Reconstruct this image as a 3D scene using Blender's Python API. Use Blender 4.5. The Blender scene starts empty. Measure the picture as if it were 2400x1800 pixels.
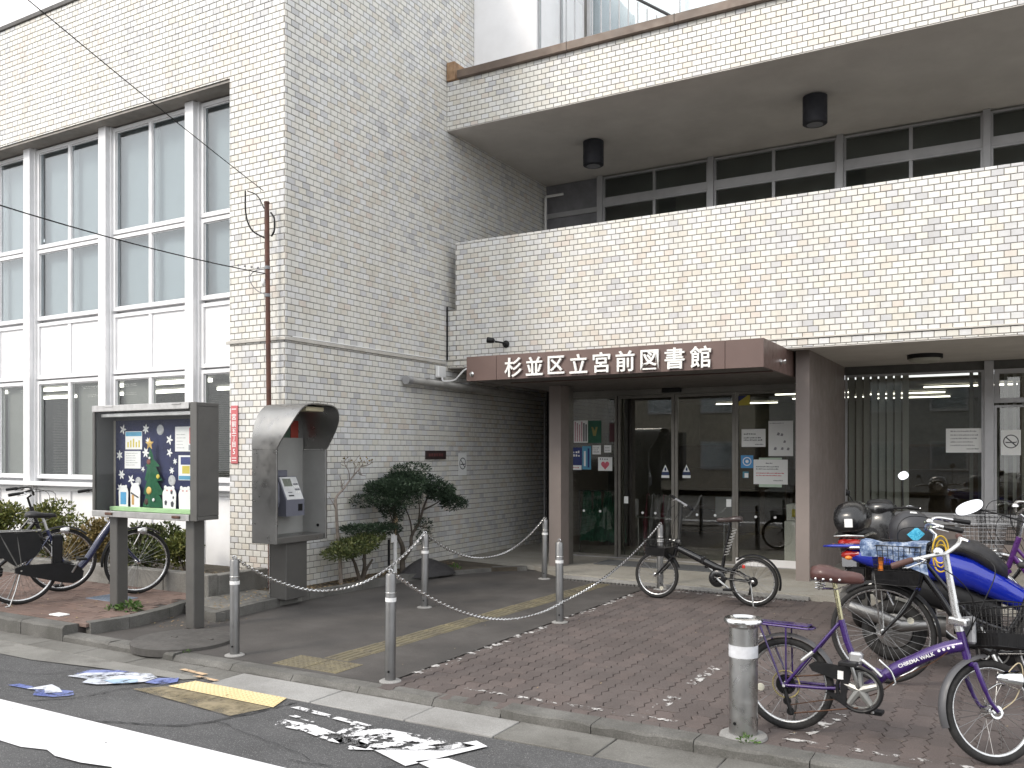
# A tiled public library on a Tokyo street: recessed entrance, chain bollards, bicycles, phone stand, notice case.
# World: metres. X runs along the facades (to the right, towards the viewer), Y into the building, Z up.
import bpy, math, random
from mathutils import Vector, Matrix

random.seed(11)
S = bpy.context.scene
COL = S.collection
R = math.radians

# ------------------------------------------------------------------ camera
cam_d = bpy.data.cameras.new('camera')
cam = bpy.data.objects.new('camera', cam_d)
COL.objects.link(cam)
cam.location = (0, 0, 1.55)
cam.rotation_euler = (R(90), 0, R(29.9))
cam_d.sensor_width = 36.0
cam_d.lens = 36.0 * 2060 / 2400
cam_d.shift_y = 0.0675
cam_d.clip_start = 0.05
cam_d.clip_end = 2000
S.camera = cam

# ------------------------------------------------------------------ sky, sun, exposure
SUN_EL, SUN_AZ = 38.0, 24.0          # the sun stands in front of the facades, a little to the left
sun_dir = Vector((-math.sin(R(SUN_AZ)) * math.cos(R(SUN_EL)), -math.cos(R(SUN_AZ)) * math.cos(R(SUN_EL)), math.sin(R(SUN_EL))))
world = bpy.data.worlds.new('World')
S.world = world
world.use_nodes = True
wn = world.node_tree
wn.nodes.clear()
w_out = wn.nodes.new('ShaderNodeOutputWorld')
w_bg = wn.nodes.new('ShaderNodeBackground')
w_sky = wn.nodes.new('ShaderNodeTexSky')
w_sky.sky_type = 'NISHITA'
w_sky.sun_disc = False
w_sky.sun_elevation = R(SUN_EL)
w_sky.sun_rotation = math.atan2(sun_dir.x, sun_dir.y)
w_sky.air_density = 1.0
w_sky.dust_density = 4.0
w_sky.ozone_density = 1.0
w_hs = wn.nodes.new('ShaderNodeHueSaturation')      # thin overcast: the blue is washed out
w_hs.inputs['Saturation'].default_value = 0.22
wn.links.new(w_sky.outputs[0], w_hs.inputs['Color'])
w_mx = wn.nodes.new('ShaderNodeMix')                # high veil of cloud evens the sky out
w_mx.data_type = 'RGBA'
w_mx.inputs[0].default_value = 0.78
wn.links.new(w_hs.outputs[0], w_mx.inputs[6])
w_mx.inputs[7].default_value = (5.5, 5.6, 5.75, 1)
wn.links.new(w_mx.outputs[2], w_bg.inputs['Color'])
w_bg.inputs['Strength'].default_value = 0.15
wn.links.new(w_bg.outputs[0], w_out.inputs[0])

sun_d = bpy.data.lights.new('sun', 'SUN')
sun_d.energy = 0.7
sun_d.angle = R(12)
sun_d.color = (1.0, 0.90, 0.77)
sun = bpy.data.objects.new('sun', sun_d)
COL.objects.link(sun)
sun.rotation_euler = (-sun_dir).to_track_quat('-Z', 'Y').to_euler()

S.view_settings.view_transform = 'Standard'
S.view_settings.look = 'None'
S.view_settings.exposure = 1.24
S.view_settings.gamma = 1.0
S.view_settings.use_curve_mapping = False
S.cycles.max_bounces = 8
S.cycles.transparent_max_bounces = 16
S.cycles.caustics_reflective = False
S.cycles.caustics_refractive = False
S.cycles.sample_clamp_indirect = 6.0


# ------------------------------------------------------------------ mesh helpers
class MB:
    """Collects shapes; build() links them as one mesh object."""

    def __init__(self, m=None):
        self.v, self.f, self.m = [], [], m or Matrix.Identity(4)

    def add(self, vs, fs):
        o = len(self.v)
        m = self.m
        for p in vs:
            q = m @ Vector(p)
            self.v.append((q.x, q.y, q.z))
        for f in fs:
            self.f.append(tuple(i + o for i in f))
        return self

    def box(self, x0, x1, y0, y1, z0, z1):
        vs = [(x0, y0, z0), (x1, y0, z0), (x1, y1, z0), (x0, y1, z0), (x0, y0, z1), (x1, y0, z1), (x1, y1, z1), (x0, y1, z1)]
        return self.add(vs, [(3, 2, 1, 0), (4, 5, 6, 7), (0, 1, 5, 4), (1, 2, 6, 5), (2, 3, 7, 6), (3, 0, 4, 7)])

    def bbox(self, x0, x1, y0, y1, z0, z1, b=0.006):
        """box with chamfered edges"""
        xs, ys, zs = (x0, x1), (y0, y1), (z0, z1)
        vs, ix = [], {}
        for i in (0, 1):
            for j in (0, 1):
                for k in (0, 1):
                    sx, sy, sz = (1 if i == 0 else -1), (1 if j == 0 else -1), (1 if k == 0 else -1)
                    for a in range(3):
                        p = [xs[i], ys[j], zs[k]]
                        d = [sx * b, sy * b, sz * b]
                        for t in range(3):
                            if t != a:
                                p[t] += d[t]
                        ix[(i, j, k, a)] = len(vs)
                        vs.append(tuple(p))
        fs = []
        for a in range(3):
            o = [t for t in range(3) if t != a]
            for s in (0, 1):
                ring = []
                for (u, w) in ((0, 0), (1, 0), (1, 1), (0, 1)):
                    c = [0, 0, 0]
                    c[a] = s
                    c[o[0]] = u
                    c[o[1]] = w
                    ring.append(ix[(c[0], c[1], c[2], a)])
                flip = (s == 0) ^ (a == 1)
                fs.append(tuple(reversed(ring)) if flip else tuple(ring))
        for a in range(3):                      # edges along axis a
            o = [t for t in range(3) if t != a]
            for u in (0, 1):
                for w in (0, 1):
                    c0, c1 = [0, 0, 0], [0, 0, 0]
                    c0[o[0]] = c1[o[0]] = u
                    c0[o[1]] = c1[o[1]] = w
                    c0[a], c1[a] = 0, 1
                    q = (ix[(*c0, o[0])], ix[(*c0, o[1])], ix[(*c1, o[1])], ix[(*c1, o[0])])
                    fs.append(q)
        for i in (0, 1):
            for j in (0, 1):
                for k in (0, 1):
                    fs.append((ix[(i, j, k, 0)], ix[(i, j, k, 1)], ix[(i, j, k, 2)]))
        return self.add(vs, fs)

    def quad(self, a, b, c, d):
        return self.add([a, b, c, d], [(0, 1, 2, 3)])

    def tube(self, pts, r, n=8, closed=False, caps=True):
        pts = [Vector(p) for p in pts]
        rs = r if isinstance(r, (list, tuple)) else [r] * len(pts)
        N = len(pts)
        vs, fs = [], []
        prev = None
        for i, p in enumerate(pts):
            if closed:
                t = pts[(i + 1) % N] - pts[i - 1]
            else:
                t = pts[min(i + 1, N - 1)] - pts[max(i - 1, 0)]
            if t.length < 1e-9:
                t = Vector((0, 0, 1))
            t.normalize()
            if prev is None:
                a = Vector((0, 0, 1)) if abs(t.z) < 0.9 else Vector((1, 0, 0))
                u = t.cross(a).normalized()
            else:
                u = prev - t * prev.dot(t)
                if u.length < 1e-6:
                    u = t.orthogonal()
                u.normalize()
            prev = u
            w = t.cross(u)
            for k in range(n):
                an = 2 * math.pi * k / n
                vs.append(tuple(p + (u * math.cos(an) + w * math.sin(an)) * rs[i]))
        for i in range(N if closed else N - 1):
            j = (i + 1) % N
            for k in range(n):
                k2 = (k + 1) % n
                fs.append((i * n + k, i * n + k2, j * n + k2, j * n + k))
        if caps and not closed:
            fs.append(tuple(range(n - 1, -1, -1)))
            fs.append(tuple((N - 1) * n + k for k in range(n)))
        return self.add(vs, fs)

    def cyl(self, p0, p1, r0, r1=None, n=16):
        return self.tube([p0, p1], [r0, r0 if r1 is None else r1], n)

    def lathe(self, prof, n=24, c=(0, 0, 0), ax=None):
        """profile [(r, z)] turned about z (or about the axis ax)"""
        q = Vector((0, 0, 1)).rotation_difference(Vector(ax)).to_matrix() if ax else Matrix.Identity(3)
        c = Vector(c)
        vs, fs = [], []
        for (r, z) in prof:
            for k in range(n):
                a = 2 * math.pi * k / n
                vs.append(tuple(c + q @ Vector((r * math.cos(a), r * math.sin(a), z))))
        for i in range(len(prof) - 1):
            for k in range(n):
                k2 = (k + 1) % n
                fs.append((i * n + k, i * n + k2, (i + 1) * n + k2, (i + 1) * n + k))
        if prof[0][0] > 1e-6:
            fs.append(tuple(range(n - 1, -1, -1)))
        if prof[-1][0] > 1e-6:
            fs.append(tuple((len(prof) - 1) * n + k for k in range(n)))
        return self.add(vs, fs)

    def ring(self, c, R0, r, ax=(0, 1, 0), n=40, m=8, flat=1.0):
        """torus about axis ax; flat squeezes it along the axis"""
        ax = Vector(ax).normalized()
        u = ax.orthogonal().normalized()
        w = ax.cross(u)
        c = Vector(c)
        vs, fs = [], []
        for i in range(n):
            a = 2 * math.pi * i / n
            d = u * math.cos(a) + w * math.sin(a)
            for k in range(m):
                b = 2 * math.pi * k / m
                vs.append(tuple(c + d * (R0 + r * math.cos(b)) + ax * (r * flat * math.sin(b))))
        for i in range(n):
            j = (i + 1) % n
            for k in range(m):
                k2 = (k + 1) % m
                fs.append((i * m + k, j * m + k, j * m + k2, i * m + k2))
        return self.add(vs, fs)

    def ball(self, c, r, n=14, m=9):
        rx, ry, rz = r if isinstance(r, (tuple, list)) else (r, r, r)
        vs, fs = [], []
        for i in range(m + 1):
            t = math.pi * i / m
            for k in range(n):
                a = 2 * math.pi * k / n
                vs.append((c[0] + rx * math.sin(t) * math.cos(a), c[1] + ry * math.sin(t) * math.sin(a), c[2] + rz * math.cos(t)))
        for i in range(m):
            for k in range(n):
                k2 = (k + 1) % n
                fs.append((i * n + k, (i + 1) * n + k, (i + 1) * n + k2, i * n + k2))
        return self.add(vs, fs)

    def loft(self, secs, n=18, e=2.4):
        """sections (x, y, z, half width y, half height z): super-ellipses strung along x, capped"""
        vs, fs = [], []
        for (x, y, z, hy, hz) in secs:
            for k in range(n):
                a = 2 * math.pi * k / n
                ca, sa = math.cos(a), math.sin(a)
                vs.append((x, y + hy * math.copysign(abs(ca) ** (2 / e), ca), z + hz * math.copysign(abs(sa) ** (2 / e), sa)))
        N = len(secs)
        for i in range(N - 1):
            for k in range(n):
                k2 = (k + 1) % n
                fs.append((i * n + k, (i + 1) * n + k, (i + 1) * n + k2, i * n + k2))
        fs.append(tuple(range(n)))
        fs.append(tuple((N - 1) * n + k for k in range(n - 1, -1, -1)))
        return self.add(vs, fs)

    def prism(self, poly, f0, f1):
        """2-D outline lifted by two functions (a, b) -> point: the two end faces"""
        n = len(poly)
        vs = [f0(*p) for p in poly] + [f1(*p) for p in poly]
        fs = [tuple(range(n - 1, -1, -1)), tuple(range(n, 2 * n))]
        for i in range(n):
            j = (i + 1) % n
            fs.append((i, j, n + j, n + i))
        return self.add(vs, fs)

    def sheet_y(self, poly, y, t=0.002):
        """upright outline (x, z) facing -y, of thickness t"""
        return self.prism(poly, lambda a, b: (a, y + t, b), lambda a, b: (a, y, b))

    def build(self, name, mat, parent=None, smooth=35):
        me = bpy.data.meshes.new(name)
        me.from_pydata(self.v, [], self.f)
        if smooth:
            me.polygons.foreach_set('use_smooth', [True] * len(me.polygons))
            me.set_sharp_from_angle(angle=R(smooth))
        if mat:
            me.materials.append(mat)
        me.update()
        o = bpy.data.objects.new(name, me)
        COL.objects.link(o)
        if parent:
            o.parent = parent
        return o


def tag(o, label=None, cat=None, group=None, kind=None):
    if label:
        o['label'] = label
    if cat:
        o['category'] = cat
    if group:
        o['group'] = group
    if kind:
        o['kind'] = kind
    return o


def empty(name, label, cat, loc=(0, 0, 0), rz=0, group=None, lean=0):
    o = bpy.data.objects.new(name, None)
    o.empty_display_size = 0.1
    COL.objects.link(o)
    o.location = loc
    o.rotation_euler = (lean, 0, rz)
    return tag(o, label, cat, group)


def copy_tree(o, parent=None):
    c = o.copy()
    COL.objects.link(c)
    c.parent = parent
    for ch in list(o.children):
        copy_tree(ch, c)
    return c


def arc(c, r, a0, a1, n, ax='y'):
    out = []
    for i in range(n + 1):
        a = R(a0 + (a1 - a0) * i / n)
        out.append((c[0] + r * math.cos(a), c[1], c[2] + r * math.sin(a)))
    return out


def bez(p, n=10):
    """Catmull-Rom curve through points"""
    P = [Vector(q) for q in p]
    P = [P[0] * 2 - P[1]] + P + [P[-1] * 2 - P[-2]]
    out = []
    for i in range(1, len(P) - 2):
        for k in range(n):
            t = k / n
            a, b, c, d = P[i - 1], P[i], P[i + 1], P[i + 2]
            out.append(0.5 * ((2 * b) + (c - a) * t + (2 * a - 5 * b + 4 * c - d) * t * t + (3 * b - a - 3 * c + d) * t ** 3))
    out.append(P[-2])
    return out


# ------------------------------------------------------------------ materials
def new_mat(name):
    m = bpy.data.materials.new(name)
    m.use_nodes = True
    nt = m.node_tree
    p = nt.nodes['Principled BSDF']
    return m, nt, p


def node(nt, kind, **kw):
    n = nt.nodes.new(kind)
    for k, v in kw.items():
        if hasattr(n, k):
            setattr(n, k, v)
        else:
            n.inputs[k.replace('_', ' ')].default_value = v
    return n


def ramp(nt, src, stops, interp='LINEAR'):
    r = nt.nodes.new('ShaderNodeValToRGB')
    r.color_ramp.interpolation = interp
    el = r.color_ramp.elements
    while len(el) < len(stops):
        el.new(0.5)
    for e, (p, c) in zip(el, stops):
        e.position = p
        e.color = (*c, 1) if len(c) == 3 else c
    nt.links.new(src, r.inputs['Fac'])
    return r


def coords(nt, world_space=False):
    if world_space:
        return nt.nodes.new('ShaderNodeNewGeometry').outputs['Position']
    return nt.nodes.new('ShaderNodeTexCoord').outputs['Object']


def noise(nt, co, scale, detail=4, rough=0.55):
    n = nt.nodes.new('ShaderNodeTexNoise')
    n.inputs['Scale'].default_value = scale
    n.inputs['Detail'].default_value = detail
    n.inputs['Roughness'].default_value = rough
    nt.links.new(co, n.inputs['Vector'])
    return n.outputs['Fac']


def mixc(nt, fac, a, b, mode='MIX'):
    m = nt.nodes.new('ShaderNodeMix')
    m.data_type = 'RGBA'
    m.blend_type = mode
    for sock, val in ((m.inputs[0], fac), (m.inputs[6], a), (m.inputs[7], b)):
        if isinstance(val, bpy.types.NodeSocket):
            nt.links.new(val, sock)
        elif isinstance(val, (int, float)):
            sock.default_value = val
        else:
            sock.default_value = (*val, 1) if len(val) == 3 else val
    return m.outputs[2]


def mth(nt, op, a, b=None):
    m = nt.nodes.new('ShaderNodeMath')
    m.operation = op
    for i, v in enumerate((a, b)):
        if v is None:
            continue
        if isinstance(v, bpy.types.NodeSocket):
            nt.links.new(v, m.inputs[i])
        else:
            m.inputs[i].default_value = v
    return m.outputs[0]


def bump(nt, p, h, strength=0.3, dist=0.01):
    b = nt.nodes.new('ShaderNodeBump')
    b.inputs['Strength'].default_value = strength
    b.inputs['Distance'].default_value = dist
    nt.links.new(h, b.inputs['Height'])
    nt.links.new(b.outputs[0], p.inputs['Normal'])


def mk(name, col, rough=0.5, metal=0.0, var=0.18, scale=6.0, bmp=0.0, bscale=80, coat=0.0, dirt=None, dirt_amt=0.35, world_space=False, spec=None):
    """plain surface with tonal unevenness, uneven gloss, optional grime blotches and fine relief"""
    m, nt, p = new_mat(name)
    co = coords(nt, world_space)
    n1 = noise(nt, co, scale, 5)
    lo = tuple(c * (1 - var) for c in col)
    hi = tuple(min(1, c * (1 + var * 0.7)) for c in col)
    c = ramp(nt, n1, [(0.3, lo), (0.7, hi)]).outputs[0]
    if dirt:
        n2 = noise(nt, co, scale * 0.6 + 1.3, 7, 0.65)
        f = ramp(nt, n2, [(0.44, (0, 0, 0)), (0.82, (dirt_amt,) * 3)]).outputs[0]
        c = mixc(nt, f, c, dirt)
    nt.links.new(c, p.inputs['Base Color'])
    n3 = noise(nt, co, scale * 3.1, 3)
    rr = ramp(nt, n3, [(0.3, (max(0.02, rough - 0.1),) * 3), (0.7, (min(1, rough + 0.12),) * 3)]).outputs[0]
    nt.links.new(rr, p.inputs['Roughness'])
    p.inputs['Metallic'].default_value = metal
    if coat:
        p.inputs['Coat Weight'].default_value = coat
        p.inputs['Coat Roughness'].default_value = 0.08
    if spec is not None:
        p.inputs['Specular IOR Level'].default_value = spec
    if bmp:
        bump(nt, p, noise(nt, co, bscale, 4), bmp, 0.004)
    return m


def glass_mat(name, tint=(0.75, 0.78, 0.76), rough=0.0, boost=1.0):
    m = bpy.data.materials.new(name)
    m.use_nodes = True
    nt = m.node_tree
    nt.nodes.clear()
    out = nt.nodes.new('ShaderNodeOutputMaterial')
    tr = nt.nodes.new('ShaderNodeBsdfTransparent')
    tr.inputs[0].default_value = (*tint, 1)
    gl = nt.nodes.new('ShaderNodeBsdfGlossy')
    gl.inputs['Roughness'].default_value = rough
    lw = nt.nodes.new('ShaderNodeLayerWeight')
    lw.inputs['Blend'].default_value = 0.5
    mx = nt.nodes.new('ShaderNodeMixShader')
    f = mth(nt, 'ADD', mth(nt, 'MULTIPLY', mth(nt, 'POWER', lw.outputs['Facing'], 5), 0.96), 0.04)
    f = mth(nt, 'MULTIPLY', f, boost)
    f = mth(nt, 'MINIMUM', f, 1.0)
    nt.links.new(f, mx.inputs[0])
    nt.links.new(tr.outputs[0], mx.inputs[1])
    nt.links.new(gl.outputs[0], mx.inputs[2])
    nt.links.new(mx.outputs[0], out.inputs[0])
    return m


def emit_mat(name, col, s):
    m, nt, p = new_mat(name)
    p.inputs['Base Color'].default_value = (*col, 1)
    p.inputs['Emission Color'].default_value = (*col, 1)
    p.inputs['Emission Strength'].default_value = s
    return m


def tile_mat():
    m, nt, p = new_mat('glazed_wall_tile')
    at = nt.nodes.new('ShaderNodeAttribute')
    at.attribute_name = 'tone'
    co = coords(nt, True)
    big = noise(nt, co, 1.1, 3)
    t = mth(nt, 'ADD', at.outputs['Fac'], mth(nt, 'MULTIPLY', mth(nt, 'SUBTRACT', big, 0.5), 0.7))
    c = ramp(nt, t, [(0.0, (0.50, 0.50, 0.505)), (0.10, (0.56, 0.56, 0.57)), (0.20, (0.62, 0.62, 0.61)), (0.30, (0.68, 0.68, 0.68)), (0.45, (0.69, 0.68, 0.64)),
                     (0.60, (0.665, 0.655, 0.61)), (0.72, (0.69, 0.67, 0.625)), (0.82, (0.64, 0.62, 0.555)), (0.92, (0.63, 0.59, 0.525)), (1.0, (0.63, 0.57, 0.515))]).outputs[0]
    fine = noise(nt, co, 24, 4)
    c = mixc(nt, 0.2, c, ramp(nt, fine, [(0.3, (0.75, 0.75, 0.74)), (0.7, (1, 1, 1))]).outputs[0], 'MULTIPLY')
    # rain streaks and grime drawn out vertically
    mp = nt.nodes.new('ShaderNodeMapping')
    mp.inputs['Scale'].default_value = (5, 5, 0.35)
    nt.links.new(co, mp.inputs['Vector'])
    st = noise(nt, mp.outputs[0], 1.0, 6, 0.6)
    c = mixc(nt, ramp(nt, st, [(0.5, (0, 0, 0)), (0.78, (0.45,) * 3)]).outputs[0], c, (0.42, 0.40, 0.37))
    nt.links.new(c, p.inputs['Base Color'])
    nt.links.new(ramp(nt, fine, [(0.3, (0.26,) * 3), (0.7, (0.45,) * 3)]).outputs[0], p.inputs['Roughness'])
    bump(nt, p, noise(nt, co, 60, 3), 0.12, 0.003)
    return m


def ground_mat(name, cols, rough=0.85, scale=1.2, grain=180, gb=0.4, stain=(0.05, 0.045, 0.04), stain_amt=0.5, attr=False, speck=None):
    m, nt, p = new_mat(name)
    co = coords(nt, True)
    n1 = noise(nt, co, scale, 8, 0.62)
    c = ramp(nt, n1, [(0.28, cols[0]), (0.5, cols[1]), (0.74, cols[2])]).outputs[0]
    if attr:
        at = nt.nodes.new('ShaderNodeAttribute')
        at.attribute_name = 'tone'
        c = mixc(nt, 0.75, c, ramp(nt, at.outputs['Fac'], [(0, (0.80, 0.78, 0.78)), (0.5, (1, 1, 1)), (1, (1.18, 1.12, 1.10))]).outputs[0], 'MULTIPLY')
    g = noise(nt, co, grain, 3, 0.7)
    c = mixc(nt, 0.6, c, ramp(nt, g, [(0.3, (0.55,) * 3), (0.55, (1,) * 3), (0.72, (1.6,) * 3)]).outputs[0], 'MULTIPLY')
    s = noise(nt, co, scale * 2.3 + 0.7, 9, 0.7)
    c = mixc(nt, ramp(nt, s, [(0.52, (0, 0, 0)), (0.70, (stain_amt,) * 3)]).outputs[0], c, stain)
    if speck:
        v = nt.nodes.new('ShaderNodeTexVoronoi')
        v.inputs['Scale'].default_value = 260
        nt.links.new(co, v.inputs['Vector'])
        f = ramp(nt, v.outputs['Color'], [(0.80, (0, 0, 0)), (0.86, (0.8,) * 3)]).outputs[0]
        c = mixc(nt, f, c, speck)
    nt.links.new(c, p.inputs['Base Color'])
    p.inputs['Roughness'].default_value = rough
    bump(nt, p, mth(nt, 'ADD', g, mth(nt, 'MULTIPLY', n1, 1.5)), gb, 0.006)
    return m


def paint_mat(name, cols, wear=0.5, edge=0.08, scale=7.0):
    """road paint; worn away in patches down to the asphalt"""
    m = bpy.data.materials.new(name)
    m.use_nodes = True
    nt = m.node_tree
    p = nt.nodes['Principled BSDF']
    out = nt.nodes['Material Output']
    co = coords(nt, True)
    n1 = noise(nt, co, scale, 9, 0.68)
    c = ramp(nt, noise(nt, co, 3.1, 5), [(0.35, cols[0]), (0.65, cols[1])]).outputs[0]
    nt.links.new(c, p.inputs['Base Color'])
    p.inputs['Roughness'].default_value = 0.75
    tr = nt.nodes.new('ShaderNodeBsdfTransparent')
    mx = nt.nodes.new('ShaderNodeMixShader')
    f = ramp(nt, n1, [(wear - edge * 0.5, (0, 0, 0)), (wear + edge * 0.5, (1, 1, 1))]).outputs[0]
    nt.links.new(f, mx.inputs[0])
    nt.links.new(tr.outputs[0], mx.inputs[1])
    nt.links.new(p.outputs[0], mx.inputs[2])
    nt.links.new(mx.outputs[0], out.inputs[0])
    return m


def leaf_mat(name, a, b, c3):
    m, nt, p = new_mat(name)
    at = nt.nodes.new('ShaderNodeNewGeometry')
    c = ramp(nt, at.outputs['Random Per Island'], [(0.0, a), (0.55, b), (1.0, c3)]).outputs[0]
    nt.links.new(c, p.inputs['Base Color'])
    p.inputs['Roughness'].default_value = 0.55
    p.inputs['Specular IOR Level'].default_value = 0.25
    return m


TILE = tile_mat()
GROUT = mk('tile_joint_mortar', (0.215, 0.205, 0.185), 0.95, var=0.25, scale=3, bmp=0.4, world_space=True)
PLASTER = mk('painted_soffit', (0.60, 0.575, 0.54), 0.85, var=0.10, scale=1.6, bmp=0.15, dirt=(0.40, 0.37, 0.34), dirt_amt=0.3, world_space=True)
ALU = mk('white_aluminium', (0.78, 0.78, 0.79), 0.38, 0.0, var=0.06, scale=4, dirt=(0.5, 0.5, 0.5), dirt_amt=0.25, world_space=True)
ALU_G = mk('grey_aluminium', (0.42, 0.42, 0.43), 0.4, 0.5, var=0.08, scale=5, world_space=True)
STEEL = mk('brushed_stainless', (0.50, 0.50, 0.49), 0.30, 1.0, var=0.10, scale=5, dirt=(0.30, 0.29, 0.27), dirt_amt=0.35)
STEEL_D = mk('grey_steel_sheet', (0.285, 0.282, 0.275), 0.34, 0.85, var=0.15, scale=3, dirt=(0.15, 0.145, 0.14), dirt_amt=0.4)
GALV = mk('weathered_galvanised_steel', (0.20, 0.20, 0.20), 0.42, 0.8, var=0.16, scale=6, dirt=(0.17, 0.16, 0.15), dirt_amt=0.35)
BROWN = mk('brown_metal_cladding', (0.125, 0.080, 0.069), 0.42, 0.0, var=0.12, scale=2.5, dirt=(0.09, 0.05, 0.045), dirt_amt=0.3, world_space=True)
BROWN_W = mk('brown_painted_wall', (0.215, 0.182, 0.167), 0.62, 0.0, var=0.12, scale=2.0, bmp=0.1, world_space=True)
COPING = mk('brown_coping_metal', (0.15, 0.11, 0.085), 0.5, 0.0, var=0.25, scale=3, dirt=(0.07, 0.05, 0.04), dirt_amt=0.6, world_space=True)
WHITE_P = mk('white_wall_panel', (0.84, 0.84, 0.85), 0.5, var=0.05, scale=2, dirt=(0.62, 0.61, 0.6), dirt_amt=0.3, world_space=True)
PANE = glass_mat('clear_glass', (0.93, 0.95, 0.94), 0.0, 1.1)
PANE_D = glass_mat('door_glass', (0.86, 0.87, 0.84), 0.0, 1.9)
PANE_U = glass_mat('upper_glass', (0.93, 0.96, 0.97), 0.03, 2.0)
BLACK = mk('black_plastic', (0.009, 0.009, 0.010), 0.45, var=0.3, scale=12, dirt=(0.035, 0.033, 0.03), dirt_amt=0.25, spec=0.28)
RUBBER = mk('tyre_rubber', (0.014, 0.0135, 0.0135), 0.8, var=0.3, scale=20, dirt=(0.05, 0.046, 0.042), dirt_amt=0.35)
CHROME = mk('polished_metal', (0.72, 0.72, 0.72), 0.14, 1.0, var=0.1, scale=18, dirt=(0.3, 0.27, 0.22), dirt_amt=0.25)
RIM = mk('alloy_rim', (0.62, 0.62, 0.62), 0.28, 1.0, var=0.12, scale=18)
WIRE = mk('steel_wire', (0.34, 0.34, 0.34), 0.35, 1.0, var=0.1)
WIRE_B = mk('black_wire', (0.03, 0.03, 0.032), 0.5, var=0.2)
PAPER = mk('white_paper', (0.80, 0.81, 0.80), 0.7, var=0.03, scale=5)
INK = mk('black_print', (0.06, 0.06, 0.07), 0.7, var=0.1)
RED = mk('red_plastic', (0.45, 0.03, 0.02), 0.3, var=0.1, coat=0.4)
ORANGE = mk('orange_plastic', (0.75, 0.22, 0.03), 0.35, var=0.1)
WHITE = mk('white_plastic', (0.78, 0.78, 0.77), 0.4, var=0.04)
GREYP = mk('grey_plastic', (0.20, 0.205, 0.22), 0.45, var=0.08)
CONC = ground_mat('grey_concrete', [(0.13, 0.125, 0.115), (0.20, 0.195, 0.18), (0.27, 0.26, 0.24)], 0.9, 1.6, 150, 0.35, (0.07, 0.065, 0.055), 0.55)
CONC_L = ground_mat('pale_concrete', [(0.22, 0.215, 0.205), (0.29, 0.285, 0.275), (0.35, 0.345, 0.335)], 0.9, 1.3, 170, 0.25, (0.14, 0.135, 0.125), 0.4)

# ================================================================== THE GROUND
ASPHALT = ground_mat('road_asphalt', [(0.052, 0.052, 0.054), (0.078, 0.078, 0.080), (0.108, 0.107, 0.108)], 0.88, 0.9, 105, 0.9, (0.034, 0.033, 0.033), 0.45, speck=(0.24, 0.235, 0.23))
DRIVE = ground_mat('worn_driveway_paving', [(0.045, 0.042, 0.040), (0.068, 0.062, 0.058), (0.100, 0.092, 0.087)], 0.86, 1.5, 110, 0.45, (0.045, 0.040, 0.036), 0.5)
PAVER = ground_mat('interlocking_paver', [(0.082, 0.067, 0.062), (0.106, 0.087, 0.081), (0.134, 0.113, 0.106)], 0.85, 0.8, 150, 0.45, (0.062, 0.052, 0.048), 0.55, attr=True)
SIDEBRICK = ground_mat('red_pavement_brick', [(0.115, 0.078, 0.064), (0.155, 0.106, 0.088), (0.20, 0.145, 0.122)], 0.85, 1.2, 150, 0.3, (0.12, 0.09, 0.075), 0.5, attr=True)
JOINT = ground_mat('sand_joint', [(0.045, 0.038, 0.035), (0.062, 0.053, 0.049), (0.082, 0.071, 0.066)], 0.95, 2.0, 150, 0.3)
SOIL = ground_mat('leaf_strewn_soil', [(0.05, 0.04, 0.03), (0.09, 0.075, 0.055), (0.14, 0.12, 0.09)], 0.95, 3.0, 90, 0.9, (0.03, 0.025, 0.02), 0.5)
KERB = ground_mat('rough_kerb_stone', [(0.075, 0.073, 0.066), (0.125, 0.121, 0.112), (0.19, 0.185, 0.172)], 0.92, 2.2, 120, 0.7, (0.06, 0.06, 0.05), 0.6)

ROAD_Z = -0.05
b = MB()
b.quad((-70, -70, -0.3), (70, -70, -0.3), (70, 70, -0.3), (-70, 70, -0.3))
ground = tag(b.build('ground', CONC), kind='structure')
b = MB()
nx, ny = 60, 24
vs, fs = [], []
for j in range(ny + 1):
    for i in range(nx + 1):
        x = -24 + 40 * i / nx
        y = -3.2 + 7.66 * j / ny
        vs.append((x, y, ROAD_Z - 0.0 + 0.004 * math.sin(x * 2.1 + y) * math.sin(y * 1.7)  - 0.003))
for j in range(ny):
    for i in range(nx):
        a = j * (nx + 1) + i
        fs.append((a, a + 1, a + nx + 2, a + nx + 1))
b.add(vs, fs)
road = tag(b.build('road', ASPHALT), kind='structure')


def on_road(pts, z=ROAD_Z + 0.004):
    return [(x * 1.032, y * 1.032, z) for x, y in pts]


def road_mark(name, poly, mat, z=ROAD_Z + 0.006, step=None):
    b = MB()
    pts = on_road(poly, z)
    b.add(pts, [tuple(range(len(pts)))])
    return b.build(name, mat, road, smooth=0)


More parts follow.
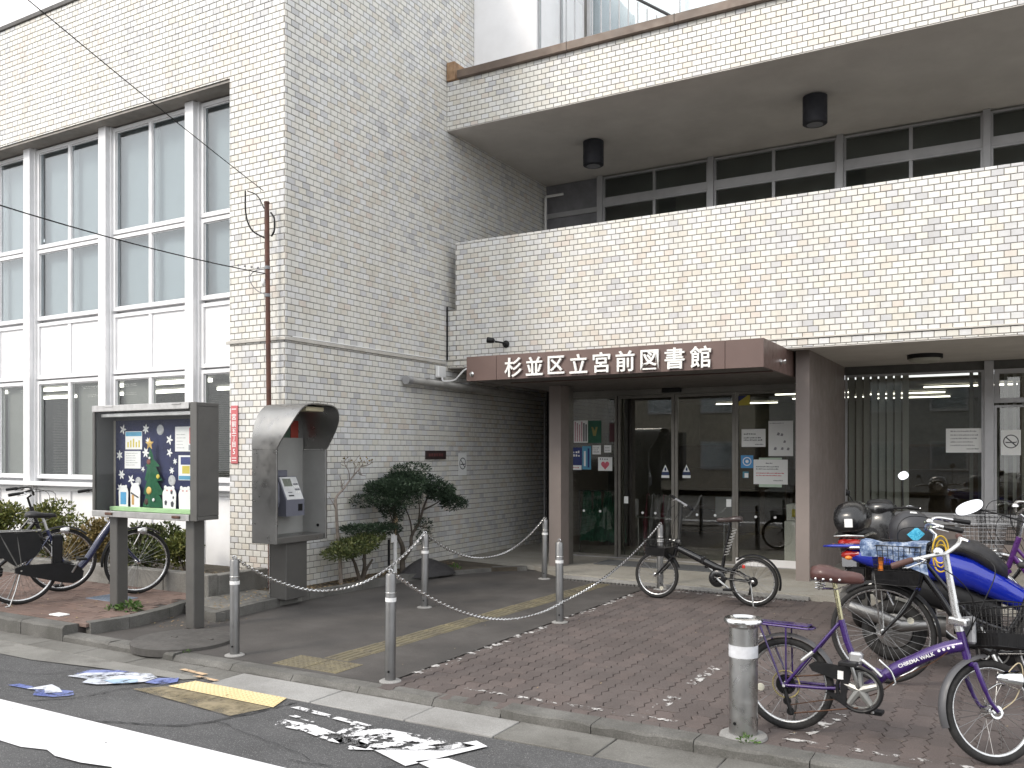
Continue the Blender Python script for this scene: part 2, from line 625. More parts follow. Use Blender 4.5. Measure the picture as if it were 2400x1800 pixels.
WHITE_LINE = paint_mat('white_road_paint', [(0.62, 0.62, 0.635), (0.72, 0.72, 0.735)], 0.32, 0.05, 9)
WHITE_WORN = paint_mat('worn_white_road_paint', [(0.60, 0.60, 0.61), (0.70, 0.70, 0.71)], 0.485, 0.03, 11)
WHITE_GONE = paint_mat('nearly_gone_white_paint', [(0.45, 0.44, 0.43), (0.6, 0.58, 0.56)], 0.55, 0.06, 13)
YELLOW = paint_mat('yellow_tactile_sheet', [(0.60, 0.48, 0.26), (0.66, 0.55, 0.33)], 0.30, 0.05, 9)
TAN = paint_mat('worn_yellow_sheet', [(0.20, 0.165, 0.10), (0.28, 0.235, 0.155)], 0.44, 0.30, 6)
BLUE_P = paint_mat('blue_road_paint', [(0.09, 0.12, 0.33), (0.20, 0.24, 0.45)], 0.46, 0.16, 9)
WHITE_P2 = paint_mat('white_picture_paint', [(0.45, 0.48, 0.55), (0.62, 0.64, 0.69)], 0.45, 0.16, 9)
LBLUE_P = paint_mat('pale_blue_road_paint', [(0.25, 0.38, 0.55), (0.38, 0.50, 0.64)], 0.42, 0.1, 9)
ORANGE_P = paint_mat('orange_road_paint', [(0.50, 0.33, 0.20), (0.55, 0.42, 0.28)], 0.44, 0.1, 9)

# the wide white edge line, its near edge chipped
poly = [(-20, 3.17), (1.5, 3.19)]
near = []
x = 1.5
while x > -20:
    near.append((x, 2.74 + random.uniform(-0.025, 0.03)))
    x -= random.uniform(0.06, 0.22)
road_mark('white_edge_line', poly + near, WHITE_LINE)
# worn line in front of the forecourt kerb, white remnants
road_mark('worn_white_stroke', [(-3.83, 3.96), (-3.80, 4.0), (-3.18, 3.93), (-3.16, 3.88)], WHITE_WORN)
road_mark('worn_white_stroke', [(-3.72, 3.83), (-3.70, 3.86), (-3.50, 3.82), (-3.5, 3.80)], WHITE_WORN)
road_mark('worn_white_stroke', [(-3.66, 3.66), (-3.72, 3.76), (-3.45, 3.77), (-3.25, 3.72), (-2.97, 3.66), (-2.95, 3.60), (-3.2, 3.60), (-3.45, 3.66)], WHITE_WORN)
road_mark('worn_white_patch', [(-3.25, 3.66), (-3.30, 3.90), (-3.0, 3.92), (-2.62, 3.93), (-2.48, 3.93), (-2.55, 3.80), (-2.8, 3.66), (-3.02, 3.55)], WHITE_WORN)
road_mark('white_stroke', [(-2.96, 3.63), (-2.62, 3.50), (-2.42, 3.95), (-2.52, 4.0), (-2.70, 3.72)], WHITE_LINE)
road_mark('white_stroke', [(-2.62, 3.58), (-2.50, 3.70), (-1.95, 3.56), (-1.0, 3.30), (-1.0, 3.14), (-2.0, 3.36)], WHITE_LINE)
# tactile sheets on the road
road_mark('tan_worn_sheet', [(-5.03, 3.755), (-4.89, 3.908), (-3.93, 3.897), (-4.015, 3.655)], TAN)
b = MB()
pts = on_road([(-4.884, 3.915), (-4.83, 4.098), (-3.995, 4.098), (-3.919, 3.905)], ROAD_Z + 0.007)
b.add(pts, [(0, 1, 2, 3)])
sheet = b.build('yellow_tactile_sheet', YELLOW, road, smooth=0)
b = MB()
for i in range(24):
    for j in range(6):
        u, w = (i + 0.5) / 24, (j + 0.5) / 6
        p0 = Vector(pts[0]).lerp(Vector(pts[3]), u)
        p1 = Vector(pts[1]).lerp(Vector(pts[2]), u)
        q = p0.lerp(p1, w)
        b.lathe([(0.011, 0), (0.008, 0.004), (0, 0.005)], 6, (q.x, q.y, q.z))
tag(b.build('blister_dots', YELLOW, sheet), kind='stuff')
# painted picture, blue and white, on the asphalt
road_mark('blue_painted_shape', [(-5.84, 3.40), (-5.80, 3.46), (-5.55, 3.47), (-5.32, 3.53), (-5.22, 3.47), (-5.30, 3.38), (-5.45, 3.34), (-5.55, 3.42)], BLUE_P)
road_mark('white_painted_shape', [(-5.62, 3.40), (-5.58, 3.55), (-5.45, 3.52), (-5.34, 3.47), (-5.42, 3.40), (-5.5, 3.45)], WHITE_P2, ROAD_Z + 0.010)
road_mark('blue_painted_shape', [(-5.72, 3.80), (-5.74, 3.93), (-5.55, 4.03), (-5.36, 4.05), (-5.30, 3.98), (-5.5, 3.9)], BLUE_P)
road_mark('white_painted_shape', [(-5.70, 3.74), (-5.66, 3.86), (-5.45, 4.00), (-5.25, 4.07), (-5.12, 4.02), (-5.10, 3.90), (-5.20, 3.80), (-5.32, 3.70), (-5.45, 3.68), (-5.5, 3.76)], WHITE_P2, ROAD_Z + 0.010)
road_mark('pale_blue_painted_shape', [(-5.36, 3.78), (-5.28, 3.88), (-5.18, 3.91), (-5.12, 3.86), (-5.22, 3.76)], LBLUE_P, ROAD_Z + 0.014)
road_mark('blue_painted_shape', [(-5.12, 4.02), (-5.00, 4.10), (-4.92, 4.02), (-4.96, 3.92), (-5.10, 3.90)], BLUE_P)
# patched trench seams in the asphalt
SEAM = mk('tar_seam', (0.016, 0.016, 0.017), 0.7, var=0.2, world_space=True)


def seam(pts, w=0.012):
    b = MB()
    P = bez([(x * 1.032, y * 1.032, 0) for x, y in pts], 9)
    L, Rr = [], []
    for i, p in enumerate(P):
        t = (P[min(i + 1, len(P) - 1)] - P[max(i - 1, 0)]).normalized()
        k = Vector((-t.y, t.x, 0)) * w * 0.55 * random.uniform(0.15, 1.0)
        jx = Vector((random.uniform(-.010, .010), random.uniform(-.010, .010), 0))
        L.append(p + k + jx)
        Rr.append(p - k + jx)
    z = ROAD_Z + 0.0045
    b.add([(p.x, p.y, z) for p in L + Rr], [(i, i + 1, len(L) + i + 1, len(L) + i) for i in range(len(L) - 1)])
    b.build('asphalt_crack', SEAM, road, smooth=0)


seam([(-3.88, 4.05), (-3.95, 3.75), (-4.12, 3.40), (-4.42, 3.28), (-4.6, 3.2)], 0.016)
seam([(-5.0, 3.92), (-5.10, 3.70), (-5.16, 3.45), (-5.26, 3.35), (-5.4, 3.22)], 0.013)
seam([(-6.6, 3.55), (-6.2, 3.62), (-5.9, 3.72), (-5.85, 3.95)], 0.008)
seam([(-4.0, 3.55), (-3.3, 3.40), (-2.9, 3.30), (-2.2, 3.28)], 0.006)
seam([(-3.2, 3.28), (-2.75, 3.36), (-2.66, 3.5), (-2.3, 3.75), (-1.4, 3.86), (0, 3.9)], 0.006)

CONC_G = ground_mat('old_gutter_concrete', [(0.105, 0.10, 0.09), (0.155, 0.15, 0.137), (0.21, 0.205, 0.19)], 0.92, 1.8, 140, 0.5, (0.06, 0.057, 0.05), 0.5)
# gutter of concrete slabs along the kerb
gutter = bpy.data.objects.new('gutter', None)
COL.objects.link(gutter)
gutter['kind'] = 'structure'
edges = [-22.0]
while edges[-1] < -5.5:
    edges.append(edges[-1] + 0.62)
edges = [e for e in edges if e < -5.0] + [-4.86, -3.93, -3.18, -2.56, -1.94, -1.32, -0.70, -0.08, 0.54, 1.2, 1.8, 2.4]
for i in range(len(edges) - 1):
    b = MB()
    x0, x1 = edges[i] + 0.004, edges[i + 1] - 0.004
    t = random.uniform(-0.002, 0.002)
    b.bbox(x0, x1, 4.235 if x0 > -5.0 else 4.32, 4.55, -0.16, ROAD_Z + 0.006 + t, 0.004)
    b.build('gutter_slab', CONC_L if -5.0 < x0 < -2.6 else CONC_G, gutter, smooth=0)
# strip of old concrete between the asphalt and the slabs on the left
b = MB()
b.add([(-22, 4.06, ROAD_Z + 0.003), (-6.6, 4.04, ROAD_Z + 0.003), (-5.9, 4.14, ROAD_Z + 0.003), (-5.1, 4.22, ROAD_Z + 0.003), (-5.0, 4.33, ROAD_Z + 0.003), (-22, 4.33, ROAD_Z + 0.003)], [(0, 1, 2, 3, 4, 5)])
b.build('gutter_strip', CONC, gutter, smooth=0)
b = MB()
b.add([(-22, -4, -0.12), (16, -4, -0.12), (16, 4.7, -0.12), (-22, 4.7, -0.12)], [(0, 1, 2, 3)])
b.build('gutter_bed', CONC, gutter, smooth=0)
road_mark('orange_painted_bar', [(-5.17, 4.24), (-5.15, 4.275), (-4.88, 4.25), (-4.90, 4.21)], ORANGE_P, ROAD_Z + 0.014)
road_mark('orange_painted_bar', [(-4.94, 4.16), (-4.90, 4.19), (-4.68, 4.17), (-4.70, 4.14)], ORANGE_P, ROAD_Z + 0.014)

# kerb stones: high on the left, dropped at the driveway, low before the bicycles
kerb = bpy.data.objects.new('kerb', None)
COL.objects.link(kerb)
kerb['kind'] = 'structure'


def kerb_stone(x0, x1, y0, y1, z, bev):
    b = MB()
    g = 0.003
    n = 9
    prof = [(y0, -0.2), (y0, z - bev), (y0 + bev * 0.8, z), (y1, z + (0.0)), (y1, -0.2)]
    vs, fs = [], []
    for i in range(n + 1):
        x = x0 + g + (x1 - x0 - 2 * g) * i / n
        for k, (yy, zz) in enumerate(prof):
            j = random.uniform(-0.0055, 0.0055) if k in (1, 2) else 0
            vs.append((x, yy + j, zz + (j if k > 0 else 0)))
    m = len(prof)
    for i in range(n):
        for k in range(m):
            k2 = (k + 1) % m
            fs.append((i * m + k, i * m + k2, (i + 1) * m + k2, (i + 1) * m + k))
    fs.append(tuple(range(m)))
    fs.append(tuple(n * m + k for k in range(m - 1, -1, -1)))
    b.add(vs, fs)
    return b.build('kerb_stone', KERB, kerb, smooth=25)


x = -22.0
while x < -5.72:
    x1 = min(x + 0.6, -5.62)
    kerb_stone(x, x1, 4.55, 4.69, 0.085 if x < -7.0 else 0.012, 0.02)
    x += 0.6
xs = [-5.62, -5.0, -4.4, -3.8, -3.2, -2.70]
for a, c in zip(xs, xs[1:]):
    kerb_stone(a, c, 4.55, 4.70, -0.002, 0.035)
x = -2.70
while x < 2.4:
    kerb_stone(x, x + 0.6, 4.55, 4.70, 0.012, 0.012)
    x += 0.6

# forecourt: driveway on the left, interlocking pavers on the right
forecourt = bpy.data.objects.new('forecourt', None)
COL.objects.link(forecourt)
forecourt['kind'] = 'structure'
b = MB()
vs = [(-7.0, 4.69, 0), (-3.70, 4.69, 0), (-3.70, 9.70, 0), (-5.5, 10.3, 0), (-7.0, 10.3, 0)]
b.add(vs, [(0, 1, 2, 3, 4)])
b.build('driveway', DRIVE, forecourt, smooth=0)
b = MB()
b.add([(-3.72, 4.69, -0.009), (4.2, 4.69, -0.009), (4.2, 9.72, -0.009), (-3.72, 9.72, -0.009)], [(0, 1, 2, 3)])
b.build('joint_bed', JOINT, forecourt, smooth=0)


def proj(X, Y, Z):
    c, s = math.cos(R(29.9)), math.sin(R(29.9))
    xc, zc = X * c + Y * s, -X * s + Y * c
    if zc < 0.2:
        return None
    return 1200 + 2060 * xc / zc, 1062 - 2060 * (Z - 1.55) / zc, zc


def zigzag_paver(tone, amp=0.013, L=0.225, W=0.1125, gap=0.0021, h=0.03):
    """interlocking paver: long sides run in a wave, top edge eased"""
    ys = [-L / 2 + L * i / 8 for i in range(9)]
    zz = [0, 1, 0, -1, 0, 1, 0, -1, 0]
    left = [(-W / 2 + gap + amp * zz[i], min(max(ys[i], -L / 2 + gap), L / 2 - gap)) for i in range(9)]
    right = [(W / 2 - gap + amp * zz[i], left[i][1]) for i in range(9)]
    poly = left[::-1] + right
    n = len(poly)
    ins = [(x * 0.965, y * 0.983) for x, y in poly]
    vs = [(x, y, -h) for x, y in poly] + [(x, y, -0.0035) for x, y in poly] + [(x, y, 0) for x, y in ins]
    fs = [tuple(range(2 * n, 3 * n))]
    for i in range(n):
        j = (i + 1) % n
        fs.append((i, j, n + j, n + i))
        fs.append((n + i, n + j, 2 * n + j, 2 * n + i))
    return vs, fs


def tone_mesh(name, vs, fs, tones, mat):
    me = bpy.data.meshes.new(name)
    me.from_pydata(vs, [], fs)
    at = me.attributes.new('tone', 'FLOAT', 'FACE')
    at.data.foreach_set('value', tones)
    me.materials.append(mat)
    me.update()
    return me


PV, PF = zigzag_paver(0)
places = []
W, L = 0.1125, 0.225
col = 0
x = -3.62
while x < 3.9:
    y = 4.70 + (L / 2 if col % 2 else 0) + L / 2 - 0.1125
    while y < 9.60:
        pr = proj(x, y, 0)
        vis = pr is not None and -40 < pr[0] < 2440 and pr[1] < 1840
        area = (2060 / pr[2]) ** 2 * 1.55 / pr[2] if vis else 0
        places.append((area, x, y))
        y += L
    x += W
    col += 1
places.sort(reverse=True)
near_p, far_p = places[:298], places[298:]
variants = [tone_mesh('paving_stone', PV, PF, [(k + 0.5) / 10] * len(PF), PAVER) for k in range(10)]
for (a, x, y) in near_p:
    o = bpy.data.objects.new('paving_stone', random.choice(variants))
    COL.objects.link(o)
    o.location = (x + random.uniform(-.0012, .0012), y, random.uniform(-0.003, 0.0022))
    o.rotation_euler = (random.uniform(-.008, .008), random.uniform(-.012, .012), random.uniform(-.006, .006))
    o.parent = forecourt
vs, fs, tn = [], [], []
for (a, x, y) in far_p:
    o = len(vs)
    dz = random.uniform(-0.003, 0.002)
    t = random.random()
    vs += [(p[0] + x, p[1] + y, p[2] + dz) for p in PV]
    fs += [tuple(i + o for i in f) for f in PF]
    tn += [t] * len(PF)
o = bpy.data.objects.new('paving_stones', tone_mesh('paving_stones', vs, fs, tn, PAVER))
COL.objects.link(o)
o.parent = forecourt
o['kind'] = 'stuff'


def slab_paint(name, poly, mat, z):
    b = MB()
    b.add([(x, y, z) for x, y in poly], [tuple(range(len(poly)))])
    return b.build(name, mat, forecourt, smooth=0)


# dashed bay line along the chain posts and paint remnants between the bicycle bays
for y0, y1, m in [(5.0, 5.55, WHITE_GONE), (5.7, 6.25, WHITE_GONE), (6.4, 7.0, WHITE_GONE), (7.3, 8.0, WHITE_GONE), (8.2, 9.0, WHITE_GONE)]:
    slab_paint('worn_bay_line', [(-3.70, y0), (-3.62, y0), (-3.60, y1), (-3.68, y1)], m, 0.004)
for y0, y1 in [(4.95, 5.35), (5.7, 6.3), (6.8, 7.6)]:
    slab_paint('worn_bay_line', [(-1.98 + 0.05, y0), (-1.86, y0), (-1.84, y1), (-1.93, y1)], WHITE_GONE, 0.004)
slab_paint('worn_bay_line', [(-1.14, 4.96), (-0.98, 4.98), (-0.85, 5.5), (-0.93, 5.5)], WHITE_GONE, 0.004)
slab_paint('worn_bay_line', [(-1.2, 4.84), (1.5, 4.86), (1.5, 4.90), (-1.2, 4.89)], WHITE_GONE, 0.004)
slab_paint('worn_bay_line', [(-3.2, 4.84), (-1.7, 4.84), (-1.7, 4.88), (-3.2, 4.88)], WHITE_GONE, 0.004)
slab_paint('worn_bay_line', [(-3.5, 9.42), (-2.2, 9.30), (-2.2, 9.36), (-3.5, 9.48)], WHITE_GONE, 0.004)

# tactile guide strip up the driveway: raised bars, and a pad of blisters at the street end
GUIDE = ground_mat('worn_tactile_yellow', [(0.105, 0.093, 0.070), (0.15, 0.13, 0.085), (0.215, 0.185, 0.105)], 0.85, 3.0, 120, 0.4, (0.08, 0.07, 0.06), 0.6)
y = 5.06
while y < 9.5:
    x = -4.43 + (y - 5.06) * 0.037
    b = MB()
    b.box(x - 0.118, x + 0.118, y, y + 0.296, -0.02, 0.002)
    for k in range(4):
        xx = x - 0.087 + 0.058 * k
        b.add([(xx - 0.016, y + 0.012, 0.003), (xx + 0.016, y + 0.012, 0.003), (xx + 0.016, y + 0.284, 0.003), (xx - 0.016, y + 0.284, 0.003),
               (xx - 0.011, y + 0.016, 0.008), (xx + 0.011, y + 0.016, 0.008), (xx + 0.011, y + 0.280, 0.008), (xx - 0.011, y + 0.280, 0.008)],
              [(4, 5, 6, 7), (0, 1, 5, 4), (1, 2, 6, 5), (2, 3, 7, 6), (3, 0, 4, 7)])
    b.build('guide_tile', GUIDE, forecourt, smooth=0)
    y += 0.3
for i in range(2):
    for j in range(1):
        b = MB()
        x0, y0 = -4.76 + 0.31 * i, 4.735
        b.box(x0, x0 + 0.3, y0, y0 + 0.3, -0.02, 0.003)
        for u in range(6):
            for w in range(6):
                b.lathe([(0.014, 0.0), (0.010, 0.0045), (0, 0.005)], 6, (x0 + 0.025 + u * 0.05, y0 + 0.025 + w * 0.05, 0.003))
        b.build('blister_tile', GUIDE, forecourt, smooth=0)

# iron lid with a raised rim at the corner of the driveway
b = MB()
b.lathe([(0.40, -0.03), (0.40, 0.025), (0.385, 0.034), (0.0, 0.036)], 48, (-5.93, 4.90, 0))
b.box(-6.05, -5.99, 4.88, 4.90, 0.034, 0.042)
b.box(-5.72, -5.66, 4.96, 4.98, 0.034, 0.042)
lid = b.build('manhole_cover', mk('cast_iron_lid', (0.085, 0.08, 0.075), 0.7, 0.2, 0.25, 9, 0.5, 90), None)
tag(lid, 'round dark manhole cover in the driveway beside the leftmost chain post', 'manhole cover')

# pavement of red bricks on the left
sidewalk = bpy.data.objects.new('sidewalk', None)
COL.objects.link(sidewalk)
sidewalk['kind'] = 'structure'
SWZ = 0.09
b = MB()
b.prism([(-22, 4.69), (-7.0, 4.69), (-6.92, 5.0), (-7.02, 5.6), (-7.25, 6.2), (-22, 6.3)], lambda a, c: (a, c, -0.1), lambda a, c: (a, c, SWZ - 0.008))
b.build('pavement_bed', JOINT, sidewalk, smooth=0)
# edging along the right end of the pavement
edge = [(-7.02, 4.70), (-6.87, 4.72), (-6.80, 5.05), (-6.90, 5.55), (-7.06, 5.95)]
for i in range(1, len(edge) - 1):
    (xa, ya), (xb, yb) = edge[i], edge[i + 1]
    b = MB()
    d = Vector((xb - xa, yb - ya, 0)).normalized()
    nrm = Vector((d.y, -d.x, 0)) * -0.10
    b.prism([(xa, ya), (xb - d.x * .006, yb - d.y * .006), (xb - d.x * .006 + nrm.x, yb - d.y * .006 + nrm.y), (xa + nrm.x, ya + nrm.y)], lambda a, c: (a, c, -0.1), lambda a, c: (a, c, SWZ + 0.010 + random.uniform(-0.003, 0.003)))
    b.build('edging_stone', KERB, sidewalk, smooth=0)


def side_brick(l, w, h=0.03, g=0.003):
    e = 0.003
    vs = [(-l / 2 + g, -w / 2 + g, -h), (l / 2 - g, -w / 2 + g, -h), (l / 2 - g, w / 2 - g, -h), (-l / 2 + g, w / 2 - g, -h)]
    vs += [(x, y, -e) for x, y, z in vs] + [(x - math.copysign(e, x), y - math.copysign(e, y), 0) for x, y, z in vs]
    fs = [(8, 9, 10, 11)]
    for i in range(4):
        j = (i + 1) % 4
        fs += [(i, j, 4 + j, 4 + i), (4 + i, 4 + j, 8 + j, 8 + i)]
    return vs, fs


BV, BF = side_brick(0.2, 0.1)
places = []
r = 0
y = 4.745
while y < 6.27:
    x = -14.0 + (0.1 if r % 2 else 0)
    while x < -7.0:
        lim = -6.98 if y < 5.3 else -7.0 - (y - 5.3) * 0.35
        if x + 0.1 < lim + 0.10:
            pr = proj(x, y, SWZ)
            vis = pr is not None and -20 < pr[0] < 2420
            places.append((1 / pr[2] if vis else 0, x, y))
        x += 0.2
    y += 0.1
    r += 1
places.sort(reverse=True)
near_p = [p for p in places if p[0] > 0][:295]
far_p = places[len(near_p):]
variants = [tone_mesh('paving_brick', BV, BF, [(k + 0.5) / 8] * len(BF), SIDEBRICK) for k in range(8)]
for (a, x, y) in near_p:
    o = bpy.data.objects.new('paving_brick', random.choice(variants))
    COL.objects.link(o)
    o.location = (x, y, SWZ + random.uniform(-0.002, 0.002))
    o.rotation_euler = (random.uniform(-.01, .01), random.uniform(-.006, .006), 0)
    o.parent = sidewalk
vs, fs, tn = [], [], []
for (a, x, y) in far_p:
    o = len(vs)
    t = random.random()
    vs += [(p[0] + x, p[1] + y, p[2] + SWZ) for p in BV]
    fs += [tuple(i + o for i in f) for f in BF]
    tn += [t] * len(BF)
o = bpy.data.objects.new('paving_bricks', tone_mesh('paving_bricks', vs, fs, tn, SIDEBRICK))
COL.objects.link(o)
o.parent = sidewalk
o['kind'] = 'stuff'
# blue-grey access cover let into the pavement
b = MB()
b.bbox(-8.12, -7.68, 5.52, 5.80, SWZ - 0.02, SWZ + 0.006, 0.004)
for i in range(9):
    for j in range(6):
        b.box(-8.09 + i * 0.044, -8.065 + i * 0.044, 5.54 + j * 0.042, 5.556 + j * 0.042, SWZ + 0.006, SWZ + 0.009)
tag(b.build('access_cover', mk('blue_grey_iron', (0.20, 0.24, 0.30), 0.5, 0.4, 0.2, 12), None, smooth=0), 'small blue-grey checkered access cover in the red brick pavement', 'access cover')

# planting bed along the side wall: concrete edging and soil
planting_bed = bpy.data.objects.new('planting_bed', None)
COL.objects.link(planting_bed)
planting_bed['kind'] = 'structure'
edge = [(-7.10, 6.0), (-7.0, 5.80), (-6.36, 5.62), (-6.44, 6.3), (-6.50, 7.0), (-6.44, 7.8), (-6.38, 8.6), (-6.22, 9.3), (-5.95, 9.85), (-5.60, 10.15)]
b = MB()
soil = [(-7.2, 5.95), (-6.95, 5.85), (-6.44, 5.72), (-6.52, 6.3), (-6.58, 7.0), (-6.52, 7.8), (-6.46, 8.6), (-6.30, 9.25), (-6.05, 9.75), (-5.7, 10.05), (-6.96, 10.3), (-6.96, 7.10), (-7.3, 7.10)]
vs, fs = [], []
b.prism(soil, lambda a, c: (a, c, -0.05), lambda a, c: (a, c, 0.055))
b.build('soil', SOIL, planting_bed, smooth=0)
for i in range(len(edge) - 1):
    (xa, ya), (xb, yb) = edge[i], edge[i + 1]
    d = Vector((xb - xa, yb - ya, 0)).normalized()
    n_ = Vector((-d.y, d.x, 0)) * 0.10
    b = MB()
    z = 0.085 + random.uniform(-.006, .006) - (0.03 if i > 6 else 0)
    b.prism([(xa, ya), (xb - d.x * .005, yb - d.y * .005), (xb - d.x * .005 + n_.x, yb - d.y * .005 + n_.y), (xa + n_.x, ya + n_.y)], lambda a, c: (a, c, -0.1), lambda a, c, z=z: (a, c, z))
    b.build('edging_stone', KERB, planting_bed, smooth=0)
b = MB()
b.bbox(-7.2, -6.46, 5.9, 6.86, 0.0, 0.075, 0.01)
b.build('concrete_pad', CONC, planting_bed, smooth=0)

# low retaining wall and bed under the big windows
wall_o = empty('retaining_wall', 'low grey retaining wall below the window front, behind the parked bicycles', 'wall')
x = -16.0
while x < -7.3:
    x1 = min(x + 0.9, -7.2)
    MB().bbox(x + .004, x1 - .004, 6.27, 6.40, -0.05, 0.29 + random.uniform(-.004, .004), 0.008).build('wall_block', CONC, wall_o, smooth=0)
    x += 0.9
MB().bbox(-7.34, -7.2, 6.404, 7.09, -0.05, 0.28, 0.008).build('wall_block', CONC, wall_o, smooth=0)
b = MB()
b.box(-16, -7.344, 6.404, 7.30, 0.0, 0.22)
tag(b.build('shrub_bed_soil', SOIL, None, smooth=0), kind='structure')

# porch slab with an edge strip and a drain slot
porch = bpy.data.objects.new('porch', None)
COL.objects.link(porch)
porch['kind'] = 'structure'
b = MB()
b.prism([(-6.94, 10.30), (-5.55, 10.25), (-4.95, 9.80), (-1.9, 9.60), (3.9, 9.60), (3.9, 13.02), (-6.94, 13.25)], lambda a, c: (a, c, -0.1), lambda a, c: (a, c, 0.055))
b.build('porch_slab', ground_mat('porch_concrete', [(0.25, 0.235, 0.20), (0.31, 0.295, 0.26), (0.37, 0.35, 0.31)], 0.85, 1.4, 150, 0.25, (0.16, 0.15, 0.13), 0.4), porch, smooth=0)
b = MB()
b.prism([(-4.95, 9.74), (-1.9, 9.545), (-1.9, 9.595), (-4.95, 9.795)], lambda a, c: (a, c, -0.1), lambda a, c: (a, c, 0.035))
b.build('edge_strip', CONC_L, porch, smooth=0)
b = MB()
for i in range(60):
    x = -4.9 + i * 0.05
    y = 9.70 - (x + 4.95) * 0.0655
    b.box(x, x + 0.03, y - 0.06, y - 0.004, 0.0, 0.012)
tag(b.build('drain_grating', STEEL_D, porch, smooth=0), kind='stuff')
mat_o = MB().bbox(-4.95, -3.15, 10.80, 11.30, 0.0552, 0.067, 0.004).build('door_mat', mk('grey_door_mat', (0.09, 0.095, 0.10), 0.95, var=0.3, scale=40, bmp=0.6, bscale=200))
tag(mat_o, 'grey door mat lying on the porch before the sliding doors', 'door mat')

# ================================================================== THE LIBRARY BUILDING
FY, SX, BY = 7.10, -6.95, 10.25          # window facade, side wall, balcony facade
lib = empty('library_building', 'two-storey public library clad in cream tiles with a recessed entrance and long balcony', 'building')


def part(b, name, mat, parent=None, smooth=0, label=None):
    o = b.build(name, mat, parent or lib, smooth)
    if label:
        o['label'] = label
    return o


# --- masonry carrying the tiles
b = MB()
b.box(-7.80, -6.95, FY, 7.55, -0.1, 5.83)
b.box(-22, -9.5, FY, 7.55, 5.83, 7.44)
b.box(-9.5, -6.95, FY, 7.55, 5.83, 9.3)
b.box(-22, -7.80, 7.55, 7.60, 5.86, 7.44)
facade = part(b, 'facade_wall', GROUT)
b = MB()
b.box(-7.35, SX, 7.55, 13.6, -0.1, 9.3)
side = part(b, 'side_wall', GROUT)
b = MB()
b.box(SX, -6.80, BY, 10.43, 2.75, 3.56)
b.box(-6.80, 4.4, BY, 10.43, 2.75, 4.485)
balcony = part(b, 'balcony_parapet', GROUT)
b = MB()
b.box(SX, 4.4, BY, 10.43, 6.08, 6.75)
band = part(b, 'roof_band', GROUT)
b = MB()
b.box(-22, -7.802, FY + 0.012, 7.40, 5.80, 5.828)
part(b, 'lintel_soffit', mk('grey_lintel_soffit', (0.30, 0.28, 0.255), 0.85, world_space=True))
part(MB().box(SX + .009, 4.4, BY + .002, 10.431, 6.068, 6.078), 'band_soffit', PLASTER)
part(MB().box(SX + .009, 4.4, BY + .002, 10.431, 2.739, 2.749), 'parapet_soffit', PLASTER)
b = MB()
b.box(SX + .002, 4.4, 10.432, 13.3, 6.085, 6.6)
part(b, 'roof_slab', PLASTER)
b = MB()
b.box(SX + .002, 4.4, 10.432, 13.6, 2.755, 3.30)
part(b, 'balcony_slab', PLASTER)
b = MB()
b.bbox(-6.74, 4.4, BY - 0.07, 10.50, 6.75, 6.86, 0.006)
cop = part(b, 'roof_coping', COPING)
for xx in (-5.05, -3.6, -1.9, 0.1, 2.1):
    MB().box(xx, xx + 0.008, BY - 0.073, 10.503, 6.748, 6.863).build('coping_joint', mk('dark_joint', (0.05, 0.04, 0.035), 0.7) if xx == -5.05 else bpy.data.materials['dark_joint'], cop, smooth=0)
b = MB()
b.bbox(-6.94, -6.80, BY - 0.03, 10.5, 6.76, 7.02, 0.01)
part(b, 'rusty_end_block', mk('rusty_plaster', (0.34, 0.22, 0.13), 0.85, var=0.4, scale=9, dirt=(0.2, 0.09, 0.04), dirt_amt=0.7))
b = MB()
b.bbox(-22, -9.52, FY - 0.03, 7.6, 7.44, 7.50, 0.005)
part(b, 'parapet_coping', mk('dark_coping', (0.06, 0.055, 0.05), 0.5, world_space=True))
# thin ledges (string courses)
LEDGE = mk('pale_ledge', (0.52, 0.50, 0.46), 0.6, dirt=(0.3, 0.28, 0.25), dirt_amt=0.5, world_space=True)
b = MB()
b.bbox(-7.84, SX + 0.03, FY - 0.03, FY - 0.008, 2.79, 2.825, 0.003)
b.bbox(SX + 0.008, SX + 0.03, FY - 0.008, 10.2, 2.79, 2.825, 0.003)
part(b, 'string_course', LEDGE)
b = MB()
b.bbox(SX + 0.03, 4.4, BY - 0.022, BY - 0.006, 2.845, 2.862, 0.002)
part(b, 'drip_ledge', LEDGE)

# --- tiles: cut to the walls' outlines, laid in half bond
PX, PZ, TH, J = 0.117, 0.070, 0.0055, 0.0042
tiles = []


def tile_field(axis, const, sgn, u0, u1, z0, z1):
    k0 = int(math.floor((z0 - 0.18) / PZ))
    k = k0
    while 0.18 + k * PZ < z1:
        za, zb = max(z0, 0.18 + k * PZ + J), min(z1, 0.18 + (k + 1) * PZ - J)
        if zb - za > 0.012:
            ph = (PX / 2) if k % 2 else 0
            n = int(math.floor((u0 - ph) / PX))
            while n * PX + ph < u1:
                ua, ub = max(u0, n * PX + ph + J), min(u1, (n + 1) * PX + ph - J)
                if ub - ua > 0.014:
                    tiles.append((axis, const, sgn, ua, ub, za, zb))
                n += 1
        k += 1


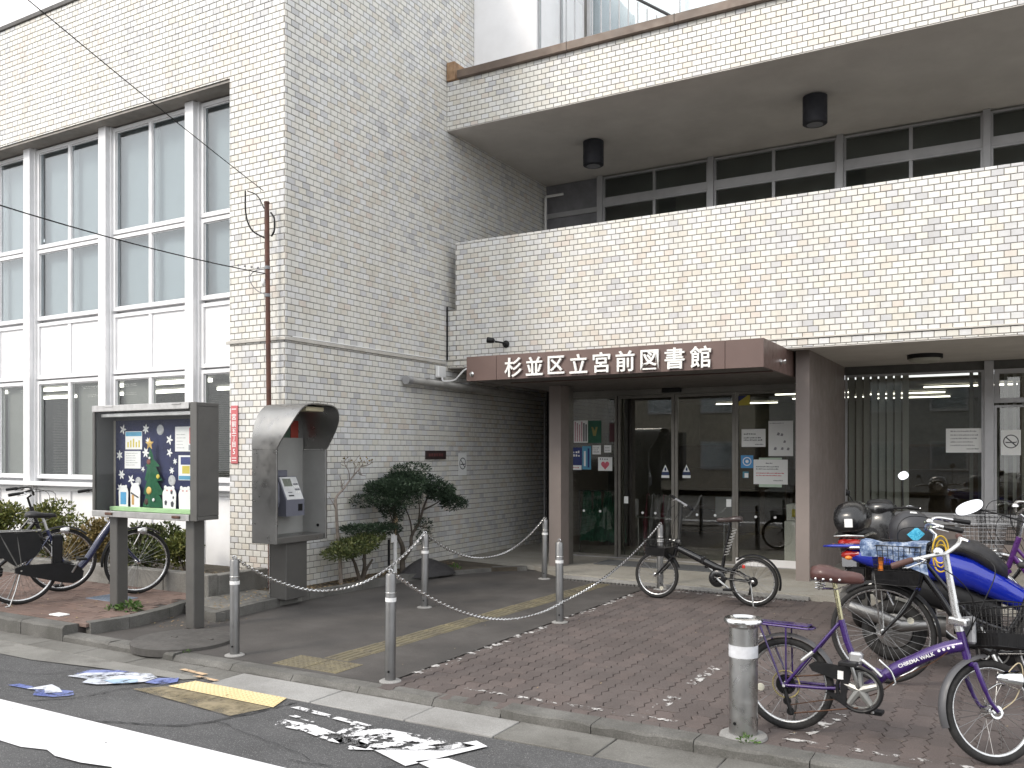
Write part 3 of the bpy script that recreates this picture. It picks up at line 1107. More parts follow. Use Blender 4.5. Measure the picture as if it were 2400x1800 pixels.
tile_field('y', FY, -1, -7.80, SX, -0.06, 9.25)
tile_field('y', FY, -1, -16.5, -7.80, 5.83, 7.44)
tile_field('x', SX, 1, FY, 13.4, -0.06, 9.25)
tile_field('y', BY, -1, SX + .01, -6.80, 2.75, 3.555)
tile_field('y', BY, -1, -6.80, 4.4, 2.75, 4.485)
tile_field('y', BY, -1, SX + .01, 4.4, 6.08, 6.748)
tile_field('x', -6.80, -1, BY, 10.43, 3.56, 4.485)
scored = []
for t in tiles:
    if t[0] == 'y' and t[4] - t[3] > 0.1 and t[6] - t[5] > 0.05 and t[4] < 0.9:
        pr = proj((t[3] + t[4]) / 2, t[1], (t[5] + t[6]) / 2)
        if pr and 0 < pr[0] < 2400 and 0 < pr[1] < 1800 and not (pr[1] > 790 and pr[0] < 1900 and t[1] == BY):
            scored.append(((2060 / pr[2]) ** 2 * (1.0 + pr[0] / 3000), t))
scored.sort(key=lambda q: -q[0])
single = set(id(t) for _, t in scored[:300])


def tile_geo(u0, u1, z0, z1, h, e=0.0022):
    """local: u to the right, front face at -h"""
    o = [(u0, 0, z0), (u1, 0, z0), (u1, 0, z1), (u0, 0, z1)]
    m_ = [(x, -h + e, z) for x, _, z in o]
    f_ = [(u0 + e, -h, z0 + e), (u1 - e, -h, z0 + e), (u1 - e, -h, z1 - e), (u0 + e, -h, z1 - e)]
    fs = [(8, 9, 10, 11)]
    for i in range(4):
        j = (i + 1) % 4
        fs += [(i, j, 4 + j, 4 + i), (4 + i, 4 + j, 8 + j, 8 + i)]
    return o + m_ + f_, fs


w_, h_ = PX - 2 * J, PZ - 2 * J
GV, GF = tile_geo(-w_ / 2, w_ / 2, -h_ / 2, h_ / 2, TH)


def tone_value():
    return min(1, max(0, random.betavariate(1.6, 1.5)))


variants = [tone_mesh('brick', GV, GF, [(k + 0.5) / 14] * len(GF), TILE) for k in range(14)]
vs, fs, tn = [], [], []
for t in tiles:
    axis, c, sgn, ua, ub, za, zb = t
    tv = tone_value()
    if id(t) in single:
        o = bpy.data.objects.new('brick', variants[min(13, int(tv * 14))])
        COL.objects.link(o)
        o.location = ((ua + ub) / 2, c, (za + zb) / 2)
        o.rotation_euler = (random.uniform(-.012, .012), 0, random.uniform(-.01, .01))
        o.parent = balcony
        continue
    g, ff = tile_geo(ua, ub, za, zb, TH + random.uniform(-.0008, .0008))
    o = len(vs)
    tilt = random.uniform(-.010, .010)
    tz = random.uniform(-.010, .010)
    uc, zc = (ua + ub) / 2, (za + zb) / 2
    for (u, d, z) in g:
        d = d + (u - uc) * tilt + (z - zc) * tz if d < -0.001 else d
        vs.append((u, c + d * (-sgn), z) if axis == 'y' else (c - d * sgn, u, z))
    fs += [tuple(i + o for i in f) for f in ff]
    tn += [tv] * len(ff)
o = bpy.data.objects.new('wall_tiles', tone_mesh('wall_tiles', vs, fs, tn, TILE))
COL.objects.link(o)
o.parent = lib
o['kind'] = 'stuff'


# --- windows
def frame(b, x0, x1, z0, z1, y, w=0.04, d=0.05, cols=1, mid=0.03, rows=None):
    b.box(x0, x0 + w, y - d, y, z0, z1)
    b.box(x1 - w, x1, y - d, y, z0, z1)
    b.box(x0 + w, x1 - w, y - d, y, z0, z0 + w)
    b.box(x0 + w, x1 - w, y - d, y, z1 - w, z1)
    out = []
    iw = (x1 - x0 - 2 * w - (cols - 1) * mid) / cols
    for i in range(cols):
        xa = x0 + w + i * (iw + mid)
        if i:
            b.box(xa - mid, xa, y - d + 0.006, y - 0.004, z0 + w, z1 - w)
        out.append((xa, xa + iw))
    return out


def bead(b, x0, x1, z0, z1, y, w=0.014):
    """inner glazing bead: a second small step round a pane"""
    b.box(x0, x0 + w, y - 0.018, y, z0, z1)
    b.box(x1 - w, x1, y - 0.018, y, z0, z1)
    b.box(x0 + w, x1 - w, y - 0.018, y, z0, z0 + w)
    b.box(x0 + w, x1 - w, y - 0.018, y, z1 - w, z1)


WY = 7.42                     # window plane
CURT = mk('pale_roller_blind', (0.27, 0.305, 0.32), 0.9, var=0.08, scale=0.8, world_space=True)
SLATM = mk('grey_blind_slat', (0.20, 0.198, 0.19), 0.5, var=0.06, scale=6, world_space=True)
DARKIN = mk('dim_interior', (0.10, 0.10, 0.095), 0.9, world_space=True)
mull = [-17.0, -15.33, -13.67, -12.0, -10.34, -8.68]
for i, mx in enumerate(mull):
    b = MB()
    b.bbox(mx - 0.075, mx + 0.075, WY - 0.16, WY - 0.03, 0.15, 5.80, 0.004)
    b.box(mx + 0.076, mx + 0.105, WY - 0.10, WY, 0.15, 5.80)
    b.box(mx - 0.105, mx - 0.076, WY - 0.10, WY, 0.15, 5.80)
    part(b, 'mullion', ALU)
bays = [(mull[i] + 0.106, mull[i + 1] - 0.106) for i in range(len(mull) - 1)] + [(mull[-1] + 0.106, -7.35)]
for bi, (x0, x1) in enumerate(bays):
    cols = 2
    for z0, z1, kind in [(4.40, 5.78, 'up'), (3.40, 4.38, 'up'), (2.58, 3.36, 'panel'), (1.20, 2.555, 'low'), (0.15, 1.08, 'panel')]:
        b = MB()
        cells = frame(b, x0, x1, z0, z1, WY, 0.045, 0.07, cols, 0.055)
        for (a, c) in cells:
            bead(b, a, c, z0 + 0.045, z1 - 0.045, WY - 0.03)
        fr = part(b, 'window' if kind != 'panel' else 'panel_frame', ALU)
        for ci, (a, c) in enumerate(cells):
            a2, c2, za, zb = a + 0.015, c - 0.015, z0 + 0.06, z1 - 0.06
            if kind == 'panel':
                MB().box(a2, c2, WY - 0.045, WY - 0.035, za, zb).build('white_panel', WHITE_P, fr, smooth=0)
                continue
            MB().box(a2, c2, WY - 0.045, WY - 0.039, za, zb).build('pane', PANE_U if kind == 'up' else PANE, fr, smooth=0)
            if kind == 'up':
                MB().box(a - (0.10 if ci == 0 else 0.026), c + (0.026 if ci == 0 else 0.10), WY + 0.075, WY + 0.080, z0, z1).build('roller_blind', CURT, fr, smooth=0)
            else:
                open_ = (bi == 3 and ci == 0) or (bi == 4 and ci == 1) or bi == 5
                b = MB()
                z = za + 0.01
                ang = R(8) if open_ else R(68)
                xa = a + (0.14 if open_ and bi == 3 else 0.005)
                while z < (zb if not open_ else zb - (0.30 if bi == 4 else 0.12)):
                    dy, dz = 0.0125 * math.cos(ang), 0.0125 * math.sin(ang)
                    y = WY + 0.05
                    b.add([(xa, y - dy, z - dz), (c - 0.005, y - dy, z - dz), (c - 0.005, y + dy, z + dz), (xa, y + dy, z + dz)], [(0, 1, 2, 3)])
                    z += 0.0225
                tag(b.build('blind_slats', SLATM, fr, smooth=0), kind='stuff')
b = MB()
b.bbox(-17, -7.36, WY - 0.20, WY - 0.07, 1.105, 1.16, 0.004)
part(b, 'window_sill', ALU)
b = MB()
b.box(-17, -7.36, WY, WY + 0.03, 1.08, 1.2)
b.box(-17, -7.36, WY, WY + 0.03, 2.55, 2.58)
b.box(-17, -7.36, WY, WY + 0.03, 3.36, 3.40)
b.box(-17, -7.36, WY, WY + 0.03, 4.38, 4.40)
part(b, 'window_backing', ALU_G)
# --- rooms behind
b = MB()
b.box(-17, -7.4, 11.0, 11.1, 0, 5.8)
b.box(-17, -7.4, 7.6, 11, 2.60, 2.66)
b.box(-17, -7.4, 7.46, 11, -0.02, 0.12)
b.box(-17.1, -17, 7.46, 11, 0, 5.8)
b.box(-17, -7.4, 7.62, 11.1, 5.86, 5.92)
part(b, 'reading_room', DARKIN)
LAMP = emit_mat('fluorescent_tube', (1.0, 0.97, 0.86), 2.2)
for x in (-15, -13.4, -11.8, -10.2, -8.6):
    for y in (8.4, 9.6):
        part(MB().box(x - 0.6, x + 0.6, y - 0.03, y + 0.03, 2.53, 2.58), 'ceiling_lamp', LAMP)

# --- balcony: windows behind it
GY = 13.25
b = MB()
wx = [-5.92, -4.07, -2.19, -0.35, 1.5, 3.4]
part(MB().box(SX + .003, -5.96, GY, GY + 0.05, 3.3, 6.08), 'balcony_end_panel', mk('grey_end_panel', (0.20, 0.20, 0.215), 0.6, world_space=True))
part(MB().box(SX + .003, -5.96, GY - 0.03, GY - 0.001, 5.52, 5.60), 'transom_rail', ALU_G)
for i in range(len(wx) - 1):
    x0, x1 = wx[i] + 0.045, wx[i + 1] - 0.045
    for z0, z1 in ((5.69, 6.06), (3.4, 5.60)):
        b = MB()
        cells = frame(b, x0, x1, z0, z1, GY, 0.03, 0.05, 2, 0.045)
        fr = part(b, 'window', ALU_G)
        for a, c in cells:
            MB().box(a, c, GY - 0.03, GY - 0.024, z0 + .03, z1 - .03).build('pane', PANE, fr, smooth=0)
    part(MB().box(x0, x1, GY - 0.06, GY, 5.60, 5.69), 'transom_rail', ALU_G)
for x in wx:
    part(MB().bbox(x - 0.045, x + 0.045, GY - 0.10, GY, 3.3, 6.083, 0.003), 'mullion', ALU_G)
part(MB().box(-6.9, 4.4, 13.301, 13.9, 6.2, 6.3), 'upper_ceiling', PLASTER)
part(MB().box(-6.9, 4.4, GY + 0.5, GY + 0.55, 3.3, 6.195), 'drawn_curtain', mk('drab_curtain', (0.13, 0.135, 0.13), 0.9, var=0.15, scale=2, world_space=True))
# white conduit at the balcony's end
part(MB().tube([(-6.88, 13.1, 3.6), (-6.88, 13.1, 5.83), (-6.86, 13.1, 5.86), (-6.55, 13.1, 5.86)], 0.022, 8), 'white_conduit', WHITE, smooth=40)

# --- penthouse on the roof
b = MB()
b.box(-6.94, -5.90, 10.95, 12.5, 6.6, 8.55)
b.box(-6.94, -5.90, 10.94, 12.5, 8.556, 9.3)
part(b, 'white_roof_cabin', WHITE_P)
b = MB()
b.box(-5.895, -5.88, 11.0, 11.06, 6.6, 9.3)
b.box(-5.895, -5.88, 11.7, 11.75, 6.6, 9.3)
part(b, 'cabin_trim', ALU_G)
tile_col = MB()
tile_col.box(-6.39, -5.97, 12.52, 12.9, 6.6, 9.6)
part(tile_col, 'rooftop_pier', GROUT)
vs, fs, tn = [], [], []
tiles2 = []
tiles_keep, tiles = tiles, tiles2
tile_field('y', 12.52, -1, -6.39, -5.97, 6.62, 9.6)
for (axis, c, sgn, ua, ub, za, zb) in tiles:
    g, ff = tile_geo(ua, ub, za, zb, TH)
    o = len(vs)
    vs += [(u, c + d, z) for u, d, z in g]
    fs += [tuple(i + o for i in f) for f in ff]
    tn += [tone_value()] * len(ff)
pier_tiles = bpy.data.objects.new('pier_tiles', tone_mesh('pier_tiles', vs, fs, tn, TILE))
COL.objects.link(pier_tiles)
pier_tiles.parent = lib
pier_tiles['kind'] = 'stuff'
b = MB()
cells = frame(b, -5.965, 4.4, 6.6, 9.8, 12.85, 0.06, 0.08, 7, 0.06)
fr = part(b, 'rooftop_window', ALU)
for a, c in cells:
    MB().box(a, c, 12.80, 12.806, 6.66, 9.74).build('pane', PANE_U, fr, smooth=0)
part(MB().box(-5.96, 4.4, 13.0, 13.05, 6.6, 9.8), 'pale_curtain', mk('white_curtain', (0.78, 0.80, 0.82), 0.9, var=0.05, world_space=True))
part(MB().box(SX, 4.4, 12.9, 13.6, 6.6, 6.9), 'roof_deck', CONC)
b = MB()
b.box(-22, -9.2, 8.9, 9.0, 7.4, 10.5)
part(b, 'upper_storey_wall', WHITE_P)
b = MB()
cells = frame(b, -11.6, -10.7, 8.05, 9.6, 8.9, 0.05, 0.05, 2, 0.04)
fr = part(b, 'upper_storey_window', ALU_G)
for a, c in cells:
    MB().box(a, c, 8.87, 8.876, 8.1, 9.55).build('pane', PANE_U, fr, smooth=0)
part(MB().box(-13.0, -12.97, 8.88, 8.90, 7.44, 10.5), 'wall_joint', ALU_G)
# stair railing on the roof terrace
rail = empty('roof_railing', 'thin grey metal railing on the roof terrace, sloping beside the white windows', 'railing', (0, 0, 0))
b = MB()
b.tube([(-5.75, 11.6, 8.9), (-5.1, 11.6, 8.28), (-4.2, 11.6, 7.62), (-3.8, 11.6, 7.3)], 0.022, 6)
b.tube([(-6.4, 12.2, 8.9), (-6.05, 12.2, 8.25)], 0.02, 6)
b.build('handrail', WIRE_B, rail)
for i in range(14):
    x = -5.75 + i * 0.14
    zt = 8.9 - (x + 5.75) * 0.90
    MB().cyl((x, 11.6, 6.6), (x, 11.6, zt), 0.010, n=6).build('baluster', ALU_G, rail)

# --- entrance canopy (brown fascia) and its ceiling
CY, CX0, CX1, CZ0, CZ1 = 9.213, -5.95, -2.285, 2.447, 2.747
b = MB()
for xa, xb in ((CX0, -5.522), (-5.516, -2.693), (-2.687, CX1)):
    b.box(xa, xb, CY, CY + 0.03, CZ0, CZ1)
canopy = part(b, 'canopy_fascia', BROWN)
b = MB()
b.box(CX1 - 0.03, CX1, CY + 0.032, 9.62, CZ0, CZ1)
b.box(CX1 - 0.03, CX1, 9.626, BY - 0.012, CZ0, CZ1)
b.box(CX1 - 0.03, CX1, BY - 0.012, 12.1, CZ0, CZ1 - 0.002)
b.box(CX0, CX0 + 0.03, CY + 0.032, 11.66, CZ0, CZ1)
b.box(CX0 + 0.03, CX1 - 0.03, CY + 0.035, BY - 0.012, CZ1 - 0.02, CZ1 - 0.003)
part(b, 'canopy_side', BROWN)
part(MB().box(CX0 + 0.031, CX1 - 0.031, CY + 0.031, 11.64, CZ0 + 0.004, CZ0 + 0.03), 'canopy_ceiling', mk('brown_grey_ceiling', (0.15, 0.135, 0.125), 0.75, world_space=True))
part(MB().bbox(-5.60, -2.3, 9.7, 9.75, CZ0 - 0.012, CZ0 + 0.003, 0.003), 'ceiling_rail', BROWN)
b = MB()
b.lathe([(0.035, 0), (0.035, 0.012), (0.018, 0.02), (0.018, 0.05), (0.024, 0.05), (0.024, 0.065), (0, 0.065)], 14, (CX1, 9.95, 2.565), (1, 0, 0))
part(b, 'canopy_bolt', CHROME, smooth=40)
b = MB()
b.lathe([(0.030, 0), (0.030, 0.01), (0.014, 0.02), (0.014, 0.04), (0, 0.04)], 14, (-5.87, CY, 2.53), (0, -1, 0))
part(b, 'canopy_bolt', CHROME, smooth=40)

# --- entrance piers
FRM = mk('bronze_anodised_frame', (0.20, 0.19, 0.172), 0.4, 0.55, var=0.1, world_space=True)
part(MB().box(-5.39, -5.215, 10.36, 10.60, -0.05, 2.445), 'entrance_pier', BROWN_W)
part(MB().box(-5.39, -5.23, 10.603, 10.76, -0.05, 2.445), 'entrance_pier', FRM)
part(MB().box(-2.255, -2.10, 10.60, 13.02, -0.05, 2.754), 'entrance_pier', BROWN_W)
part(MB().bbox(-6.90, -6.87, 13.06, 13.09, 0.05, 2.45, 0.003), 'drain_rod', ALU_G)
part(MB().box(-6.94, -5.4, 13.25, 13.3, -0.05, 2.75), 'passage_end_wall', mk('dark_passage_wall', (0.05, 0.045, 0.045), 0.9, world_space=True))
part(MB().box(-5.90, -5.805, 11.60, 13.25, -0.05, 2.445), 'passage_wall', BROWN_W)

# --- entrance doors
DY = 11.68
posts = [-5.78, -4.96, -4.11, -3.26, -2.44]
part(MB().box(-5.80, -2.26, DY - 0.05, DY + 0.10, 2.37, 2.447), 'door_head', FRM)
b = MB()
b.bbox(-4.26, -4.0, DY - 0.13, DY - 0.051, 2.385, 2.445, 0.006)
part(b, 'door_sensor', BLACK)


def dots(pr, xs, z):
    for x in xs:
        MB().lathe([(0.018, 0), (0.018, 0.002), (0, 0.002)], 14, (x, DY - 0.0265, z), (0, -1, 0)).build('white_dot', WHITE, pr, smooth=0)


def warning(pr, x0, z0, s=0.115):
    b = MB()
    b.sheet_y([(x0 + .01, z0 + .085), (x0 + s - .01, z0 + .085), (x0 + s / 2, z0 + .185)], DY - 0.0275, 0.001)
    b.sheet_y([(x0, z0), (x0 + s, z0), (x0 + s, z0 + .038), (x0, z0 + .038)], DY - 0.0275, 0.001)
    st = b.build('warning_sticker', PAPER, pr, smooth=0)
    b = MB()
    b.sheet_y([(x0 + .004, z0 + .040), (x0 + s - .004, z0 + .040), (x0 + s - .004, z0 + .080), (x0 + .004, z0 + .080)], DY - 0.0275, 0.001)
    b.sheet_y([(x0 + s / 2 - .010, z0 + .10), (x0 + s / 2 + .014, z0 + .10), (x0 + s / 2 + .016, z0 + .128), (x0 + s / 2, z0 + .150), (x0 + s / 2 - .012, z0 + .128)], DY - 0.0287, 0.001)
    b.build('warning_band', mk('dark_blue_print', (0.03, 0.05, 0.13), 0.6), pr, smooth=0)


for i in range(4):
    x0, x1 = posts[i], posts[i + 1]
    name = 'sliding_door' if i in (1, 2) else 'glass_screen'
    b = MB()
    y1 = DY + (0.02 if i in (1, 2) else 0.0)
    cells = frame(b, x0 + 0.004, x1 - 0.004, 0.06, 2.366, y1, 0.042 if i in (1, 2) else 0.035, 0.045)
    if i == 1:
        b.box(x0 + 0.004, x0 + 0.06, y1 + 0.03, y1 + 0.06, 0.06, 2.366)
    fr = part(b, name, FRM)
    a, c = cells[0]
    MB().box(a, c, DY - 0.024, DY - 0.018, 0.10, 2.33).build('pane', PANE_D, fr, smooth=0)
    dots(fr, [(-5.489, -5.23), (-4.578, -4.389), (-3.789, -3.538), (-2.993, -2.741)][i], 0.71)
    if i == 1:
        warning(fr, -4.30, 1.205)
        MB().sheet_y([(-4.858, 0.836), (-4.796, 0.836), (-4.796, 0.935), (-4.858, 0.935)], DY - 0.0275, 0.001).build('push_sticker', PAPER, fr, smooth=0)
    if i == 2:
        warning(fr, -3.995, 1.208)
        MB().sheet_y([(-3.385, 0.831), (-3.318, 0.831), (-3.318, 0.933), (-3.385, 0.933)], DY - 0.0275, 0.001).build('push_sticker', PAPER, fr, smooth=0)
part(MB().bbox(-5.80, -2.26, DY - 0.07, DY + 0.08, 0.045, 0.064, 0.004), 'door_track', ALU_G)
part(MB().box(-3.25, -2.26, DY - 0.06, DY - 0.051, 0.064, 0.16), 'white_kick_plate', ALU)

# --- window front on the right, under the balcony
RY = 13.03
part(MB().box(-2.10, 4.4, RY, RY + 0.12, -0.05, 0.60), 'window_dado', BROWN_W)
b = MB()
b.bbox(-2.098, 4.4, RY - 0.06, RY + 0.06, 0.60, 0.72, 0.004)
part(b, 'window_sill', ALU_G)
part(MB().box(-2.098, 4.4, RY - 0.03, RY + 0.06, 2.64, 2.754), 'window_head', DARKIN)
part(MB().bbox(-0.375, -0.265, RY - 0.07, RY + 0.06, 0.722, 2.752, 0.004), 'mullion', ALU_G)
b = MB()
frame(b, -2.096, -0.377, 0.722, 2.638, RY + 0.02, 0.03, 0.04)
fr = part(b, 'window', ALU_G)
MB().box(-2.066, -0.407, RY, RY + 0.006, 0.752, 2.61).build('pane', PANE_D, fr, smooth=0)
b = MB()
frame(b, -0.262, 1.40, 2.20, 2.638, RY + 0.02, 0.06, 0.06)
frame(b, -0.262, 1.40, 0.722, 2.17, RY + 0.02, 0.03, 0.04)
fr = part(b, 'window', ALU_G)
MB().box(-0.20, 1.34, RY, RY + 0.006, 2.26, 2.58).build('pane', PANE_D, fr, smooth=0)
MB().box(-0.23, 1.37, RY, RY + 0.006, 0.752, 2.14).build('pane', PANE_D, fr, smooth=0)
# vertical louvre blinds behind the glass: each slat hangs on its own
SL = mk('vertical_blind_fabric', (0.34, 0.34, 0.325), 0.9, var=0.06, scale=3)
for i in range(22):
    x = -2.03 + i * 0.1
    if -1.30 < x < -0.62:
        continue
    w = 0.045
    a = R(35 if x < -1.3 else 62)
    part(MB().quad((x - w * math.cos(a), RY + 0.14 - w * math.sin(a), 0.76), (x + w * math.cos(a), RY + 0.14 + w * math.sin(a), 0.76), (x + w * math.cos(a), RY + 0.14 + w * math.sin(a), 2.62), (x - w * math.cos(a), RY + 0.14 - w * math.sin(a), 2.62)), 'blind_slat', SL)

# --- library interior
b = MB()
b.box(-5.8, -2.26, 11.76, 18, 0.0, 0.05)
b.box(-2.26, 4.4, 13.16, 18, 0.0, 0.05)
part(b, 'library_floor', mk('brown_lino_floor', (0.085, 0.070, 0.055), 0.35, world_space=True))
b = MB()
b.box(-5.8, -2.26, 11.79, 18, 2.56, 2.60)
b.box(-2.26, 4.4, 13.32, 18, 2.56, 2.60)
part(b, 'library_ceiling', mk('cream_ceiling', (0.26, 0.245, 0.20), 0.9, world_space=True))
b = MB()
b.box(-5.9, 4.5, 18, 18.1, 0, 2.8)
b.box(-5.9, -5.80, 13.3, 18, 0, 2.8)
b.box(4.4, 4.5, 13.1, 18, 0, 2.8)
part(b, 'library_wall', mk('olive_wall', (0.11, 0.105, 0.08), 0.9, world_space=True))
SHELF = mk('brown_bookshelf', (0.10, 0.068, 0.04), 0.6)
for x, y, w, lb in ((-4.9, 16.2, 1.6, 'dark bookshelf deep inside, behind the left sliding door'), (-3.0, 16.6, 1.4, 'dark bookshelf deep inside, behind the right entrance glass'), (-0.9, 16.0, 1.8, 'dark bookshelf behind the vertical blinds of the window under the balcony'), (1.4, 15.6, 1.6, 'dark bookshelf behind the far right window under the balcony')):
    b = MB()
    for z in (0.05, 0.45, 0.85, 1.25, 1.65):
        b.box(x - w / 2, x + w / 2, y, y + 0.3, z, z + 0.025)
    b.box(x - w / 2 - 0.03, x - w / 2, y, y + 0.3, 0.05, 1.7)
    b.box(x + w / 2, x + w / 2 + 0.03, y, y + 0.3, 0.05, 1.7)
    b.box(x - w / 2, x + w / 2, y + 0.28, y + 0.3, 0.05, 1.7)
    sh = b.build('bookshelf', SHELF)
    tag(sh, lb, 'bookshelf', 'bookshelves inside the library')
for x, y in ((-2.9, 13.6), (-2.9, 14.9), (-2.9, 16.2), (-1.6, 15.6), (-1.6, 16.8), (-0.6, 14.3), (-4.6, 17.2), (0.9, 15.6), (0.9, 16.8)):
    part(MB().box(x - 0.60, x + 0.60, y - 0.02, y + 0.02, 2.515, 2.535), 'ceiling_lamp', LAMP)

# --- fixed lamps under the soffits
for i, (x, y, lb) in enumerate(((-5.345, 11.67, 'black cylinder downlight under the balcony roof, nearer the tiled side wall'), (-2.23, 11.6, 'black cylinder downlight under the balcony roof, above the middle of the balcony'))):
    dl = empty('cylinder_downlight', lb, 'lamp', (x, y, 6.085), 0, 'cylinder downlights under the balcony roof')
    MB().lathe([(0.135, -0.36), (0.15, -0.35), (0.15, -0.01), (0.12, 0.0)], 28).build('housing', mk('dark_navy_metal', (0.014, 0.015, 0.022), 0.55) if i == 0 else bpy.data.materials['dark_navy_metal'], dl)
    MB().lathe([(0.10, -0.364), (0.0, -0.366)], 20).build('lens', GREYP, dl)
cl = empty('round_ceiling_lamp', 'flat round ceiling lamp with a dark rim under the balcony slab', 'lamp', (-0.98, 11.83, 2.755))
MB().lathe([(0.20, -0.05), (0.20, 0.0), (0.0, 0.0)], 30).build('rim', BLACK, cl)
MB().lathe([(0.185, -0.052), (0.16, -0.085), (0.08, -0.105), (0, -0.11)], 30).build('diffuser', mk('frosted_shade', (0.38, 0.38, 0.33), 0.5), cl)
sp = empty('wall_spotlight', 'small dark spotlight on a short arm above the brown canopy', 'lamp', (-5.98, BY - 0.007, 3.02))
MB().lathe([(0.05, 0), (0.05, 0.012), (0.02, 0.02), (0.02, 0.07)], 14, (0, 0, 0), (0, -1, 0)).tube([(0, -0.07, 0.01), (-0.10, -0.13, 0.03)], 0.012, 8).build('bracket', BLACK, sp)
MB().lathe([(0.02, -0.05), (0.036, -0.03), (0.04, 0.05), (0.0, 0.05)], 16, (-0.15, -0.15, 0.045), (-1, -0.2, 0.15)).build('lamp_head', BLACK, sp)

# --- pipe and cable clutter at the canopy's left end
dp = empty('drain_pipe', 'pale horizontal drain pipe on the side wall running under the canopy', 'pipe')
MB().cyl((SX + 0.085, 9.25, 2.50), (SX + 0.085, 12.6, 2.47), 0.048, n=14).build('pipe', mk('pale_painted_pipe', (0.42, 0.41, 0.39), 0.5, dirt=(0.2, 0.19, 0.18), dirt_amt=0.4), dp)
MB().lathe([(0.0, 0), (0.058, 0.0), (0.058, 0.10), (0.05, 0.10)], 16, (SX + 0.085, 9.18, 2.50), (0, 1, 0)).build('pipe_cap', ALU_G, dp)
for y in (9.6, 10.6, 11.6):
    MB().box(SX + 0.008, SX + 0.14, y, y + 0.03, 2.545, 2.556).build('pipe_bracket', ALU_G, dp)
cb = empty('cable_loops', 'looped white cables and a junction box at the left end of the brown canopy', 'cable')
MB().bbox(SX + 0.008, SX + 0.07, 9.95, 10.13, 2.59, 2.75, 0.01).build('junction_box', WHITE, cb)
MB().tube(bez([(SX + 0.05, 10.05, 2.6), (SX + 0.12, 10.0, 2.54), (SX + 0.3, 10.0, 2.55), (SX + 0.45, 10.02, 2.68), (SX + 0.6, 10.05, 2.70), (SX + 0.72, 10.05, 2.58), (SX + 0.8, 10.1, 2.5)]), 0.012, 7).build('cable', WHITE, cb)
MB().tube(bez([(SX + 0.42, 10.2, 2.55), (SX + 0.5, 10.1, 2.70), (SX + 0.62, 10.1, 2.72), (SX + 0.7, 10.15, 2.6)]), 0.010, 7).build('cable', GREYP, cb)
part(MB().tube([(SX + 0.02, 7.2, 2.835), (SX + 0.02, 10.15, 2.845)], 0.008, 6), 'wall_cable', WHITE, smooth=40)
part(MB().tube([(SX + 0.02, BY - 0.02, 2.85), (SX + 0.02, BY - 0.02, 3.6)], 0.012, 6), 'corner_cable', BLACK, smooth=40)


# ------------------------------------------------------------------ lettering
def text_mb(s, size, depth, bold=0.0, m=None, align='CENTER'):
    cu = bpy.data.curves.new('lettering', 'FONT')
    cu.body = s
    cu.size = size
    cu.extrude = depth / 2
    cu.offset = bold
    cu.align_x = align
    cu.align_y = 'CENTER'
    cu.resolution_u = 3
    ob = bpy.data.objects.new('lettering', cu)
    COL.objects.link(ob)
    dg = bpy.context.evaluated_depsgraph_get()
    me = bpy.data.meshes.new_from_object(ob.evaluated_get(dg))
    bpy.data.objects.remove(ob)
    if m is not None:
        me.transform(m)
    return me


UPR = Matrix.Rotation(R(90), 4, 'X')       # text upright, reading from the street (-y)


def put_mesh(name, me, mat, parent, loc=(0, 0, 0)):
    me.name = name
    me.materials.clear()
    me.materials.append(mat)
    o = bpy.data.objects.new(name, me)
    COL.objects.link(o)
    o.location = loc
    if parent:
        o.parent = parent
    return o


sign = empty('library_name_sign', 'nine raised white characters on the brown canopy above the entrance', 'sign', (0, 0, 0))
SIGNW = mk('white_sign_letter', (0.80, 0.79, 0.76), 0.45, var=0.05)
for i, ch in enumerate('杉並区立宮前図書館'):
    me = text_mb(ch, 0.245, 0.022, 0.0036, UPR)
    xs = [v.co.x for v in me.vertices]
    zs = [v.co.z for v in me.vertices]
    cx, cz = (min(xs) + max(xs)) / 2, (min(zs) + max(zs)) / 2
    me.transform(Matrix.Translation((-cx, 0, -cz)))
    put_mesh('letter', me, SIGNW, sign, (-5.265 + i * 0.2895, CY - 0.024, 2.584))

adr = empty('address_plate', 'narrow red vertical address plate on the tiled column beside the windows', 'sign', (0, 0, 0))
MB().bbox(-7.765, -7.655, FY - 0.022, FY - 0.0085, 1.43, 2.09, 0.004).build('plate', mk('faded_red_enamel', (0.52, 0.13, 0.14), 0.45, var=0.1), adr, smooth=0)
for ch, z, s in (('宮', 1.955, 0.075), ('前', 1.875, 0.075), ('五', 1.795, 0.075), ('丁', 1.72, 0.07), ('目', 1.645, 0.07), ('5', 1.565, 0.085)):
    put_mesh('letter', text_mb(ch, s, 0.002, 0.001, UPR), PAPER, adr, (-7.71, FY - 0.0235, z))
b = MB()
for z in (2.045, 1.49, 1.46):
    b.box(-7.745, -7.675, FY - 0.0245, FY - 0.0225, z, z + 0.01)
b.build('white_bars', PAPER, adr, smooth=0)

plq = empty('dark_plaque', 'small dark rectangular plaque on the side wall above the cloud-pruned tree', 'plaque', (SX + 0.0082, 0, 0))
MB().bbox(0, 0.015, 9.71, 10.20, 1.465, 1.585, 0.004).build('plate', mk('dark_brown_plaque', (0.035, 0.022, 0.022), 0.4), plq, smooth=0)
b = MB()
for i in range(6):
    b.box(0.0152, 0.0165, 9.78 + i * 0.06, 9.82 + i * 0.06, 1.505, 1.545)
tag(b.build('faint_lettering', mk('dull_red_lettering', (0.14, 0.05, 0.05), 0.5), plq, smooth=0), kind='stuff')


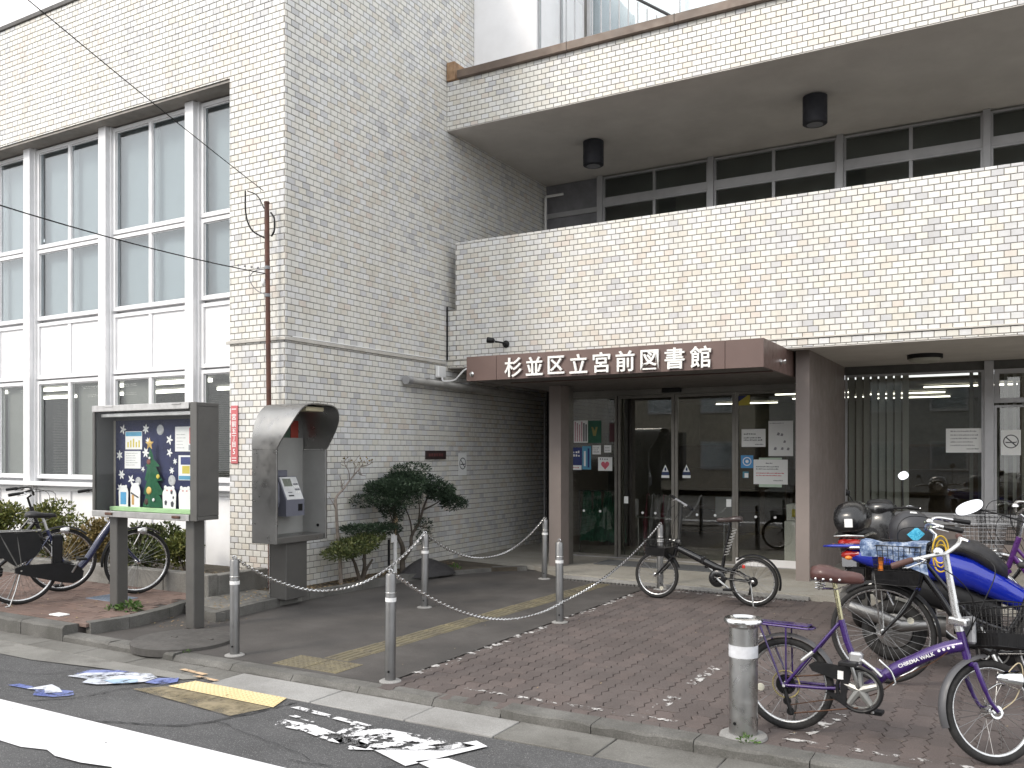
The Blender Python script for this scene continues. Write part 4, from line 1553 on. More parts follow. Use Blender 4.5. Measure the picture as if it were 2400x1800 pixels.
def no_smoking(b, fn, r):
    """ring, slash and cigarette drawn as flat print; fn maps (u, w, lift) to a point"""
    n = 32
    for i in range(n):
        a, c = 2 * math.pi * i / n, 2 * math.pi * (i + 1) / n
        b.add([fn(r * math.cos(a), r * math.sin(a), 0), fn(r * math.cos(c), r * math.sin(c), 0), fn(r * .86 * math.cos(c), r * .86 * math.sin(c), 0), fn(r * .86 * math.cos(a), r * .86 * math.sin(a), 0)], [(0, 1, 2, 3)])
    k = r * 0.06
    for s in ((-.62, .62),):
        b.add([fn(-.62 * r - k, .62 * r - k, 0), fn(-.62 * r + k, .62 * r + k, 0), fn(.62 * r + k, -.62 * r + k, 0), fn(.62 * r - k, -.62 * r - k, 0)], [(0, 1, 2, 3)])
    b.add([fn(-.7 * r, -.22 * r, .0004), fn(.62 * r, -.22 * r, .0004), fn(.62 * r, -.06 * r, .0004), fn(-.7 * r, -.06 * r, .0004)], [(0, 1, 2, 3)])
    b.add([fn(.66 * r, -.22 * r, 0), fn(.72 * r, -.22 * r, 0), fn(.72 * r, .1 * r, 0), fn(.66 * r, .1 * r, 0)], [(0, 1, 2, 3)])


ns = empty('no_smoking_sign', 'white no-smoking sign on the shaded tiled side wall behind the pruned tree', 'sign', (SX + 0.0085, 0, 0))
MB().bbox(0, 0.006, 10.53, 10.74, 1.23, 1.55, 0.002).build('plate', PAPER, ns, smooth=0)
b = MB()
no_smoking(b, lambda u, w, l: (0.0068 + l, 10.635 + u, 1.40 + w), 0.085)
b.build('symbol', INK, ns, smooth=0)

# ================================================================== POSTERS AND NOTICES ON THE GLASS
def poster(name, label, x0, x1, z0, z1, y, mat=PAPER, cat='poster', group=None):
    o = empty(name, label, cat, (0, 0, 0), 0, group)
    MB().box(x0, x1, y - 0.0012, y, z0, z1).build('paper', mat, o, smooth=0)
    return o


def lines(o, x0, x1, zs, y, h=0.010, mat=INK, seed=1, full=0.9, name='printed_text'):
    rnd = random.Random(seed)
    b = MB()
    for z in zs:
        x = x0
        xe = x0 + (x1 - x0) * rnd.uniform(full - 0.25, full)
        while x < xe:
            w = rnd.uniform(0.5, 0.95) * h
            hh = h * rnd.uniform(0.6, 1.0)
            b.quad((x, y, z), (min(x + w, x1), y, z), (min(x + w, x1), y, z + hh), (x, y, z + hh))
            x += h * 1.15
    return b.build(name, mat, o, smooth=0)


def patch(o, name, x0, x1, z0, z1, y, mat):
    return MB().quad((x0, y, z0), (x1, y, z0), (x1, y, z1), (x0, y, z1)).build(name, mat, o, smooth=0)


PY = DY - 0.0255          # outer face of the door glass
P1 = PY - 0.0018
NAVY = mk('navy_print', (0.03, 0.045, 0.17), 0.6)
SKYB = mk('sky_blue_print', (0.10, 0.33, 0.50), 0.6)
PINKP = mk('pink_print', (0.50, 0.30, 0.33), 0.6, var=0.25, scale=30)
GREENP = mk('dark_green_print', (0.02, 0.10, 0.06), 0.6, var=0.15)
REDP = mk('red_print', (0.55, 0.06, 0.07), 0.6)
YELP = mk('yellow_print', (0.62, 0.52, 0.08), 0.6)
GREYPR = mk('grey_print', (0.28, 0.28, 0.30), 0.7)

o = poster('poster', 'pinkish poster with columns of print on the left glass of the entrance', -5.654, -5.427, 1.703, 2.027, PY, PAPER)
for i in range(6):
    patch(o, 'print_column', -5.640 + i * 0.035, -5.618 + i * 0.035, 1.72, 2.01 - 0.02 * (i % 3), P1, PINKP if i < 4 else INK)
o = poster('poster', 'dark green poster with a yellow figure beside the pinkish poster', -5.421, -5.212, 1.696, 2.022, PY, GREENP)
MB().sheet_y([(-5.34, 1.80), (-5.30, 1.80), (-5.27, 1.93), (-5.30, 1.93), (-5.315, 1.87), (-5.345, 1.93), (-5.37, 1.93)], P1, 0.0006).build('yellow_figure', mk('dull_yellow_print', (0.25, 0.22, 0.07), 0.6), o, smooth=0)
poster('poster', 'narrow dark maroon poster next to the first door post', -5.086, -4.998, 1.711, 1.976, PY, mk('maroon_print', (0.06, 0.015, 0.02), 0.6, var=0.2, scale=20))
o = poster('notice', 'navy notice with white lettering and a white foot, lowest left on the entrance glass', -5.753, -5.523, 1.301, 1.632, PY, NAVY, 'notice')
lines(o, -5.74, -5.535, [1.55, 1.50], P1, 0.034, PAPER, 3, 1.0)
patch(o, 'white_foot', -5.748, -5.528, 1.305, 1.372, P1, PAPER)
lines(o, -5.735, -5.54, [1.33], P1 - 0.0006, 0.018, REDP, 4, 0.95, 'red_text')
o = poster('notice', 'sky-blue strip poster beside the navy notice', -5.516, -5.375, 1.312, 1.652, PY, SKYB, 'notice')
patch(o, 'print_column', -5.43, -5.40, 1.34, 1.62, P1, NAVY)
patch(o, 'print_column', -5.49, -5.46, 1.36, 1.58, P1, PAPER)
o = poster('notice', 'small white square notice above the heart sticker, left of the pair', -5.353, -5.219, 1.532, 1.662, PY, PAPER, 'notice')
lines(o, -5.335, -5.235, [1.56, 1.59, 1.62], P1, 0.016, GREYPR, 5)
o = poster('notice', 'smaller white square notice close to the first door post', -5.167, -5.057, 1.559, 1.665, PY, PAPER, 'notice')
lines(o, -5.15, -5.075, [1.585, 1.62], P1, 0.016, GREYPR, 6)
o = poster('heart_sticker', 'white sticker with a red heart on the left entrance glass', -5.263, -5.042, 1.295, 1.491, PY, PAPER, 'sticker')
hp = []
for i in range(28):
    t = 2 * math.pi * i / 28
    hp.append((-5.152 + 0.0042 * 16 * math.sin(t) ** 3 * 0.95, 1.378 + 0.0042 * (13 * math.cos(t) - 5 * math.cos(2 * t) - 2 * math.cos(3 * t) - math.cos(4 * t))))
MB().sheet_y(hp, P1, 0.0006).build('red_heart', mk('rose_red_print', (0.62, 0.13, 0.18), 0.6), o, smooth=0)
lines(o, -5.235, -5.075, [1.452], P1, 0.030, GREYPR, 7, 1.0)
o = poster('notice', 'blue and yellow sticker high in the corner of the right entrance glass', -3.227, -3.067, 2.185, 2.317, PY, YELP, 'sticker')
MB().sheet_y([(-3.225, 2.23), (-3.10, 2.315), (-3.225, 2.315)], P1, 0.0006).build('blue_corner', NAVY, o, smooth=0)
o = poster('notice', 'white landscape notice with bold heading on the right entrance glass, left of the tall sheet', -3.18, -2.864, 1.632, 1.868, PY, PAPER, 'notice')
lines(o, -3.15, -2.89, [1.795], P1, 0.020, INK, 8, 0.75)
lines(o, -3.15, -2.89, [1.745, 1.715], P1, 0.018, INK, 9, 1.0)
lines(o, -3.0, -2.89, [1.66], P1, 0.012, INK, 10, 1.0)
o = poster('poster', 'tall white sheet with small scattered drawings on the right entrance glass', -2.827, -2.511, 1.512, 1.971, PY, PAPER)
b = MB()
for x, z, s in ((-2.70, 1.80, .022), (-2.655, 1.79, .02), (-2.62, 1.70, .018), (-2.74, 1.61, .022), (-2.65, 1.61, .02), (-2.575, 1.605, .02)):
    b.add([(x - s, P1, z - s * .7), (x + s * .6, P1, z - s), (x + s, P1, z + s * .5), (x - s * .2, P1, z + s)], [(0, 1, 2, 3)])
b.build('small_drawings', GREYPR, o, smooth=0)
lines(o, -2.81, -2.55, [1.935], P1, 0.012, GREYPR, 12, 0.8)
o = poster('sticker', 'blue sticker with a round white mark on the right entrance glass', -3.189, -3.026, 1.353, 1.521, PY, mk('bright_blue_print', (0.07, 0.30, 0.62), 0.5), 'sticker')
b = MB()
for i in range(24):
    a, c = 2 * math.pi * i / 24, 2 * math.pi * (i + 1) / 24
    for r0, r1 in ((0.046, 0.058), (0.0, 0.022)):
        b.add([(-3.107 + r * math.cos(q), P1, 1.44 + r * math.sin(q)) for r, q in ((r0, a), (r1, a), (r1, c), (r0, c))], [(0, 1, 2, 3)])
b.build('round_mark', PAPER, o, smooth=0)
o = poster('sticker', 'small teal and white sticker below the round blue one', -3.165, -3.086, 1.221, 1.305, PY, mk('teal_print', (0.05, 0.22, 0.30), 0.5), 'sticker')
patch(o, 'white_patch', -3.14, -3.09, 1.225, 1.285, P1, PAPER)
o = poster('notice', 'large white notice on pale green backing, lowest right on the entrance glass', -3.021, -2.579, 1.142, 1.465, PY - 0.002, PAPER, 'notice')
lines(o, -2.86, -2.76, [1.41], P1 - 0.002, 0.016, INK, 13, 1.0)
lines(o, -2.985, -2.62, [1.365, 1.335], P1 - 0.002, 0.015, INK, 14, 1.0)
lines(o, -2.985, -2.62, [1.28, 1.25], P1 - 0.002, 0.015, REDP, 15, 1.0, 'red_text')
lines(o, -2.76, -2.62, [1.185], P1 - 0.002, 0.015, INK, 16, 1.0)
MB().box(-2.95, -2.655, PY - 0.0015, PY, 1.105, 1.49).build('green_backing', mk('pale_green_paper', (0.50, 0.62, 0.50), 0.7), o, smooth=0)
o = poster('notice', 'white landscape notice on the window under the balcony', -0.825, -0.389, 1.557, 1.876, RY - 0.002, PAPER, 'notice')
lines(o, -0.77, -0.44, [1.83, 1.78, 1.735, 1.69, 1.645], RY - 0.0038, 0.018, GREYPR, 17, 1.0)
lines(o, -0.58, -0.41, [1.60], RY - 0.0038, 0.014, INK, 18, 1.0)
ns2 = poster('no_smoking_sign', 'white no-smoking sheet on the far right window under the balcony', -0.184, 0.039, 1.524, 1.848, RY - 0.002, PAPER, 'sign')
b = MB()
no_smoking(b, lambda u, w, l: (-0.0725 + u, RY - 0.0036 - l, 1.70 + w), 0.088)
b.build('symbol', INK, ns2, smooth=0)

# things standing behind the entrance glass
gc = empty('green_cloth_stand', 'dark green cloth covers hanging in a row behind the left entrance glass', 'cloth')
GCL = mk('dark_green_cloth', (0.012, 0.075, 0.045), 0.8, var=0.4, scale=14)
for i in range(4):
    b = MB()
    x = -5.58 + i * 0.17
    n = 10
    vs = []
    for r in range(7):
        z = 0.98 - r * 0.125
        for k in range(n + 1):
            u = k / n
            vs.append((x + (u - .5) * (0.13 + 0.02 * r), 11.95 + 0.022 * math.sin(u * 15 + i + r * .5), z + 0.02 * math.sin(u * 3.1)))
    b.add(vs, [(r * (n + 1) + k, r * (n + 1) + k + 1, (r + 1) * (n + 1) + k + 1, (r + 1) * (n + 1) + k) for r in range(6) for k in range(n)])
    b.build('cloth_panel', GCL, gc, smooth=60)
MB().tube([(-5.7, 11.95, 0.99), (-4.98, 11.95, 0.99)], 0.012, 8).tube([(-5.7, 11.95, 0.05), (-5.7, 11.95, 0.99)], 0.012, 8).tube([(-4.98, 11.95, 0.05), (-4.98, 11.95, 0.99)], 0.012, 8).build('rail', WIRE_B, gc)
wc = empty('white_cabinet', 'white cabinet standing inside the entrance at the right pier', 'cabinet', (-2.56, 12.1, 0.05))
MB().bbox(-0.12, 0.16, -0.2, 0.2, 0, 0.60, 0.008).build('body', WHITE, wc, smooth=0)
MB().bbox(-0.10, 0.16, -0.17, 0.2, 0.605, 0.82, 0.008).build('upper_box', WHITE, wc, smooth=0)
MB().box(-0.02, 0.10, -0.204, -0.199, 0.66, 0.76).build('yellow_label', YELP, wc, smooth=0)
ib = MB().box(-3.73, -3.485, 12.3, 12.32, 0.63, 0.93)
ib = ib.box(-3.62, -3.60, 12.32, 12.34, 0.05, 0.9)
tag(ib.build('standing_board', GREYP, None, smooth=0), 'plain grey board on a stand inside the right sliding door', 'board')
# umbrellas in a rack inside the door
um = empty('umbrella_rack', 'rack of umbrellas inside the left sliding door', 'umbrella rack')
UM = [mk('dark_red_cloth', (0.12, 0.02, 0.035), 0.7), mk('grey_cloth', (0.16, 0.16, 0.17), 0.7), BLACK]
for i in range(6):
    x = -4.72 + i * 0.085
    MB().tube([(x, 12.1, 0.08), (x + 0.01, 12.1, 0.55), (x + 0.03, 12.1, 0.84)], [0.012, 0.036, 0.009], 8).tube([(x + .03, 12.1, .84), (x + .035, 12.1, .94), (x + .055, 12.1, .965), (x + .075, 12.1, .93)], .008, 6).build('umbrella', UM[i % 3], um)
b = MB()
for z in (0.12, 0.62):
    b.tube([(-4.78, 12.0, z), (-4.22, 12.0, z), (-4.22, 12.2, z), (-4.78, 12.2, z)], 0.01, 6, closed=True)
for x, y in ((-4.78, 12.0), (-4.22, 12.0), (-4.22, 12.2), (-4.78, 12.2)):
    b.cyl((x, y, 0.05), (x, y, 0.62), 0.01, n=6)
b.build('rack_frame', WIRE, um)

# ================================================================== CHAIN POSTS
posts_xy = [(-5.20, 4.78), (-3.69, 4.76), (-5.16, 7.21), (-3.63, 7.19), (-5.05, 9.58), (-3.52, 9.50)]
post_lb = ['slim steel chain post at the street, by the manhole cover', 'slim steel chain post at the street, beside the yellow guide strip',
           'slim steel chain post in front of the pruned shrub bed', 'slim steel chain post in mid-forecourt with the chain hooked low',
           'slim steel chain post before the left entrance pier', 'slim steel chain post half hidden behind the black folding bicycle']
proto = None
BH = 0.735
WHITEBAND = mk('white_reflective_band', (0.72, 0.72, 0.72), 0.4)
for (x, y), lb in zip(posts_xy, post_lb):
    if proto is None:
        proto = empty('chain_post', lb, 'bollard', (x, y, 0), 0, 'slim steel posts joined by chains')
        MB().lathe([(0.036, 0.0), (0.036, BH - 0.012), (0.030, BH), (0, BH + 0.001)], 24).build('tube', GALV, proto)
        MB().lathe([(0.0375, 0.545), (0.0375, 0.572)], 24).build('reflective_band', WHITEBAND, proto)
        MB().lathe([(0.037, 0.60), (0.0385, 0.603), (0.0385, 0.606), (0.037, 0.609)], 24).build('collar', STEEL, proto)
        MB().lathe([(0.075, 0.0), (0.075, 0.006), (0.062, 0.012), (0.037, 0.014)], 24).build('base_ring', CONC_L, proto)
        MB().ring((0.0, 0, BH + 0.014), 0.014, 0.004, (0, 1, 0), 14, 6).build('eye', CHROME, proto)
        MB().lathe([(0.008, 0), (0.008, 0.004), (0, 0.004)], 8, (0.012, -0.0345, 0.075), (0.3, -1, 0)).build('drain_hole', BLACK, proto)
        continue
    o = copy_tree(proto)
    o.location = (x, y, 0)
    o.rotation_euler = (random.uniform(-.012, .012), random.uniform(-.012, .012), 0)
    o['label'] = lb


def chain(label, p0, p1, sag, extra=None):
    """links threaded along a hanging curve"""
    pts = []
    p0, p1 = Vector(p0), Vector(p1)
    n = 120
    for i in range(n + 1):
        t = i / n
        q = p0.lerp(p1, t)
        q.z -= sag * 4 * t * (1 - t)
        pts.append(q)
    d = 0
    b = MB()
    step = 0.027
    nxt = 0.0
    k = 0
    for i in range(n):
        seg = (pts[i + 1] - pts[i])
        Ls = seg.length
        while nxt < d + Ls:
            q = pts[i] + seg * ((nxt - d) / Ls)
            t = seg.normalized()
            a = t.cross(Vector((0, 0, 1))).normalized()
            u = a if k % 2 else t.cross(a)
            u = (u + t.cross(u) * 0.45).normalized()
            loop = []
            for m in range(8):
                an = 2 * math.pi * m / 8
                loop.append(q + t * (0.021 * math.cos(an)) + u * (0.0115 * math.sin(an)))
            b.tube(loop, 0.0044, 5, closed=True)
            nxt += step
            k += 1
        d += Ls
    return tag(b.build('chain', CHROME, None, 40), label, 'chain', 'chains hung between the steel posts')


z_ = BH + 0.014
c = [(x, y, z_) for x, y in posts_xy]
chain('long sagging chain from the manhole post to the post before the shrub bed', c[0], c[2], 0.40)
chain('chain rising from the shrub bed post to the post by the entrance pier', c[2], c[4], 0.36)
low = (posts_xy[3][0] + 0.042, posts_xy[3][1] - 0.01, 0.20)
chain('chain hanging from the street post by the guide strip down to the low hook', c[1], low, 0.24)
chain('chain rising from the low hook to the post behind the black folding bicycle', low, c[5], 0.10)

# ------------------------------------------------------------------ thick stainless bollard
bb = empty('steel_bollard', 'thick stainless bollard with a flanged cap and white band, beside the purple bicycle', 'bollard', (-1.30, 4.80, 0.0))
MB().lathe([(0.077, 0.0), (0.077, 0.600)], 40).build('tube', STEEL, bb)
MB().lathe([(0.077, 0.600), (0.096, 0.618), (0.104, 0.628), (0.104, 0.640), (0.098, 0.650), (0.075, 0.654), (0.066, 0.645), (0.0, 0.645)], 40).build('cap', CHROME, bb)
MB().lathe([(0.0785, 0.440), (0.0785, 0.505)], 40).build('reflective_band', mk('scuffed_white_band', (0.62, 0.63, 0.66), 0.4, var=0.1, scale=20, dirt=(0.3, 0.3, 0.3), dirt_amt=0.5), bb)
MB().lathe([(0.13, 0.0), (0.125, 0.014), (0.10, 0.022), (0.077, 0.022)], 32).build('base_ring', CONC_L, bb)
MB().lathe([(0.009, 0), (0.009, 0.003), (0, 0.003)], 10, (-0.027, -0.0725, 0.085), (-0.35, -1, 0)).build('drain_hole', BLACK, bb)

# ================================================================== NOTICE CASE
nb = empty('notice_case', 'grey metal notice display case on two square posts beside the parked bicycles', 'notice board', (-6.84, 5.30, 0))
nb.rotation_euler = (0, 0, R(0))
x0, x1, z0, z1, yf, yb = -0.71, 0.72, 0.965, 1.99, -0.10, 0.145
GM = mk('grey_painted_metal', (0.115, 0.112, 0.106), 0.42, 0.3, var=0.12, scale=4, dirt=(0.08, 0.075, 0.07), dirt_amt=0.4)
GMI = mk('dark_grey_lining', (0.085, 0.085, 0.085), 0.6, var=0.1)
t = 0.02
MB().bbox(x0, x1, yf + .02, yb, z1 - 0.035, z1, 0.004).build('top_panel', GM, nb, smooth=0)
MB().bbox(x0, x1, yf + .02, yb, z0, z0 + 0.035, 0.004).build('bottom_panel', GM, nb, smooth=0)
MB().bbox(x0, x0 + t, yf + .02, yb, z0 + .036, z1 - .036, 0.003).build('side_panel', GM, nb, smooth=0)
MB().bbox(x1 - t, x1, yf + .02, yb, z0 + .036, z1 - .036, 0.003).build('side_panel', GM, nb, smooth=0)
MB().box(x0 + t, x1 - t, yb - 0.02, yb - 0.001, z0 + .036, z1 - .036).build('back_panel', GMI, nb, smooth=0)
b = MB()
b.box(x0 + t + .001, x0 + t + 0.006, yf + .03, yb - 0.021, z0 + .04, z1 - .04)
b.box(x1 - t - .006, x1 - t - .001, yf + .03, yb - 0.021, z0 + .04, z1 - .04)
b.build('lining', GMI, nb, smooth=0)
AL2 = mk('scuffed_aluminium_rail', (0.50, 0.49, 0.48), 0.38, 0.8, var=0.15, scale=9, dirt=(0.15, 0.14, 0.13), dirt_amt=0.5)
MB().bbox(x0 - .004, x1 - .10, yf, yf + .02, z1 - 0.055, z1 + 0.004, 0.004).build('front_rail', AL2, nb, smooth=0)
MB().bbox(x0 - .004, x1 - .10, yf, yf + .02, z0 - 0.006, z0 + 0.05, 0.004).build('front_rail', AL2, nb, smooth=0)
MB().bbox(x0, x0 + .035, yf + .002, yf + .018, z0 + .051, z1 - .056, 0.003).build('front_stile', GM, nb, smooth=0)
MB().bbox(x1 - .085, x1 - .002, yf + .002, yf + .018, z0 - .004, z1 + .002, 0.003).build('front_stile', GM, nb, smooth=0)
MB().box(x0 + .036, x1 - .086, yf + .008, yf + .012, z0 + .051, z1 - .056).build('pane', glass_mat('case_glass', (0.985, 0.99, 0.99), 0, 0.25), nb, smooth=0)
MB().bbox(x0 + 0.06, x1 - 0.10, yf + .05, yf + .09, z1 - .105, z1 - .07, 0.004).build('lamp_batten', AL2, nb, smooth=0)
for xx in (x0 + 0.25, x1 - 0.26):
    MB().bbox(xx - .05, xx + .05, yf - .012, yf, z0 + .012, z0 + .036, 0.004).build('rusty_latch', mk('rusty_iron', (0.10, 0.05, 0.035), 0.8, var=0.4, scale=30) if xx < 0 else bpy.data.materials['rusty_iron'], nb, smooth=0)
    MB().bbox(xx - .06, xx + .06, yf - .006, yf, z1 - .016, z1 - .002, 0.003).build('hinge', AL2, nb, smooth=0)
for i, px in enumerate((-0.53, 0.52)):
    zb = 0.085 if i == 0 else 0.0
    MB().bbox(px - 0.055, px + 0.055, -0.005, 0.115, zb, z0 - 0.002, 0.006).build('post', GM, nb, smooth=0)

# the display inside: blue backing, paper tree, snowflakes, papers, paper animals (each its own piece)
OX, OY = -6.84, 5.30
by = OY + yb - 0.022
bs = empty('blue_display_board', 'dark blue backing board inside the notice case', 'display board', (0, 0, 0))
MB().box(-7.50, -6.32, by - 0.006, by - 0.001, 1.005, 1.86).build('board', mk('dark_blue_cloth', (0.022, 0.028, 0.085), 0.9, var=0.2, scale=20), bs, smooth=0)
MB().box(-7.525, -7.502, by - 0.012, by - 0.001, 1.005, 1.86).build('trim', mk('beige_trim', (0.42, 0.39, 0.33), 0.7), bs, smooth=0)
dy = by - 0.0075
gr = MB().bbox(-7.50, -6.33, by - 0.075, by - 0.02, 1.003, 1.045, 0.004).build('green_strip', mk('light_green_card', (0.40, 0.62, 0.33), 0.8), None, smooth=0)
tag(gr, 'light green card strip along the foot of the notice display', 'card strip')


def flake(cx, cz, r, arms=6, a0=0.0):
    b = MB()
    for k in range(arms):
        a = a0 + 2 * math.pi * k / arms
        d, n = Vector((math.cos(a), math.sin(a))), Vector((-math.sin(a), math.cos(a)))
        P = [d * 0.0 - n * r * .14, d * r * .55 - n * r * .2, d * r, d * r * .55 + n * r * .2, n * r * .14]
        y = dy - 0.0015 - 0.0004 * k
        b.add([(cx + p.x, y, cz + p.y) for p in P], [(0, 1, 2, 3, 4)])
    b.lathe([(r * .22, 0), (0, 0.001)], 10, (cx, dy - .005, cz), (0, -1, 0))
    return b


fl = [(-7.39, 1.775, .052, 'beside the top left corner of the display'), (-7.06, 1.775, .05, 'above the smallest snowflake near the star'), (-7.03, 1.665, .036, 'left of the gold star'),
      (-6.73, 1.672, .052, 'right of the gold star'), (-7.44, 1.53, .05, 'at the left edge beside the plain paper'), (-7.06, 1.555, .055, 'right of the plain white paper'),
      (-6.73, 1.555, .045, 'below the large right-hand paper'), (-6.655, 1.475, .032, 'left of the blue leaflet'), (-7.41, 1.345, .052, 'under the plain white paper at the left'),
      (-7.27, 1.30, .052, 'above the blue-bellied paper animal'), (-6.70, 1.39, .036, 'right of the paper tree at half height'), (-7.43, 1.215, .05, 'left of the blue-bellied paper animal'),
      (-7.10, 1.40, .03, 'partly behind the left edge of the tree')]
for i, (cx, cz, r, w) in enumerate(fl):
    tag(flake(cx, cz, r, 6 if i % 3 else 5, i * 0.4).build('paper_snowflake', PAPER, None, smooth=0), 'white paper snowflake ' + w + ' in the notice case', 'paper snowflake', 'paper snowflakes in the notice case')
for cx, cz, r, w in ((-6.86, 1.765, .05, 'above the gold star'), (-6.70, 1.30, .05, 'above the spotted paper animal'), (-7.17, 1.285, .042, 'left of the tree above the paper figure')):
    MBx = MB().lathe([(r, 0), (r * .9, .004), (0, .006)], 10, (cx, dy, cz), (0, -1, 0))
    tag(MBx.build('grey_paper_ball', mk('crumpled_grey_paper', (0.45, 0.46, 0.47), 0.8, var=0.25, scale=40) if w.startswith('above the gold') else bpy.data.materials['crumpled_grey_paper'], None), 'grey round paper cut-out ' + w, 'paper cut-out')
for (a, c, lb, kind) in (((-7.355, 1.755), (-7.115, 1.585), 'paper with yellow bars pinned at the upper left of the display', 0), ((-7.365, 1.57), (-7.135, 1.405), 'plain white paper pinned below the paper with yellow bars', 1),
                         ((-6.655, 1.79), (-6.375, 1.565), 'large white paper with a red edge at the upper right of the display', 2), ((-6.61, 1.53), (-6.41, 1.305), 'blue and white leaflet at the right of the display', 3)):
    o = empty('pinned_paper', lb, 'paper', (0, 0, 0), 0, 'papers pinned in the notice case')
    MB().box(a[0], c[0], dy - .0015, dy - .0003, c[1], a[1]).build('paper', PAPER, o, smooth=0)
    yy = dy - .0022
    if kind == 0:
        for k in range(5):
            patch(o, 'yellow_bar', a[0] + .03 + k * .04, a[0] + .05 + k * .04, c[1] + .02, c[1] + .07 + .015 * (k % 3), yy, YELP)
        patch(o, 'blue_heading', a[0] + .005, c[0] - .005, a[1] - .045, a[1] - .005, yy, SKYB)
    if kind == 1:
        lines(o, a[0] + .02, c[0] - .02, [c[1] + .03 + .022 * k for k in range(6)], yy, .007, GREYPR, 31)
    if kind == 2:
        patch(o, 'red_edge', c[0] - .09, c[0] - .04, c[1] + .07, a[1] - .01, yy, REDP)
        patch(o, 'grey_block', c[0] - .10, c[0] - .005, c[1] + .01, c[1] + .06, yy, GREYPR)
        lines(o, a[0] + .02, c[0] - .13, [c[1] + .03 + .03 * k for k in range(5)], yy, .007, GREYPR, 33)
    if kind == 3:
        patch(o, 'blue_heading', a[0] + .03, c[0] - .03, a[1] - .085, a[1] - .015, yy, NAVY)
        patch(o, 'blue_foot', a[0] + .005, c[0] - .005, c[1] + .005, c[1] + .04, yy, SKYB)
        patch(o, 'yellow_panel', a[0] + .05, c[0] - .05, c[1] + .06, c[1] + .13, yy, YELP)
tr = empty('paper_tree', 'folded dark green paper tree standing in the middle of the notice case', 'paper tree', (0, 0, 0))
TG = mk('green_felt', (0.012, 0.10, 0.045), 0.9, var=0.25, scale=18)
out = [(0, 1.60), (.035, 1.52), (.03, 1.50), (.10, 1.43), (.055, 1.425), (.125, 1.30), (.07, 1.295), (.15, 1.17), (.09, 1.165), (.17, 1.05), (0, 1.05)]
cx = -6.925
for s in (-1, 1):
    b = MB()
    b.add([(cx + s * x, dy - .06 + .05 * (x / .17), z) for x, z in out], [tuple(range(len(out)))])
    b.build('tree_half', TG, tr, smooth=0)
for (x, z, r, m_) in ((-.02, 1.47, .026, mk('red_brown_ornament', (0.22, 0.07, 0.05), 0.7)), (.0, 1.475 + .03, .012, PAPER), (-.015, 1.205, .036, mk('gold_ornament', (0.62, 0.42, 0.12), 0.5)), (.085, 1.335, .022, YELP), (.04, 1.12, .016, WHITE), (-.07, 1.10, .03, mk('brown_ornament', (0.06, 0.03, 0.025), 0.8))):
    MB().lathe([(r, 0), (r * .8, .006), (0, .008)], 12, (cx + x, dy - .065 + .05 * abs(x) / .17, z), (0, -1, 0)).build('ornament', m_, tr)
st = MB()
P = []
for k in range(10):
    a = R(90 + 36 * k)
    rr = .062 if k % 2 == 0 else .026
    P.append((cx + rr * math.cos(a), dy - .066, 1.635 + rr * math.sin(a)))
st.add(P + [(cx, dy - .08, 1.635)], [(k, (k + 1) % 10, 10) for k in range(10)])
tag(st.build('gold_star', bpy.data.materials['gold_ornament'], None, smooth=0), 'gold paper star on top of the paper tree', 'paper star')


def paper_animal(cx, z0, w, h, label, kind):
    o = empty('paper_animal', label, 'paper animal', (0, 0, 0), 0, 'paper animals in the notice case')
    yy = by - 0.045
    P = []
    for k in range(16):
        a = math.pi * k / 15
        P.append((cx + w * math.cos(a), z0 + h * .62 + h * .38 * math.sin(a)))
    P = [(cx + w * .92, z0)] + P + [(cx - w * .92, z0)]
    MB().sheet_y(P, yy, .003).build('body', PAPER, o, smooth=0)
    b = MB()
    for s in (-1, 1):
        b.lathe([(w * .22, 0), (0, .003)], 10, (cx + s * w * .55, yy - .001, z0 + h * .95), (0, -1, 0))
    b.build('ears', PAPER, o)
    yy -= .0012
    if kind == 0:
        patch(o, 'blue_belly', cx - w * .6, cx + w * .6, z0 + .02, z0 + h * .68, yy, mk('cut_blue_paper', (0.10, 0.36, 0.62), 0.8))
    if kind == 1:
        patch(o, 'orange_scarf', cx - w * .7, cx - w * .2, z0 + .02, z0 + h * .5, yy, mk('orange_paper', (0.65, 0.38, 0.15), 0.8))
        MB().quad((cx - w * .9, yy, z0 + h * .55), (cx + w * .7, yy, z0 + h * .36), (cx + w * .75, yy, z0 + h * .42), (cx - w * .85, yy, z0 + h * .62)).build('string', INK, o, smooth=0)
    if kind == 2:
        b = MB()
        for (u, v, r) in ((-.5, .25, .02), (.45, .2, .024), (.35, .75, .018), (.6, .5, .012)):
            b.add([(cx + w * u + r * math.cos(a_), yy, z0 + h * v + 1.3 * r * math.sin(a_)) for a_ in (0.3, 1.4, 2.6, 3.9, 5.2)], [(0, 1, 2, 3, 4)])
        b.build('black_spots', INK, o, smooth=0)
    if kind in (2, 3):
        b = MB()
        for u in (-.3, .3):
            b.add([(cx + w * u + .012 * math.cos(a_), yy - .0004, z0 + h * .82 + .008 * math.sin(a_)) for a_ in (0, 1.2, 2.4, 3.6, 4.8)], [(0, 1, 2, 3, 4)])
        b.build('pink_cheeks', mk('pink_paper', (0.62, 0.25, 0.22), 0.8), o, smooth=0)
    return o


paper_animal(-7.335, 1.046, .07, .20, 'white paper animal with a blue belly, left of the paper tree', 0)
paper_animal(-7.165, 1.046, .07, .225, 'white paper figure with an orange scarf, next to the paper tree', 1)
paper_animal(-6.69, 1.046, .092, .20, 'white paper animal with black spots, right of the paper tree', 2)
paper_animal(-6.48, 1.046, .085, .20, 'plain white paper animal with pink cheeks, farthest right in the notice case', 3)

